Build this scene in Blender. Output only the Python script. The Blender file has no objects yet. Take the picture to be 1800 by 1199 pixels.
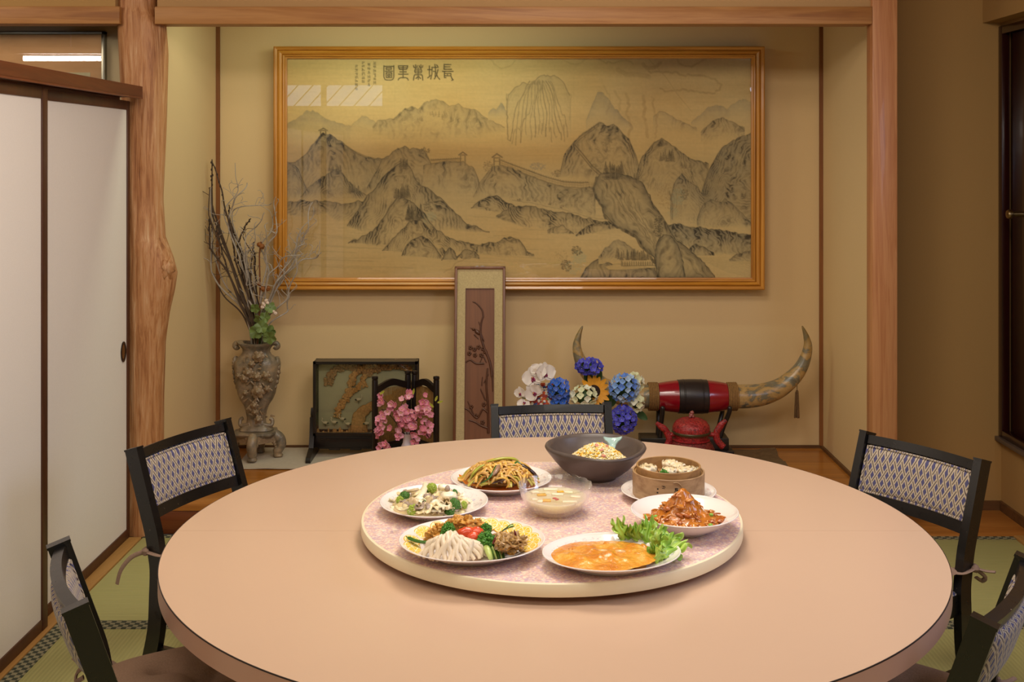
import bpy, bmesh, math, random
import numpy as np
from mathutils import Vector, Matrix, noise as mnoise

random.seed(7)
rng = np.random.default_rng(7)
S = bpy.context.scene
COL = S.collection
PI = math.pi
F = 1973.0          # focal length in pixels of the 1800 px wide frame
EYE = 1.53          # eye height above the tatami

# ------------------------------------------------------------------ camera, world, lights, exposure
cam_d = bpy.data.cameras.new('camera')
cam = bpy.data.objects.new('camera', cam_d)
COL.objects.link(cam)
cam.location = (0, 0, EYE)
cam.rotation_euler = (PI / 2, 0, 0)
cam_d.sensor_width = 36
cam_d.lens = F / 1800 * 36
cam_d.shift_x = -13 / 1800
cam_d.shift_y = -324.5 / 1800
cam_d.clip_start = 0.05
S.camera = cam

W = bpy.data.worlds.new('world')
S.world = W
W.use_nodes = True
W.node_tree.nodes['Background'].inputs[0].default_value = (0.62, 0.76, 1.0, 1)
W.node_tree.nodes['Background'].inputs[1].default_value = 2.2

def area(name, loc, target, size, size_y, power, col):
    d = bpy.data.lights.new(name, 'AREA')
    d.shape = 'RECTANGLE'; d.size = size; d.size_y = size_y
    d.energy = power; d.color = col
    o = bpy.data.objects.new(name, d)
    COL.objects.link(o)
    o.location = loc
    o.rotation_euler = (Vector(target) - Vector(loc)).to_track_quat('-Z', 'Y').to_euler()
    return o

area('ceiling_lamp_light', (0.15, 3.0, 2.50), (0.15, 3.0, 0), 0.6, 0.6, 22, (1.0, 0.91, 0.79))
area('front_fill_light', (-0.1, 2.0, 2.50), (-0.1, 4.6, 0.1), 2.4, 0.36, 42, (1.0, 0.91, 0.80))  # added fill aimed at the alcove to lift walls and chairs
area('rear_fill_light', (-0.1, -0.1, 2.585), (-0.1, -0.1, 0), 2.6, 0.8, 30, (1.0, 0.92, 0.82))  # added overhead fill that brightens the turntable's front rim
area('side_daylight', (2.04, 2.15, 1.6), (-1.2, 2.5, 0.8), 1.1, 1.0, 24, (0.56, 0.70, 1.0))
area('alcove_tube_light', (-0.55, 4.67, 2.22), (-0.55, 5.1, 1.2), 1.3, 0.05, 7.0, (0.88, 1.0, 0.72))

vs = S.view_settings
vs.view_transform = 'Standard'
vs.look = 'None'
vs.gamma = 1
vs.use_curve_mapping = False
vs.exposure = 0.0
S.cycles.transparent_max_bounces = 32

# ------------------------------------------------------------------ helpers
def P(x, y, Y):
    """photograph pixel at depth Y -> world point"""
    return Vector(((x - 913) * Y / F, Y, EYE - (y - 275) * Y / F))

def G(x, y, z):
    """photograph pixel on the horizontal plane z -> world point"""
    Y = F * (EYE - z) / (y - 275)
    return Vector(((x - 913) * Y / F, Y, z))

def lin(c):
    if isinstance(c, str):
        c = [int(c[i:i + 2], 16) for i in (0, 2, 4)]
    return tuple(((v / 255) / 12.92 if v / 255 <= 0.04045 else ((v / 255 + 0.055) / 1.055) ** 2.4) for v in c)

def rgba(c):
    return (*lin(c), 1.0)

class NT:
    def __init__(s, name):
        s.m = bpy.data.materials.new(name)
        s.m.use_nodes = True
        s.t = s.m.node_tree
        s.b = s.t.nodes['Principled BSDF']
        s.out = s.t.nodes['Material Output']
    def n(s, typ, ins=None, **props):
        nd = s.t.nodes.new('ShaderNode' + typ)
        for k, v in props.items():
            setattr(nd, k, v)
        for k, v in (ins or {}).items():
            s.set(nd.inputs[k], v)
        return nd
    def set(s, sock, v):
        if isinstance(v, bpy.types.NodeSocket):
            s.t.links.new(v, sock)
        elif isinstance(v, bpy.types.Node):
            s.t.links.new(v.outputs[0], sock)
        else:
            sock.default_value = v
    def math(s, op, a, b=0.0, c=None):
        nd = s.n('Math', operation=op)
        s.set(nd.inputs[0], a); s.set(nd.inputs[1], b)
        if c is not None: s.set(nd.inputs[2], c)
        return nd.outputs[0]
    def mix(s, fac, a, b, mode='MIX'):
        nd = s.n('Mix', data_type='RGBA', blend_type=mode)
        s.set(nd.inputs[0], fac)
        s.set(nd.inputs[6], a if not isinstance(a, str) else rgba(a))
        s.set(nd.inputs[7], b if not isinstance(b, str) else rgba(b))
        return nd.outputs[2]
    def ramp(s, fac, stops, interp='LINEAR'):
        nd = s.n('ValToRGB')
        nd.color_ramp.interpolation = interp
        el = nd.color_ramp.elements
        while len(el) < len(stops): el.new(0.5)
        for e, (p, c) in zip(el, stops):
            e.position = p
            e.color = rgba(c) if isinstance(c, (str, tuple)) and not (isinstance(c, tuple) and len(c) == 4) else c
        s.set(nd.inputs[0], fac)
        return nd.outputs[0]
    def coords(s, scale=(1, 1, 1), rot=(0, 0, 0), kind='Object'):
        tc = s.n('TexCoord')
        mp = s.n('Mapping', {'Vector': tc.outputs[kind], 'Scale': scale, 'Rotation': rot})
        return mp.outputs[0]
    def noise(s, vec, scale=5, detail=4, rough=0.5, dist=0.0):
        nd = s.n('TexNoise', {'Vector': vec, 'Scale': scale, 'Detail': detail, 'Roughness': rough, 'Distortion': dist})
        return nd.outputs[0]
    def bump(s, h, strength=0.2, dist=0.002):
        nd = s.n('Bump', {'Height': h, 'Strength': strength, 'Distance': dist})
        s.set(s.b.inputs['Normal'], nd.outputs[0])
    def base(s, c, rough=0.5, metal=0.0, spec=0.5, coat=0.0):
        s.set(s.b.inputs['Base Color'], rgba(c) if isinstance(c, str) else c)
        s.set(s.b.inputs['Roughness'], rough)
        s.b.inputs['Metallic'].default_value = metal
        s.b.inputs['Specular IOR Level'].default_value = spec
        s.b.inputs['Coat Weight'].default_value = coat
        return s.m

def plain(name, c, rough=0.5, metal=0.0, var=0.08, scale=30, bump=0.0, spec=0.5, coat=0.0, sss=0.0, rnd=0.0):
    t = NT(name)
    v = t.coords()
    nz = t.noise(v, scale, 3)
    d = tuple(x * (1 - var * 2) for x in lin(c)) + (1,)
    l = tuple(min(1, x * (1 + var * 1.4)) for x in lin(c)) + (1,)
    col = t.mix(nz, d, l)
    if rnd:
        oi = t.n('ObjectInfo')
        f = t.math('MULTIPLY_ADD', oi.outputs['Random'], rnd * 2, 1 - rnd)
        hsv = t.n('HueSaturation', {'Value': f, 'Color': col})
        col = hsv.outputs[0]
    t.base(col, rough, metal, spec, coat)
    if sss:
        t.b.inputs['Subsurface Weight'].default_value = sss
        t.b.inputs['Subsurface Scale'].default_value = 0.01
    if bump:
        t.bump(nz, bump, 0.003)
    return t.m

def wood(name, stops, axis='x', freq=6.0, fine=60, rough=0.45, coat=0.0, dist=1.2, bump=0.08, off=0.0):
    """grain stretched along one axis"""
    t = NT(name)
    k = 0.06
    sc = {'x': (k, 1, 1), 'y': (1, k, 1), 'z': (1, 1, k)}[axis]
    v = t.coords(sc)
    a = t.noise(v, freq, 5, 0.6, dist)
    b = t.noise(v, fine, 3, 0.6, 0.3)
    f = t.math('ADD', t.math('MULTIPLY', a, 0.72), t.math('MULTIPLY', b, 0.3))
    w = t.math('FRACT', t.math('MULTIPLY', a, 9.0 + off))
    w = t.math('ABSOLUTE', t.math('SUBTRACT', w, 0.5))
    f = t.math('ADD', f, t.math('MULTIPLY', t.math('SUBTRACT', w, 0.25), 0.25))
    col = t.ramp(f, stops)
    t.base(col, rough, 0, 0.45, coat)
    if bump: t.bump(b, bump, 0.001)
    return t.m

class MB:
    """collects shapes into one mesh"""
    def __init__(s):
        s.v = []; s.f = []; s.c = []; s.mi = []
        s.col = None; s.mat = 0
    def add(s, vs_, fs):
        o = len(s.v)
        s.v.extend([tuple(p) for p in vs_])
        s.f.extend([tuple(i + o for i in f) for f in fs])
        s.mi.extend([s.mat] * len(fs))
        s.c.extend([s.col or (1, 1, 1)] * len(vs_))
        return s
    def box(s, lo, hi, M=None):
        x0, y0, z0 = lo; x1, y1, z1 = hi
        v = [(x0, y0, z0), (x1, y0, z0), (x1, y1, z0), (x0, y1, z0), (x0, y0, z1), (x1, y0, z1), (x1, y1, z1), (x0, y1, z1)]
        if M is not None: v = [M @ Vector(p) for p in v]
        return s.add(v, [(0, 3, 2, 1), (4, 5, 6, 7), (0, 1, 5, 4), (1, 2, 6, 5), (2, 3, 7, 6), (3, 0, 4, 7)])
    def rbox(s, lo, hi, bev=0.003, seg=2, M=None):
        bm = bmesh.new()
        bmesh.ops.create_cube(bm, size=1)
        for v in bm.verts:
            v.co = Vector([lo[i] + (v.co[i] + 0.5) * (hi[i] - lo[i]) for i in range(3)])
        bmesh.ops.bevel(bm, geom=list(bm.edges), offset=bev, segments=seg, affect='EDGES', profile=0.5)
        bm.verts.index_update()
        vv = [v.co.copy() for v in bm.verts]
        if M is not None: vv = [M @ p for p in vv]
        ff = [[q.index for q in f.verts] for f in bm.faces]
        bm.free()
        return s.add(vv, ff)
    def lathe(s, prof, n=48, sx=1, sy=1, M=None, mod=None, closed=False):
        v = []; f = []
        m = len(prof)
        for j in range(n):
            a = 2 * PI * j / n
            for i, (r, z) in enumerate(prof):
                rr, zz = (r, z) if mod is None else mod(r, z, a, i)
                v.append(Vector((rr * math.cos(a) * sx, rr * math.sin(a) * sy, zz)))
        for j in range(n):
            k = (j + 1) % n
            for i in range(m - 1):
                f.append((j * m + i, k * m + i, k * m + i + 1, j * m + i + 1))
            if closed:
                f.append((j * m + m - 1, k * m + m - 1, k * m, j * m))
        if not closed:
            if prof[0][0] > 1e-6: f.append(tuple(j * m for j in range(n))[::-1])
            if prof[-1][0] > 1e-6: f.append(tuple(j * m + m - 1 for j in range(n)))
        if M is not None: v = [M @ p for p in v]
        return s.add(v, f)
    def tube(s, path, rad, n=8, flat=1.0, up=None, cap=True):
        path = [Vector(p) for p in path]
        m = len(path)
        if not hasattr(rad, '__len__'): rad = [rad] * m
        T = []
        for i in range(m):
            a = path[max(0, i - 1)]; b = path[min(m - 1, i + 1)]
            t = (b - a)
            T.append(t.normalized() if t.length > 1e-9 else Vector((0, 0, 1)))
        u = Vector(up) if up is not None else (Vector((0, 0, 1)) if abs(T[0].z) < 0.9 else Vector((1, 0, 0)))
        v = []
        N = (u - T[0] * u.dot(T[0])).normalized()
        for i in range(m):
            if up is not None: N = u
            N = (N - T[i] * N.dot(T[i]))
            N = N.normalized() if N.length > 1e-6 else Vector((1, 0, 0))
            B = T[i].cross(N)
            for j in range(n):
                a = 2 * PI * j / n
                v.append(path[i] + N * (math.cos(a) * rad[i] * flat) + B * (math.sin(a) * rad[i]))
        f = []
        for i in range(m - 1):
            for j in range(n):
                k = (j + 1) % n
                f.append((i * n + j, i * n + k, (i + 1) * n + k, (i + 1) * n + j))
        if cap:
            f.append(tuple(range(n))[::-1]); f.append(tuple((m - 1) * n + j for j in range(n)))
        return s.add(v, f)
    def bar(s, path, w, h, up=(0, 0, 1)):
        """rectangular section swept along a path; w across, h along up"""
        path = [Vector(p) for p in path]; m = len(path); U = Vector(up); v = []
        for i in range(m):
            t = (path[min(m - 1, i + 1)] - path[max(0, i - 1)]).normalized()
            N = (U - t * U.dot(t)).normalized(); B = t.cross(N)
            ww = w[i] if hasattr(w, '__len__') else w
            hh = h[i] if hasattr(h, '__len__') else h
            for a, b in ((-1, -1), (1, -1), (1, 1), (-1, 1)):
                v.append(path[i] + B * (a * ww / 2) + N * (b * hh / 2))
        f = [(3, 2, 1, 0), tuple((m - 1) * 4 + j for j in range(4))]
        for i in range(m - 1):
            for j in range(4):
                k = (j + 1) % 4
                f.append((i * 4 + j, i * 4 + k, (i + 1) * 4 + k, (i + 1) * 4 + j))
        return s.add(v, f)
    def blob(s, c, r, nu=14, nv=10, amp=0.0, freq=8.0, seed=0.0, M=None):
        c = Vector(c)
        if not hasattr(r, '__len__'): r = (r, r, r)
        v = []; f = []
        for i in range(nv + 1):
            th = PI * i / nv
            for j in range(nu):
                ph = 2 * PI * j / nu
                d = Vector((math.sin(th) * math.cos(ph), math.sin(th) * math.sin(ph), math.cos(th)))
                k = 1.0
                if amp:
                    k += amp * mnoise.noise(d * freq * 0.25 + Vector((seed * 7.3, seed * 3.1, seed)))
                    k += amp * 0.5 * mnoise.noise(d * freq * 0.6 + Vector((seed, seed * 5.1, -seed)))
                p = Vector((d.x * r[0] * k, d.y * r[1] * k, d.z * r[2] * k))
                if M is not None: p = M @ p
                v.append(c + p)
        for i in range(nv):
            for j in range(nu):
                k = (j + 1) % nu
                f.append((i * nu + j, (i + 1) * nu + j, (i + 1) * nu + k, i * nu + k))
        return s.add(v, f)
    def grid(s, fn, nu, nv, closed_u=False):
        v = [fn(i / (nu - (0 if closed_u else 1)), j / (nv - 1)) for j in range(nv) for i in range(nu)]
        f = []
        for j in range(nv - 1):
            for i in range(nu if closed_u else nu - 1):
                k = (i + 1) % nu
                f.append((j * nu + i, j * nu + k, (j + 1) * nu + k, (j + 1) * nu + i))
        return s.add(v, f)
    def slab(s, fn, th, nu, nv):
        """a grid given thickness th along local normal approx (closed shell)"""
        top = [[Vector(fn(i / (nu - 1), j / (nv - 1))) for i in range(nu)] for j in range(nv)]
        nor = [[None] * nu for _ in range(nv)]
        for j in range(nv):
            for i in range(nu):
                du = top[j][min(nu - 1, i + 1)] - top[j][max(0, i - 1)]
                dv = top[min(nv - 1, j + 1)][i] - top[max(0, j - 1)][i]
                n_ = du.cross(dv)
                nor[j][i] = n_.normalized() if n_.length > 1e-12 else Vector((0, 0, 1))
        v = [top[j][i] + nor[j][i] * (th / 2) for j in range(nv) for i in range(nu)]
        v += [top[j][i] - nor[j][i] * (th / 2) for j in range(nv) for i in range(nu)]
        o = nu * nv; f = []
        for j in range(nv - 1):
            for i in range(nu - 1):
                a = j * nu + i
                f.append((a, a + 1, a + nu + 1, a + nu))
                f.append((o + a, o + a + nu, o + a + nu + 1, o + a + 1))
        for i in range(nu - 1):
            f.append((i + 1, i, o + i, o + i + 1))
            a = (nv - 1) * nu + i
            f.append((a, a + 1, o + a + 1, o + a))
        for j in range(nv - 1):
            a = j * nu
            f.append((a, a + nu, o + a + nu, o + a))
            a = j * nu + nu - 1
            f.append((a + nu, a, o + a, o + a + nu))
        return s.add(v, f)
    def prism(s, pts, y0, y1, M=None):
        """outline in x,z extruded along y"""
        n = len(pts)
        v = [Vector((x, y0, z)) for x, z in pts] + [Vector((x, y1, z)) for x, z in pts]
        if M is not None: v = [M @ p for p in v]
        f = [tuple(range(n)), tuple(range(2 * n - 1, n - 1, -1))]
        for i in range(n):
            k = (i + 1) % n
            f.append((k, i, n + i, n + k))
        return s.add(v, f)
    def mesh(s, name, mats, smooth=True, angle=40):
        me = bpy.data.meshes.new(name)
        me.from_pydata(s.v, [], s.f)
        if not isinstance(mats, (list, tuple)): mats = [mats]
        for m in mats: me.materials.append(m)
        if len(mats) > 1: me.polygons.foreach_set('material_index', s.mi)
        if any(c != (1, 1, 1) for c in s.c):
            at = me.color_attributes.new('Col', 'FLOAT_COLOR', 'POINT')
            arr = np.ones((len(s.v), 4), dtype=np.float32)
            arr[:, :3] = np.array(s.c, dtype=np.float32)
            at.data.foreach_set('color', arr.ravel())
        bm = bmesh.new(); bm.from_mesh(me)
        bmesh.ops.recalc_face_normals(bm, faces=bm.faces)
        if smooth:
            for e in bm.edges:
                if len(e.link_faces) == 2 and e.calc_face_angle(0) > math.radians(angle): e.smooth = False
            for f in bm.faces: f.smooth = True
        bm.to_mesh(me); bm.free()
        me.update()
        return me
    def build(s, name, mats, parent=None, smooth=True, angle=40, loc=None, rot=None):
        return put(name, s.mesh(name, mats, smooth, angle), parent, loc, rot)

def put(name, me, parent=None, loc=None, rot=None, scale=None):
    o = bpy.data.objects.new(name, me)
    COL.objects.link(o)
    if parent is not None: o.parent = parent
    if loc is not None: o.location = loc
    if rot is not None: o.rotation_euler = rot
    if scale is not None: o.scale = scale if hasattr(scale, '__len__') else (scale,) * 3
    return o

def tag(o, label, cat, group=None, kind=None):
    o['label'] = label; o['category'] = cat
    if group: o['group'] = group
    if kind: o['kind'] = kind
    return o

def thing(name, label, cat, loc=(0, 0, 0), rz=0.0, group=None, rot=None):
    o = bpy.data.objects.new(name, None)
    o.empty_display_size = 0.05
    COL.objects.link(o)
    o.location = loc
    o.rotation_euler = rot if rot is not None else (0, 0, rz)
    return tag(o, label, cat, group)

def struct(o, label=None):
    o['kind'] = 'structure'
    if label: o['label'] = label
    return o

def dup(o, loc=None, rot=None, parent=None, label=None):
    kids = [k for k in ALLKIDS(o)]
    c = o.copy(); COL.objects.link(c)
    if parent is not None: c.parent = parent
    if loc is not None: c.location = loc
    if rot is not None: c.rotation_euler = rot
    if label: c['label'] = label
    for k in kids: dup(k, parent=c)
    return c

def ALLKIDS(o):
    return [k for k in bpy.data.objects if k.parent == o]

def spline(pts, n=8):
    """Catmull-Rom through pts"""
    pts = [Vector(p) for p in pts]
    out = []
    for i in range(len(pts) - 1):
        p0 = pts[max(0, i - 1)]; p1 = pts[i]; p2 = pts[i + 1]; p3 = pts[min(len(pts) - 1, i + 2)]
        for k in range(n):
            t = k / n
            out.append(0.5 * ((2 * p1) + (p2 - p0) * t + (2 * p0 - 5 * p1 + 4 * p2 - p3) * t * t + (-p0 + 3 * p1 - 3 * p2 + p3) * t ** 3))
    out.append(pts[-1])
    return out

U = random.uniform
# ------------------------------------------------------------------ materials
M_wall = None
def wall_mat(name, c, var=0.03):
    t = NT(name)
    v = t.coords()
    big = t.noise(v, 1.3, 3)
    fine = t.noise(v, 260, 2)
    col = t.mix(big, tuple(x * (1 - var) for x in lin(c)) + (1,), tuple(x * (1 + var) for x in lin(c)) + (1,))
    col = t.mix(t.math('MULTIPLY', fine, 0.10), col, '6a5530')
    t.base(col, 0.85, 0, 0.2)
    t.bump(fine, 0.06, 0.001)
    return t.m
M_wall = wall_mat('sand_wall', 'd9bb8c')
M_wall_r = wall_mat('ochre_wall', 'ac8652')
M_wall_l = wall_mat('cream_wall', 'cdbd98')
M_ceil = wall_mat('ceiling_board', 'c9b48c')
M_lintel = wood('lintel_wood', [(0.25, '7e4c24'), (0.45, '9c6734'), (0.62, 'b07c44'), (0.8, '8a5729')], 'x', 5, 50, 0.5)
M_post = wood('post_wood', [(0.25, '925a35'), (0.45, 'b07449'), (0.62, 'c08759'), (0.8, '99633d')], 'z', 6, 70, 0.42, coat=0.1)
M_thin = wood('corner_strip_wood', [(0.3, '6b3d1e'), (0.6, '8a5529'), (0.8, '5f361b')], 'z', 6, 60, 0.5)
M_kamoi = wood('dark_rail_wood', [(0.3, '5a2c16'), (0.55, '7a4022'), (0.8, '4b2412')], 'y', 5, 60, 0.45)
M_dframe = wood('door_frame_wood', [(0.3, '402214'), (0.6, '56301d'), (0.8, '35190e')], 'z', 5, 60, 0.4)
M_sill = wood('sill_wood', [(0.25, '8c5d2c'), (0.5, 'b98a4c'), (0.75, 'a6743a'), (0.9, '7d4f25')], 'y', 6, 60, 0.55)
M_tokof = wood('alcove_board_wood', [(0.2, '6d3c12'), (0.45, '9c5f22'), (0.65, 'b4752e'), (0.85, '8a5320')], 'x', 4.0, 40, 0.28, coat=0.15, dist=2.0)
M_kamachi = wood('dark_step_wood', [(0.2, '341509'), (0.45, '6a3518'), (0.65, '7d4522'), (0.85, '2e140a')], 'x', 7, 50, 0.35, dist=1.5)
M_step = wood('light_step_wood', [(0.2, '8a5220'), (0.45, 'a96a2c'), (0.7, 'b97c3a'), (0.85, '8c5423')], 'x', 5, 40, 0.4)
M_base = wood('baseboard_wood', [(0.3, '4c3018'), (0.6, '6b4726'), (0.8, '44290f')], 'x', 6, 60, 0.55)

def log_mat():
    t = NT('log_bark_wood')
    v = t.coords((1, 1, 0.07))
    a = t.noise(v, 26, 6, 0.68, 1.2)
    b = t.noise(v, 80, 4, 0.6, 0.8)
    big = t.noise(t.coords((1, 1, 0.5)), 4, 3)
    f = t.math('ADD', t.math('MULTIPLY', a, 0.6), t.math('MULTIPLY', b, 0.45))
    col = t.ramp(f, [(0.30, '6b3f22'), (0.42, '9a6238'), (0.52, 'bd8555'), (0.62, 'cf9f72'), (0.74, 'edcda4')])
    col = t.mix(t.math('MULTIPLY', big, 0.35), col, '9a6238')
    t.base(col, 0.5, 0, 0.4)
    t.bump(f, 0.8, 0.010)
    return t.m
M_log = log_mat()

def fusuma_mat():
    t = NT('paper_door_paper')
    v = t.coords((1, 40, 40))
    a = t.noise(v, 6, 3)
    col = t.mix(a, 'e6ddd4', 'eee6de')
    t.base(col, 0.9, 0, 0.15)
    return t.m
M_fus = fusuma_mat()

def tatami(name, axis):
    t = NT(name)
    tc = t.n('TexCoord')
    sp = t.n('SeparateXYZ', {'Vector': tc.outputs['Object']})
    u = sp.outputs[0] if axis == 'x' else sp.outputs[1]
    w = sp.outputs[1] if axis == 'x' else sp.outputs[0]
    s1 = t.math('SINE', t.math('MULTIPLY', w, 2 * PI / 0.013))
    nz = t.noise(t.coords((8, 300, 1) if axis == 'x' else (300, 8, 1)), 1, 3)
    big = t.noise(t.coords(), 2.2, 3)
    col = t.mix(nz, 'a19d62', 'c4bc82')
    col = t.mix(t.math('MULTIPLY', big, 0.5), col, 'b4b470')
    f = t.math('MULTIPLY', t.math('ADD', s1, 1.0), 0.085)
    col = t.mix(f, col, '6f6a3a')
    t.base(col, 0.62, 0, 0.4)
    t.bump(s1, 0.25, 0.0015)
    return t.m
M_tat_h = tatami('tatami_rush_far', 'x')
M_tat_v = tatami('tatami_rush_near', 'y')

def border_mat():
    t = NT('tatami_hem_cloth')
    v = t.coords()
    ch = t.n('TexChecker', {'Vector': v, 'Scale': 62.0, 'Color1': rgba('3e4238'), 'Color2': rgba('9a9274')})
    nz = t.noise(v, 300, 2)
    t.base(t.mix(t.math('MULTIPLY', nz, 0.3), ch.outputs[0], '5d5c48'), 0.8, 0, 0.2)
    return t.m
M_hem = border_mat()

M_black = None
def black_lacquer():
    t = NT('black_chair_lacquer')
    v = t.coords()
    nz = t.noise(v, 35, 4, 0.7)
    edge = t.n('NewGeometry')
    fine = t.noise(t.coords((1, 1, 0.4)), 130, 3, 0.7)
    worn = t.math('MULTIPLY', t.math('GREATER_THAN', fine, 0.70), t.math('GREATER_THAN', nz, 0.56))
    col = t.mix(worn, '12100f', '8a7660')
    t.base(col, t.math('MULTIPLY_ADD', nz, 0.2, 0.2), 0, 0.5, 0.15)
    return t.m
M_black = black_lacquer()
M_black2 = plain('black_stand_wood', '1a1210', 0.32, var=0.2, scale=40)

def fabric(name='diamond_weave_fabric'):
    t = NT(name)
    tc = t.n('TexCoord')
    sp = t.n('SeparateXYZ', {'Vector': tc.outputs['Object']})
    wob = t.math('MULTIPLY', t.math('SUBTRACT', t.noise(t.coords(), 14, 1), 0.5), 0.05)
    u = t.math('ADD', t.math('MULTIPLY', sp.outputs[0], 1 / 0.0232), wob)
    # on the seat (flat) the second coordinate is y, on the back it is z: use their sum
    w = t.math('MULTIPLY', t.math('ADD', sp.outputs[2], sp.outputs[1]), 1 / 0.030)
    a = t.math('ADD', u, w); b = t.math('SUBTRACT', u, w)
    def band(q):
        fr = t.math('FRACT', q)
        d = t.math('ABSOLUTE', t.math('SUBTRACT', fr, 0.5))     # 0 at band centre
        inside = t.math('LESS_THAN', d, 0.235)
        mid = t.math('LESS_THAN', d, 0.07)
        return inside, mid
    ia, ma = band(a); ib, mb = band(b)
    cell = t.math('ADD', t.math('FLOOR', t.math('MULTIPLY', t.math('ADD', a, 0.0), 1.0)), t.math('FLOOR', b))
    par = t.math('GREATER_THAN', t.math('ABSOLUTE', t.math('MODULO', cell, 2.0)), 0.5)
    cream = 'b9a992'; brown = '5e504b'; blue = '4f4a6c'
    ca = t.mix(ma, cream, brown); cb = t.mix(mb, cream, brown)
    base = t.mix(t.noise(t.coords(), 400, 1), '454364', '57547c')
    # a over b
    c1 = t.mix(ia, t.mix(ib, base, cb), ca)
    c2 = t.mix(ib, t.mix(ia, base, ca), cb)
    col = t.mix(par, c1, c2)
    t.base(col, 0.75, 0, 0.25)
    h = t.math('MAXIMUM', ia, ib)
    t.bump(h, 0.25, 0.001)
    t.b.inputs['Sheen Weight'].default_value = 0.15
    return t.m
M_fab = fabric()
M_cush = plain('brown_cushion_felt', '9c7e68', 0.95, var=0.12, scale=250, bump=0.3, spec=0.1)
M_tie = plain('taupe_cushion_tie', '8d7464', 0.95, var=0.1, scale=200, bump=0.2, spec=0.1)
M_top = plain('pink_beige_laminate', 'd0af94', 0.22, var=0.012, scale=3, spec=0.5)
M_edge = plain('dusty_pink_edge_band', 'c79a84', 0.3, var=0.02, scale=3)
M_dark = plain('dark_seam', '2b1c18', 0.5)
M_steel = plain('brushed_steel', '8f8a84', 0.3, 1.0, scale=80)
M_brass = plain('satin_brass', 'a08a64', 0.28, 1.0, scale=80)

def speckle():
    t = NT('speckled_turntable_laminate')
    v = t.coords()
    vo = t.n('TexVoronoi', {'Vector': v, 'Scale': 240.0})
    vo2 = t.n('TexVoronoi', {'Vector': v, 'Scale': 150.0})
    sp = t.n('SeparateColor', {'Color': vo.outputs['Color']})
    sp2 = t.n('SeparateColor', {'Color': vo2.outputs['Color']})
    c = t.ramp(sp.outputs[0], [(0.0, 'd8b2aa'), (0.25, 'f0d2bc'), (0.5, 'ccaebc'), (0.7, 'fbe8d0'), (0.85, 'd6a49e'), (0.95, 'fff4e0')], 'CONSTANT')
    c2 = t.ramp(sp2.outputs[1], [(0.0, 'e8c6ba'), (0.3, 'c9afc2'), (0.55, 'f6dec6'), (0.8, 'dfb6b2')], 'CONSTANT')
    t.base(t.mix(0.4, c, c2), 0.28, 0, 0.5)
    return t.m
M_speck = speckle()
M_cream_edge = plain('cream_edge_band', 'f0e3c2', 0.35, var=0.02)

def plate_mat(name, inner=0.62, outer=0.96, sx=1, sy=1, R=0.12):
    t = NT(name)
    tc = t.n('TexCoord')
    mp = t.n('Mapping', {'Vector': tc.outputs['Object'], 'Scale': (1 / (R * sx), 1 / (R * sy), 0.0)})
    ln = t.n('VectorMath', {0: mp.outputs[0]}, operation='LENGTH').outputs['Value']
    ring = t.math('MULTIPLY', t.math('GREATER_THAN', ln, inner + 0.06), t.math('LESS_THAN', ln, outer - 0.06))
    vo = t.n('TexVoronoi', {'Vector': mp.outputs[0], 'Scale': 6.5})
    spots = t.math('LESS_THAN', vo.outputs['Distance'], 0.27)
    keep = t.n('SeparateColor', {'Color': vo.outputs['Color']})
    hasb = t.math('GREATER_THAN', keep.outputs[0], 0.45)
    vine = t.noise(mp.outputs[0], 9, 2)
    vn = t.math('LESS_THAN', t.math('ABSOLUTE', t.math('SUBTRACT', vine, 0.5)), 0.018)
    white = 'f1e8e2'
    petal = t.mix(keep.outputs[1], 'e3bdb4', 'c2bfd6')
    m1 = t.math('MULTIPLY', t.math('MULTIPLY', spots, hasb), ring)
    col = t.mix(t.math('MULTIPLY', m1, 0.85), white, petal)
    col = t.mix(t.math('MULTIPLY', t.math('MULTIPLY', vn, ring), 0.5), col, 'b9b3ae')
    t.base(col, 0.12, 0, 0.5, 0.2)
    return t.m
M_white = plain('white_porcelain', 'f2e9e2', 0.12, var=0.01, coat=0.3)

def vcol(name, rough=0.5, spec=0.5, var=0.12, scale=60, bump=0.2, coat=0.0, sss=0.0):
    t = NT(name)
    at = t.n('Attribute', attribute_name='Col')
    nz = t.noise(t.coords(), scale, 4, 0.6)
    f = t.math('MULTIPLY_ADD', nz, var * 2, 1 - var)
    hs = t.n('HueSaturation', {'Value': f, 'Color': at.outputs['Color']})
    t.base(hs.outputs[0], rough, 0, spec, coat)
    if bump: t.bump(nz, bump, 0.002)
    if sss:
        t.b.inputs['Subsurface Weight'].default_value = sss
        t.b.inputs['Subsurface Scale'].default_value = 0.008
    return t.m

def glass_thin(name, tint='ffffff', base=0.04, edge=1.0, ior=1.45, rough=0.0):
    """pane glass: see-through with Fresnel reflections"""
    t = NT(name)
    tr = t.n('BsdfTransparent', {'Color': rgba(tint)})
    gl = t.n('BsdfGlossy', {'Color': (edge, edge, edge, 1), 'Roughness': rough})
    fr = t.n('Fresnel', {'IOR': ior})
    mx = t.n('MixShader', {0: fr.outputs[0], 1: tr.outputs[0], 2: gl.outputs[0]})
    t.t.links.new(mx.outputs[0], t.out.inputs[0])
    return t.m
M_glass = glass_thin('picture_glass', 'fbfbf6')
# ================================================================== THE SETTING
def sbox(name, lo, hi, mat, label=None, bev=0.0, parent=None):
    b = MB()
    c = Vector([(lo[i] + hi[i]) / 2 for i in range(3)])
    l = Vector(lo) - c; h = Vector(hi) - c
    if bev: b.rbox(l, h, bev)
    else: b.box(l, h)
    o = b.build(name, mat, parent, loc=c)
    if parent is None: struct(o, label)
    return o

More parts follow.
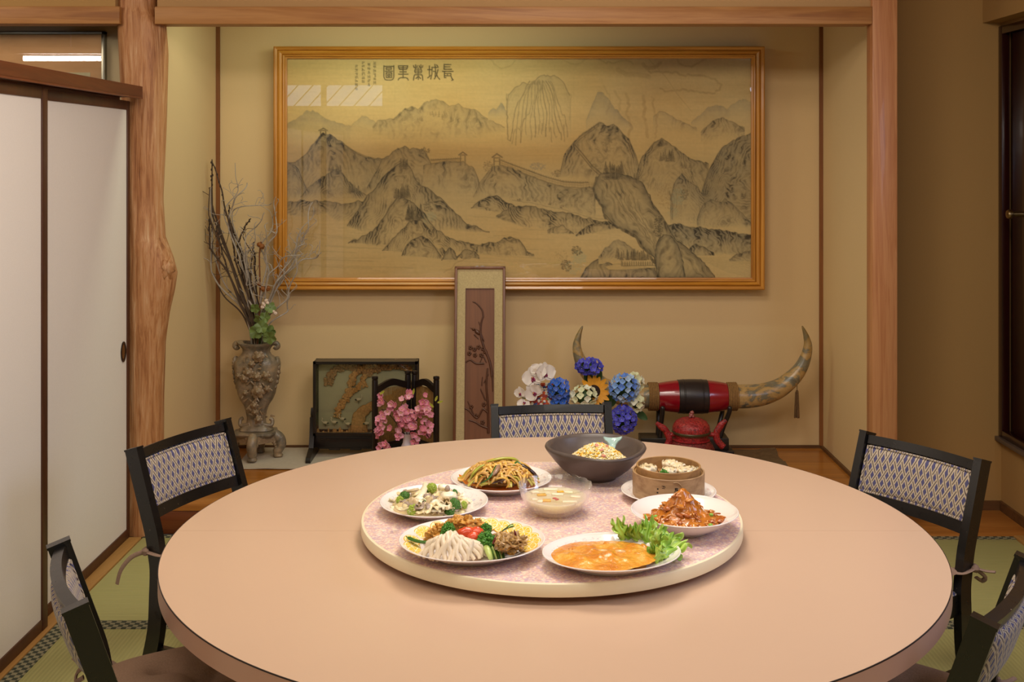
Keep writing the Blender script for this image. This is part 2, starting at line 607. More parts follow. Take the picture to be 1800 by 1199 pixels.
TF = 0.126                                   # alcove floor height
YB = 5.41                                    # alcove back wall
XA0, XA1 = -1.46, 1.461                      # alcove side walls
YF = 4.54                                    # alcove front edge
# floor base and tatami mats
fl = sbox('floor', (-4.2, -2.2, -0.12), (2.3, 5.6, -0.045), M_base, 'floor under the tatami mats')
def mat_(x0, x1, y0, y1, m, hemsides):
    b = MB(); b.rbox((x0, y0, -0.045), (x1, y1, 0.0), 0.004)
    o = b.build('tatami_mat', m, fl); o.location = -fl.location
    for (a0, b0, a1, b1) in hemsides:
        h = MB(); h.rbox((a0, b0, -0.002), (a1, b1, 0.0018), 0.0008, 1)
        h.build('hem', M_hem, o)
    return o
HW = 0.033
Y1 = 3.665
mat_(-1.513, 0.23, Y1 + 0.002, 4.535, M_tat_h, [(-1.513, Y1 + 0.002, 0.23, Y1 + HW), (-1.513, 4.535 - HW, 0.23, 4.535)])
mat_(0.234, 1.985, Y1 + 0.002, 4.515, M_tat_h, [(0.234, Y1 + 0.002, 1.985, Y1 + HW), (0.234, 4.515 - HW, 1.985, 4.515)])
for i in range(4):
    x0 = -1.513 + i * 0.8745; x1 = x0 + 0.872
    mat_(x0, x1, 1.90, Y1 - 0.002, M_tat_v, [(x0, 1.90, x0 + HW + 0.02, Y1 - 0.002), (x1 - HW, 1.90, x1, Y1 - 0.002)])
    mat_(x0, x1, 0.13, 1.896, M_tat_v, [(x0, 0.13, x0 + HW, 1.896), (x1 - HW, 0.13, x1, 1.896)])
mat_(-1.513, 1.985, -2.0, 0.126, M_tat_h, [])
# far hem where the two cross hems meet the near mats
h = MB(); h.rbox((-1.513, Y1 - HW, -0.001), (1.985, Y1 - 0.002, 0.0022), 0.0008, 1); h.build('hem', M_hem, fl).location = -fl.location

# right side boards
sbox('trim_1', (1.49, 4.517, -0.045), (2.08, 4.86, 0.006), M_step, 'wooden floor board in the corner right of the alcove', 0.002)
sbox('trim_2', (1.987, -2.0, -0.045), (2.08, 4.515, 0.006), M_sill, 'wooden border board along the right wall', 0.002)

# walls
sbox('wall_back', (-1.56, YB, -0.05), (1.56, YB + 0.1, 2.7), M_wall, 'sand-coloured back wall of the alcove')
sbox('wall_alcove_left', (XA0 - 0.10, 4.60, 0), (XA0, YB, 2.7), M_wall, 'sand-coloured left side wall of the alcove')
sbox('wall_alcove_right', (XA1, 4.575, 0), (XA1 + 0.06, YB, 2.7), M_wall, 'sand-coloured right side wall of the alcove')
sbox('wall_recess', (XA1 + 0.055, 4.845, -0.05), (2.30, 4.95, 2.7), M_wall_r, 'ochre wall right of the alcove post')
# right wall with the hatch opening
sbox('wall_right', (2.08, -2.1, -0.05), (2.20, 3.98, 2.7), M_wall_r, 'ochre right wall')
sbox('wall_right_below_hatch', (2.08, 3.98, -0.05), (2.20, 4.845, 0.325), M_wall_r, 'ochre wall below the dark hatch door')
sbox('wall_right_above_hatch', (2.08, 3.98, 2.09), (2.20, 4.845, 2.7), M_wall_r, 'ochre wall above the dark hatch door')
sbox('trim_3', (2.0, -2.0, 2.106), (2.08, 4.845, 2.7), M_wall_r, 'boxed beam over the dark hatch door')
# far-left room beyond the sliding doors
sbox('wall_left_back', (-4.2, 4.72, -0.05), (-1.56, 4.82, 2.7), M_wall_l, 'cream wall left of the log pillar')
sbox('wall_left', (-4.3, -2.1, -0.05), (-4.2, 4.82, 2.7), M_wall_l, 'cream wall of the next room')
sbox('ceiling', (-4.3, -2.2, 2.62), (2.3, 5.6, 2.70), M_ceil, 'board ceiling')
# rear wall (behind the viewer) with a window and a transom
sbox('wall_rear', (-4.3, -2.1, -0.05), (2.2, -2.0, 2.10), M_wall_l, 'rear wall')
sbox('wall_rear_top', (-4.3, -2.1, 2.34), (2.2, -2.0, 2.7), M_wall_l, 'rear wall above the transom')
sbox('wall_rear_mid', (-1.55, -2.1, 2.10), (2.2, -2.0, 2.34), M_wall_l, 'rear wall between transom and window')
w = MB()
for y in (1.53, 2.135, 2.74): w.box((2.05, y, 1.0), (2.079, y + 0.03, 2.10))
for z in (1.0, 2.07): w.box((2.05, 1.53, z), (2.079, 2.77, z + 0.03))
struct(w.build('window_1', M_kamoi), 'side window near the viewer')
w = MB()
for i in range(8):
    x = -2.9 + i * 0.17
    w.bar([(x, -2.05, 2.10), (x + 0.22, -2.05, 2.34)], 0.012, 0.012, up=(0, 1, 0))
w.box((-2.25, -2.07, 2.10), (-2.19, -2.03, 2.34))
struct(w.build('window_2', M_kamoi), 'latticed transom window behind the viewer')

# upper walls above the lintel
ZL0, ZL1 = 2.061, 2.131
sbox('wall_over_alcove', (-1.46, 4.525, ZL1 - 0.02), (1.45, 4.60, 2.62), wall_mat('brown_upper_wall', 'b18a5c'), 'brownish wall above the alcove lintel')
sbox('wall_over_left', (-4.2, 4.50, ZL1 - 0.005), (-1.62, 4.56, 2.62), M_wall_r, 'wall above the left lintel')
sbox('trim_4', (-1.463, 4.50, ZL0), (1.415, 4.60, ZL1), M_lintel, 'honey-coloured lintel beam across the alcove', 0.003)
sbox('trim_5', (-4.2, 4.49, ZL0), (-1.60, 4.58, ZL1), M_lintel, 'honey-coloured lintel beam left of the log pillar', 0.003)
# right post of the alcove
sbox('trim_6', (1.416, 4.50, 0.0), (1.516, 4.578, 2.62), M_post, 'square reddish wooden post right of the alcove', 0.003)

# log pillar
def log_pillar():
    zs = np.linspace(0, 2.62, 110)
    Yc = 4.585
    def X(px): return (px - 913) * Yc / F
    rt = [(2.62, 276), (2.13, 276), (2.07, 291), (1.95, 295), (1.72, 292), (1.58, 290), (1.36, 286), (1.20, 290), (1.123, 303), (1.054, 311), (0.984, 306), (0.891, 297), (0.775, 290), (0.55, 287), (0.3, 287), (0, 289)][::-1]
    lf = [(2.62, 204), (2.13, 207), (1.9, 212), (1.7, 216), (1.2, 218), (0.6, 222), (0, 224)][::-1]
    rx = np.interp(zs, [a for a, _ in rt], [X(b) for _, b in rt])
    lx = np.interp(zs, [a for a, _ in lf], [X(b) for _, b in lf])
    n = 56; v = []; f = []
    for i, z in enumerate(zs):
        cx = (rx[i] + lx[i]) / 2; rr = (rx[i] - lx[i]) / 2
        for j in range(n):
            a = 2 * PI * j / n
            d = Vector((math.cos(a), math.sin(a), 0))
            q = mnoise.noise(Vector((d.x * 3.2, d.y * 3.2, z * 1.5))) * 0.05 + mnoise.noise(Vector((d.x * 9, d.y * 9, z * 2.6))) * 0.045 + mnoise.noise(Vector((d.x * 16, d.y * 16, z * 9))) * 0.02
            side = abs(d.x)
            k = 1 + q * (1.25 - side)
            ry = 0.088 if d.y < 0 else 0.088
            v.append((cx + d.x * rr * k, Yc + d.y * min(rr, ry) * k, z))
    for i in range(len(zs) - 1):
        for j in range(n):
            k = (j + 1) % n
            f.append((i * n + j, i * n + k, (i + 1) * n + k, (i + 1) * n + j))
    b = MB(); b.add(v, f)
    o = b.build('log_pillar', M_log, angle=80)
    struct(o, 'natural peeled log pillar with a knot, left of the alcove')
    knot = MB()
    kx = X(303)
    knot.blob((0, 0, 0), (0.03, 0.035, 0.045), 20, 14, 0.5, 10, 3)
    k_ = knot.build('knot', M_log, o, loc=(kx - 0.012, 4.55, 1.075), angle=80)
log_pillar()

# alcove step and floor boards
km = MB(); km.rbox((-1.47, 4.545, 0.0), (1.42, 4.66, 0.094), 0.003)
struct(km.build('trim_7', M_kamachi), 'dark streaked step beam under the alcove')
km = MB(); km.rbox((-1.47, 4.543, 0.094), (1.42, 4.665, TF), 0.003)
struct(km.build('trim_8', M_step), 'lighter front edge board of the alcove floor')
km = MB(); km.box((XA0, 4.665, 0.05), (XA1, YB, TF - 0.001))
struct(km.build('alcove_floor', M_tokof), 'glossy grained board floor of the alcove')
# baseboards and corner strips in the alcove
sbox('baseboard_back', (XA0, YB - 0.008, TF - 0.001), (XA1, YB, TF + 0.013), M_base, 'thin brown strip at the foot of the alcove back wall')
sbox('baseboard_alcove_right', (XA1 - 0.012, 4.60, TF - 0.001), (XA1, YB - 0.008, TF + 0.013), M_base, 'thin brown strip at the foot of the alcove side wall')
sbox('baseboard_alcove_left', (XA0, 4.67, TF - 0.001), (XA0 + 0.010, YB - 0.008, TF + 0.013), M_base, 'thin brown strip at the left foot of the alcove')
sbox('trim_9', (XA0, YB - 0.013, TF + 0.013), (XA0 + 0.018, YB, 2.62), M_thin, 'dark corner strip at the left of the alcove')
sbox('trim_10', (XA1 - 0.017, YB - 0.013, TF + 0.013), (XA1, YB, 2.62), M_thin, 'dark corner strip at the right of the alcove')
sbox('baseboard_recess', (1.516, 4.832, 0.006), (2.08, 4.845, 0.045), M_base, 'low baseboard on the recess wall')
sbox('baseboard_right', (2.067, -2.0, 0.006), (2.08, 4.832, 0.045), M_base, 'low baseboard on the right wall')

# left: sill, sliding paper doors, head rail
sbox('trim_11', (-1.60, -1.5, -0.045), (-1.515, 4.50, 0.004), M_sill, 'light wooden sill strip under the sliding doors', 0.002)
b = MB()
b.rbox((-1.60, -1.5, 1.765), (-1.497, 4.462, 1.808), 0.002)
b.box((-1.60, -1.5, 1.745), (-1.588, 4.462, 1.765)); b.box((-1.510, -1.5, 1.758), (-1.497, 4.462, 1.765))
struct(b.build('trim_12', M_kamoi), 'dark reddish head rail over the sliding doors')
def fusuma(name, y0, y1, x, label, handle_y, z1=1.752, sl=0.022):
    z0 = 0.004
    b = MB()
    st = sl
    b.rbox((x - 0.014, y0, z0), (x + 0.014, y0 + st, z1), 0.002)
    b.rbox((x - 0.014, y1 - st, z0), (x + 0.014, y1, z1), 0.002)
    b.rbox((x - 0.013, y0 + st, z0), (x + 0.013, y1 - st, z0 + 0.038), 0.002)
    b.rbox((x - 0.013, y0 + st, z1 - 0.036), (x + 0.013, y1 - st, z1), 0.002)
    fr = b.build(name, M_dframe); struct(fr, label)
    p = MB(); p.box((x - 0.008, y0 + st - 0.002, z0 + 0.036), (x + 0.008, y1 - st + 0.002, z1 - 0.034))
    p.build('paper_panel', M_fus, fr)
    if handle_y is not None:
        hz = 0.757
        R = Matrix.Translation((x + 0.008, handle_y, hz)) @ Matrix.Rotation(PI / 2, 4, 'Y')
        hb = MB()
        hb.lathe([(0.024, 0.0), (0.030, 0.001), (0.030, 0.004), (0.026, 0.005), (0.021, 0.002), (0.0, 0.0015)], 32, 1.35, 0.9, M=R)
        hh = hb.build('handle', plain('dark_bronze_handle', '3b2c22', 0.35, 0.6), fr)
        hb = MB(); hb.lathe([(0.0205, 0.0022), (0.0, 0.0035)], 24, 1.35, 0.9, M=R)
        hb.build('handle_cup', M_brass, hh)
    return fr
fusuma('door_1', 3.600, 4.500, -1.576, 'white paper sliding door next to the log pillar', 4.44)
fusuma('door_2', 2.735, 3.645, -1.545, 'white paper sliding door at the left edge', None, 1.752, 0.040)
fusuma('door_3', 1.80, 2.72, -1.576, 'sliding door nearer the viewer', None)
fusuma('door_4', 0.87, 1.80, -1.545, 'sliding door beside the viewer', None)
sbox('wall_left_near', (-1.60, -2.0, 0), (-1.52, 0.87, 1.765), M_wall_l, 'wall beside the viewer')

# dark hatch door in the right wall, against the corner
def hatch():
    M_hatch = wood('dark_red_varnish', [(0.3, '1d0806'), (0.6, '33100c'), (0.8, '180504')], 'z', 5, 60, 0.25, coat=0.3)
    z0, z1 = 0.325, 2.09; y0, y1 = 3.98, 4.842
    b = MB()
    b.rbox((2.066, y1 - 0.035, z0), (2.10, y1, z1), 0.002)
    b.rbox((2.066, y0, z0), (2.10, y0 + 0.035, z1), 0.002)
    b.rbox((2.066, y0 + .035, z0), (2.10, y1 - .035, z0 + 0.03), 0.002)
    b.rbox((2.066, y0 + .035, z1 - 0.035), (2.10, y1 - .035, z1), 0.002)
    fr = b.build('door_5', M_hatch); struct(fr, 'dark red door set high in the right wall')
    p = MB(); p.rbox((2.088, y0 + 0.036, z0 + 0.03), (2.118, y1 - 0.085, z1 - 0.036), 0.004)
    lf = p.build('leaf', M_hatch, fr)
    p = MB(); p.box((2.12, y0, z0), (2.16, y1, z1)); p.build('backing', M_hatch, fr)
    p = MB(); p.rbox((2.050, y0, z0 - 0.018), (2.10, y1, z0), 0.002); p.build('sill', plain('grey_brown_sill', '5c4c42', 0.4), fr)
    hy, hz = 4.68, EYE - (376 - 275) * 4.65 / F
    R = Matrix.Translation((2.090, hy - 0.06, hz)) @ Matrix.Rotation(-PI / 2, 4, 'Y')
    k = MB()
    k.lathe([(0.0, 0), (0.032, 0.0), (0.032, 0.004), (0.026, 0.008), (0.013, 0.010), (0.0115, 0.020), (0.0115, 0.060), (0.018, 0.064), (0.020, 0.074), (0.016, 0.082), (0.0, 0.084)], 36, M=R)
    k.build('knob', M_brass, lf)
hatch()

# ------------------------------------------------------------------ lamp fixtures and an added fill housing overhead (behind and above the view)
def lampbox(x, y, z, w, d):
    t = thing('lamp_or_fill_housing', 'square shallow ceiling lamp over the %s' % ('table' if y > 2 else 'front of the room, an added housing for fill light'), 'lamp', (x, y, z))
    b = MB(); b.rbox((-w / 2, -d / 2, 0.01), (w / 2, d / 2, 0.09), 0.006); b.build('housing', M_lintel, t)
lampbox(0.15, 3.0, 2.51, 0.66, 0.66)
lampbox(-0.1, 1.95, 2.53, 2.46, 0.4)  # housing added around the front fill light
# hanging fluorescent tube of the next room, mirrored in the small picture
t = thing('fluorescent_lamp', 'hanging fluorescent tube lamp in the next room', 'lamp', (-3.25, 1.25, 2.27))
em = NT('tube_light'); em.b.inputs['Emission Color'].default_value = (1, 0.97, 0.9, 1); em.b.inputs['Emission Strength'].default_value = 14
b = MB(); b.tube([(-0.34, 0, -0.03), (0.30, 0, -0.03)], 0.019, 16); b.build('tube', em.m, t)
b = MB(); b.rbox((-0.42, -0.05, 0.0), (0.38, 0.05, 0.05), 0.005); b.tube([(0, 0, 0.05), (0, 0, 0.35)], 0.006); b.build('housing', M_white, t)
area('next_room_light', (-2.7, 3.3, 2.55), (-2.4, 4.3, 0.6), 1.0, 1.0, 26, (1.0, 0.84, 0.66))
# ================================================================== TABLE, TURNTABLE, CHAIRS
TZ = 0.6495; TX = 0.0747; TY = 2.64; TR = 0.881
def table():
    t = thing('round_table', 'large round pink-beige laminate dining table', 'table', (TX, TY, 0))
    for s in (-1, 1):
        n = 120
        pts = [(TR - 0.0015) * Vector((math.cos(PI * i / n), math.sin(PI * i / n), 0)) for i in range(n + 1)]
        b = MB()
        th = 0.040
        g = 0.0004
        v = []
        for (zz) in (TZ - th, TZ):
            v += [Vector((p.x, s * (p.y + g), zz)) for p in pts]
        m = n + 1
        f = [tuple(range(m)), tuple(range(2 * m - 1, m - 1, -1))]
        for i in range(m): k = (i + 1) % m; f.append((i, k, m + k, m + i))
        b.add(v, f)
        b.build('table_leaf', M_top, t, smooth=False)
    b = MB(); b.lathe([(TR - 0.0012, TZ - 0.042), (TR, TZ - 0.041), (TR, TZ - 0.0018), (TR - 0.0012, TZ - 0.0016)], 240, closed=True)
    b.build('edge_band', M_edge, t)
    b = MB(); b.lathe([(TR - 0.002, TZ - 0.003), (TR + 0.0004, TZ - 0.0024), (TR + 0.0003, TZ - 0.0002), (TR - 0.0008, TZ + 0.0002), (TR - 0.002, TZ - 0.0004)], 240, closed=True)
    b.build('edge_seam', M_dark, t)
    b = MB(); b.lathe([(0.30, 0), (0.31, 0.02), (0.12, 0.05), (0.07, 0.10), (0.07, TZ - 0.12), (0.28, TZ - 0.05), (0.28, TZ - 0.041)], 48)
    b.build('pedestal', M_black, t)
table()

LZ = 0.692; LR = 0.443
t = thing('lazy_susan', 'round turntable with pink speckled top and cream edge on the table', 'turntable', (TX, TY, TZ))
b = MB(); b.lathe([(0.0, 0.0165), (LR - 0.006, 0.0165), (LR - 0.006, LZ - TZ), (0.0, LZ - TZ)], 200); b.build('board', M_speck, t)
b = MB(); b.lathe([(LR - 0.0062, 0.0155), (LR - 0.001, 0.0165), (LR, 0.019), (LR, 0.0395), (LR - 0.0012, 0.042), (LR - 0.0062, 0.0428)], 200, closed=True)
b.build('edge_band', M_cream_edge, t)
b = MB(); b.lathe([(0.19, 0.0), (0.19, 0.006), (0.17, 0.0165)], 64); b.build('swivel_base', M_steel, t)

# ---- chairs
def chair_mesh():
    H = {}
    def xb(x): return -0.019 * (1 - (x / 0.178) ** 2)        # backward bow of the back
    def lean(z):                                            # post centre line
        return float(np.interp(z, [0, 0.20, 0.36, 0.46, 0.70], [-0.238, -0.190, -0.180, -0.196, -0.275]))
    for s, k in ((-1, 'postL'), (1, 'postR')):
        b = MB()
        zs = [0, 0.10, 0.20, 0.30, 0.37, 0.42, 0.47, 0.55, 0.63, 0.700]
        b.bar(spline([(s * 0.190, lean(z), z) for z in zs], 3), 0.024, 0.046, up=(0, 1, 0))
        b.bar([(s * 0.190, -0.274, 0.697), (s * 0.190, -0.2755, 0.702)], 0.026, 0.049, up=(0, 1, 0))
        H[k] = b.mesh('post', M_black, angle=30)
    def rail(z0, z1, th):
        b = MB(); n = 16
        path = [(-0.178 + 0.356 * i / n, lean((z0 + z1) / 2) + xb(-0.178 + 0.356 * i / n), (z0 + z1) / 2) for i in range(n + 1)]
        b.bar(path, th, z1 - z0, up=(0, -0.33, 1))
        return b.mesh('rail', M_black, angle=30)
    H['top'] = rail(0.668, 0.694, 0.023)
    H['low'] = rail(0.503, 0.535, 0.021)
    b = MB()
    def padface(sg):
        def fn(u, v):
            x = -0.174 + 0.348 * u; z = 0.538 + 0.128 * v
            e = max(0.0, 1 - abs(2 * u - 1) ** 6) * max(0.0, 1 - abs(2 * v - 1) ** 4)
            return Vector((x, lean(z) + xb(x) + sg * (0.006 + (0.012 if sg > 0 else 0.022) * math.sqrt(e)), z))
        return fn
    b.grid(padface(1), 34, 16); b.grid(padface(-1), 34, 16)
    H['pad'] = b.mesh('back_pad', M_fab, angle=80)
    b = MB()
    for sg in (1, -1):
        loop = []
        for i in range(34): x = -0.172 + 0.344 * i / 33; loop.append((x, lean(0.664) + xb(x) + sg * 0.010, 0.665))
        for i in range(1, 12): z = 0.665 - 0.124 * i / 11; loop.append((0.1725, lean(z) + sg * 0.010, z))
        for i in range(1, 34): x = 0.172 - 0.344 * i / 33; loop.append((x, lean(0.541) + xb(x) + sg * 0.010, 0.540))
        for i in range(1, 12): z = 0.541 + 0.124 * i / 11; loop.append((-0.1725, lean(z) + sg * 0.010, z))
        b.tube(loop, 0.0035, 6)
    H['pipe'] = b.mesh('piping', M_fab)
    for s, k in ((-1, 'legL'), (1, 'legR')):
        b = MB(); b.bar([(s * 0.182, 0.172, 0), (s * 0.182, 0.170, 0.2), (s * 0.182, 0.168, 0.355)], [0.026, 0.030, 0.034], [0.030, 0.034, 0.038], up=(0, 1, 0))
        H[k] = b.mesh('leg', M_black, angle=30)
    b = MB()
    b.rbox((-0.178, 0.160, 0.305), (0.178, 0.182, 0.357), 0.002)
    b.rbox((-0.178, -0.182, 0.305), (0.178, -0.160, 0.357), 0.002)
    for s in (-1, 1): b.rbox((s * 0.182 - 0.011, -0.165, 0.300), (s * 0.182 + 0.011, 0.165, 0.357), 0.002)
    for s in (-1, 1): b.bar([(s * 0.182, -0.19, 0.14), (s * 0.182, 0.165, 0.14)], 0.016, 0.026)
    H['frame'] = b.mesh('seat_frame', M_black, angle=30)
    b = MB()
    def st(u, v):
        x = -0.19 + 0.38 * u; y = -0.165 + 0.355 * v
        e = max(0.0, 1 - abs(2 * u - 1) ** 6) * max(0.0, 1 - abs(2 * v - 1) ** 6)
        return Vector((x, y, 0.357 + 0.03 * math.sqrt(e)))
    b.grid(st, 20, 20)
    b.box((-0.188, -0.163, 0.3575), (0.188, 0.188, 0.360))
    H['seat'] = b.mesh('seat', M_fab, angle=80)
    # tufted cushion
    b = MB()
    tufts = [(-0.085, -0.085), (0.085, -0.085), (-0.085, 0.085), (0.085, 0.085), (0, 0)]
    def top(sg):
        def fn(u, v):
            a = 2 * u - 1; c = 2 * v - 1
            x = 0.195 * a * (1 - 0.03 * c * c); y = 0.19 * c * (1 - 0.03 * a * a) + 0.008
            e = (max(0.0, 1 - abs(a) ** 4) * max(0.0, 1 - abs(c) ** 4)) ** 0.5
            d = min(math.hypot(x - p, y - q) for p, q in tufts)
            dent = math.exp(-(d / 0.016) ** 2) * 0.022 + math.exp(-(d / 0.045) ** 2) * 0.018
            # creases between tufts
            cr = 0
            for (p, q) in tufts[:4]:
                L = math.hypot(p, q); tt = max(0, min(1, (x * p + y * q) / (L * L))); dd = math.hypot(x - p * tt, y - q * tt)
                cr = max(cr, math.exp(-(dd / 0.013) ** 2) * 0.011)
            h = 0.034 * e - (dent + cr) * e
            return Vector((x, y, 0.413 + (h if sg > 0 else -0.022 * e)))
        return fn
    b.grid(top(1), 56, 56); b.grid(top(-1), 20, 20)
    H['cush'] = b.mesh('cushion', M_cush, angle=80)
    return H
CH = chair_mesh()
def tie_mesh(sx, seed, long_=True):
    random.seed(seed)
    b = MB()
    x = sx * 0.19; y = -0.193
    # band round the post
    lp = [(x - sx * 0.016, y + 0.05, 0.412), (x - sx * 0.018, y, 0.420), (x - sx * 0.016, y - 0.028, 0.424), (x, y - 0.032, 0.426), (x + sx * 0.017, y - 0.026, 0.424), (x + sx * 0.018, y, 0.420), (x + sx * 0.012, y + 0.028, 0.416), (x - sx * 0.016, y + 0.034, 0.412)]
    b.tube(spline(lp, 4), 0.0075, 8, 0.35, up=(0.1, 0.1, 1))
    b.blob((x + sx * 0.02, y - 0.018, 0.422), (0.010, 0.011, 0.010), 10, 8, 0.3, 9, seed)
    if long_:
        b.tube(spline([(x + sx * 0.020, y - 0.020, 0.423), (x + sx * 0.040, y - 0.050, 0.410), (x + sx * 0.055, y - 0.075, 0.375), (x + sx * 0.060, y - 0.085, 0.335)], 4), 0.0065, 8, 0.45, up=(1, 0, 0))
    else:
        b.tube(spline([(x + sx * 0.018, y - 0.020, 0.423), (x + sx * 0.040, y - 0.035, 0.418), (x + sx * 0.062, y - 0.045, 0.420)], 4), 0.0065, 8, 0.5, up=(0, 0, 1))
        b.tube(spline([(x + sx * 0.018, y - 0.022, 0.420), (x + sx * 0.035, y - 0.040, 0.400), (x + sx * 0.022, y - 0.045, 0.385), (x + sx * 0.014, y - 0.030, 0.395)], 4), 0.0065, 8, 0.5, up=(0, 1, 0))
    return b.mesh('tie', M_tie)
def place_chair(x, y, fx, fy, label, clabel, ties):
    rz = math.atan2(fy, fx) - PI / 2
    t = thing('dining_chair', label, 'chair', (x, y, 0), rz, 'black chairs with blue lattice fabric around the table')
    for k, nm in (('postL', 'post'), ('postR', 'post'), ('top', 'top_rail'), ('low', 'lower_rail'), ('pad', 'back_pad'), ('pipe', 'piping'), ('legL', 'leg'), ('legR', 'leg'), ('frame', 'seat_frame'), ('seat', 'seat')):
        put(nm, CH[k], t)
    c = thing('seat_cushion', clabel, 'cushion', (x, y, 0), rz, 'tufted brown cushions tied on the chairs')
    put('pad', CH['cush'], c)
    for sx, sd, lg in ties: put('tie', tie_mesh(sx, sd, lg), c)
place_chair(-0.766, 3.243, .904, -.427, 'black chair with lattice fabric back, behind the table at left, beside the log pillar', 'cushion of the far left chair, one tie hanging loose', [(1, 1, True), (-1, 2, False)])
place_chair(0.932, 3.068, -.82, -.57, 'black chair with worn edges behind the table at right, below the square post', 'cushion of the far right chair, knotted tie sticking out', [(1, 3, False), (-1, 4, False)])
place_chair(0.129, 3.49, .087, -.996, 'black chair straight behind the table, in front of the flowers', 'cushion of the chair straight behind the table', [(1, 5, False), (-1, 6, False)])
place_chair(-0.659, 2.363, .894, .447, 'black chair nearest at the left edge, seen from above its curved back', 'brown tufted cushion on the nearest left chair', [(-1, 8, False)])
place_chair(0.7145, 2.317, -.82, .57, 'black chair nearest at the right edge, bluish light on its curved rail', 'grey-brown tufted cushion on the nearest right chair', [(1, 9, False)])
# ================================================================== THINGS IN THE ALCOVE
# white cloth spread on the alcove floor at left, brown cloth under the horn stand
def cloth(name, x0, x1, y0, y1, z, amp, mat, label, seed, th=0.003, nx=60, ny=40):
    def fn(u, v):
        x = x0 + (x1 - x0) * u; y = y0 + (y1 - y0) * v
        w = mnoise.noise(Vector((x * 5, y * 7, seed))) * amp + mnoise.noise(Vector((x * 16, y * 19, seed))) * amp * 0.45
        ex = mnoise.noise(Vector((x * 3, y * 3, seed + 9))) * 0.02
        return Vector((x + ex * (0.4 + abs(2 * v - 1)), y + ex * (0.3 + abs(2 * u - 1)) * 0.8, z + th / 2 + max(0, w + amp * 0.25)))
    b = MB(); b.slab(fn, th, nx, ny)
    return tag(b.build(name, mat, angle=80), label, 'cloth')
M_wcloth = plain('off_white_cloth', 'b9ab98', 0.9, var=0.06, scale=60, bump=0.3)
M_bcloth = plain('olive_brown_cloth', '6f5636', 0.8, var=0.3, scale=45, bump=0.4)
cloth('alcove_cloth', -1.285, -0.30, 5.03, 5.385, TF + 0.001, 0.004, M_wcloth, 'off-white cloth spread under the carved vase and the display case', 3)

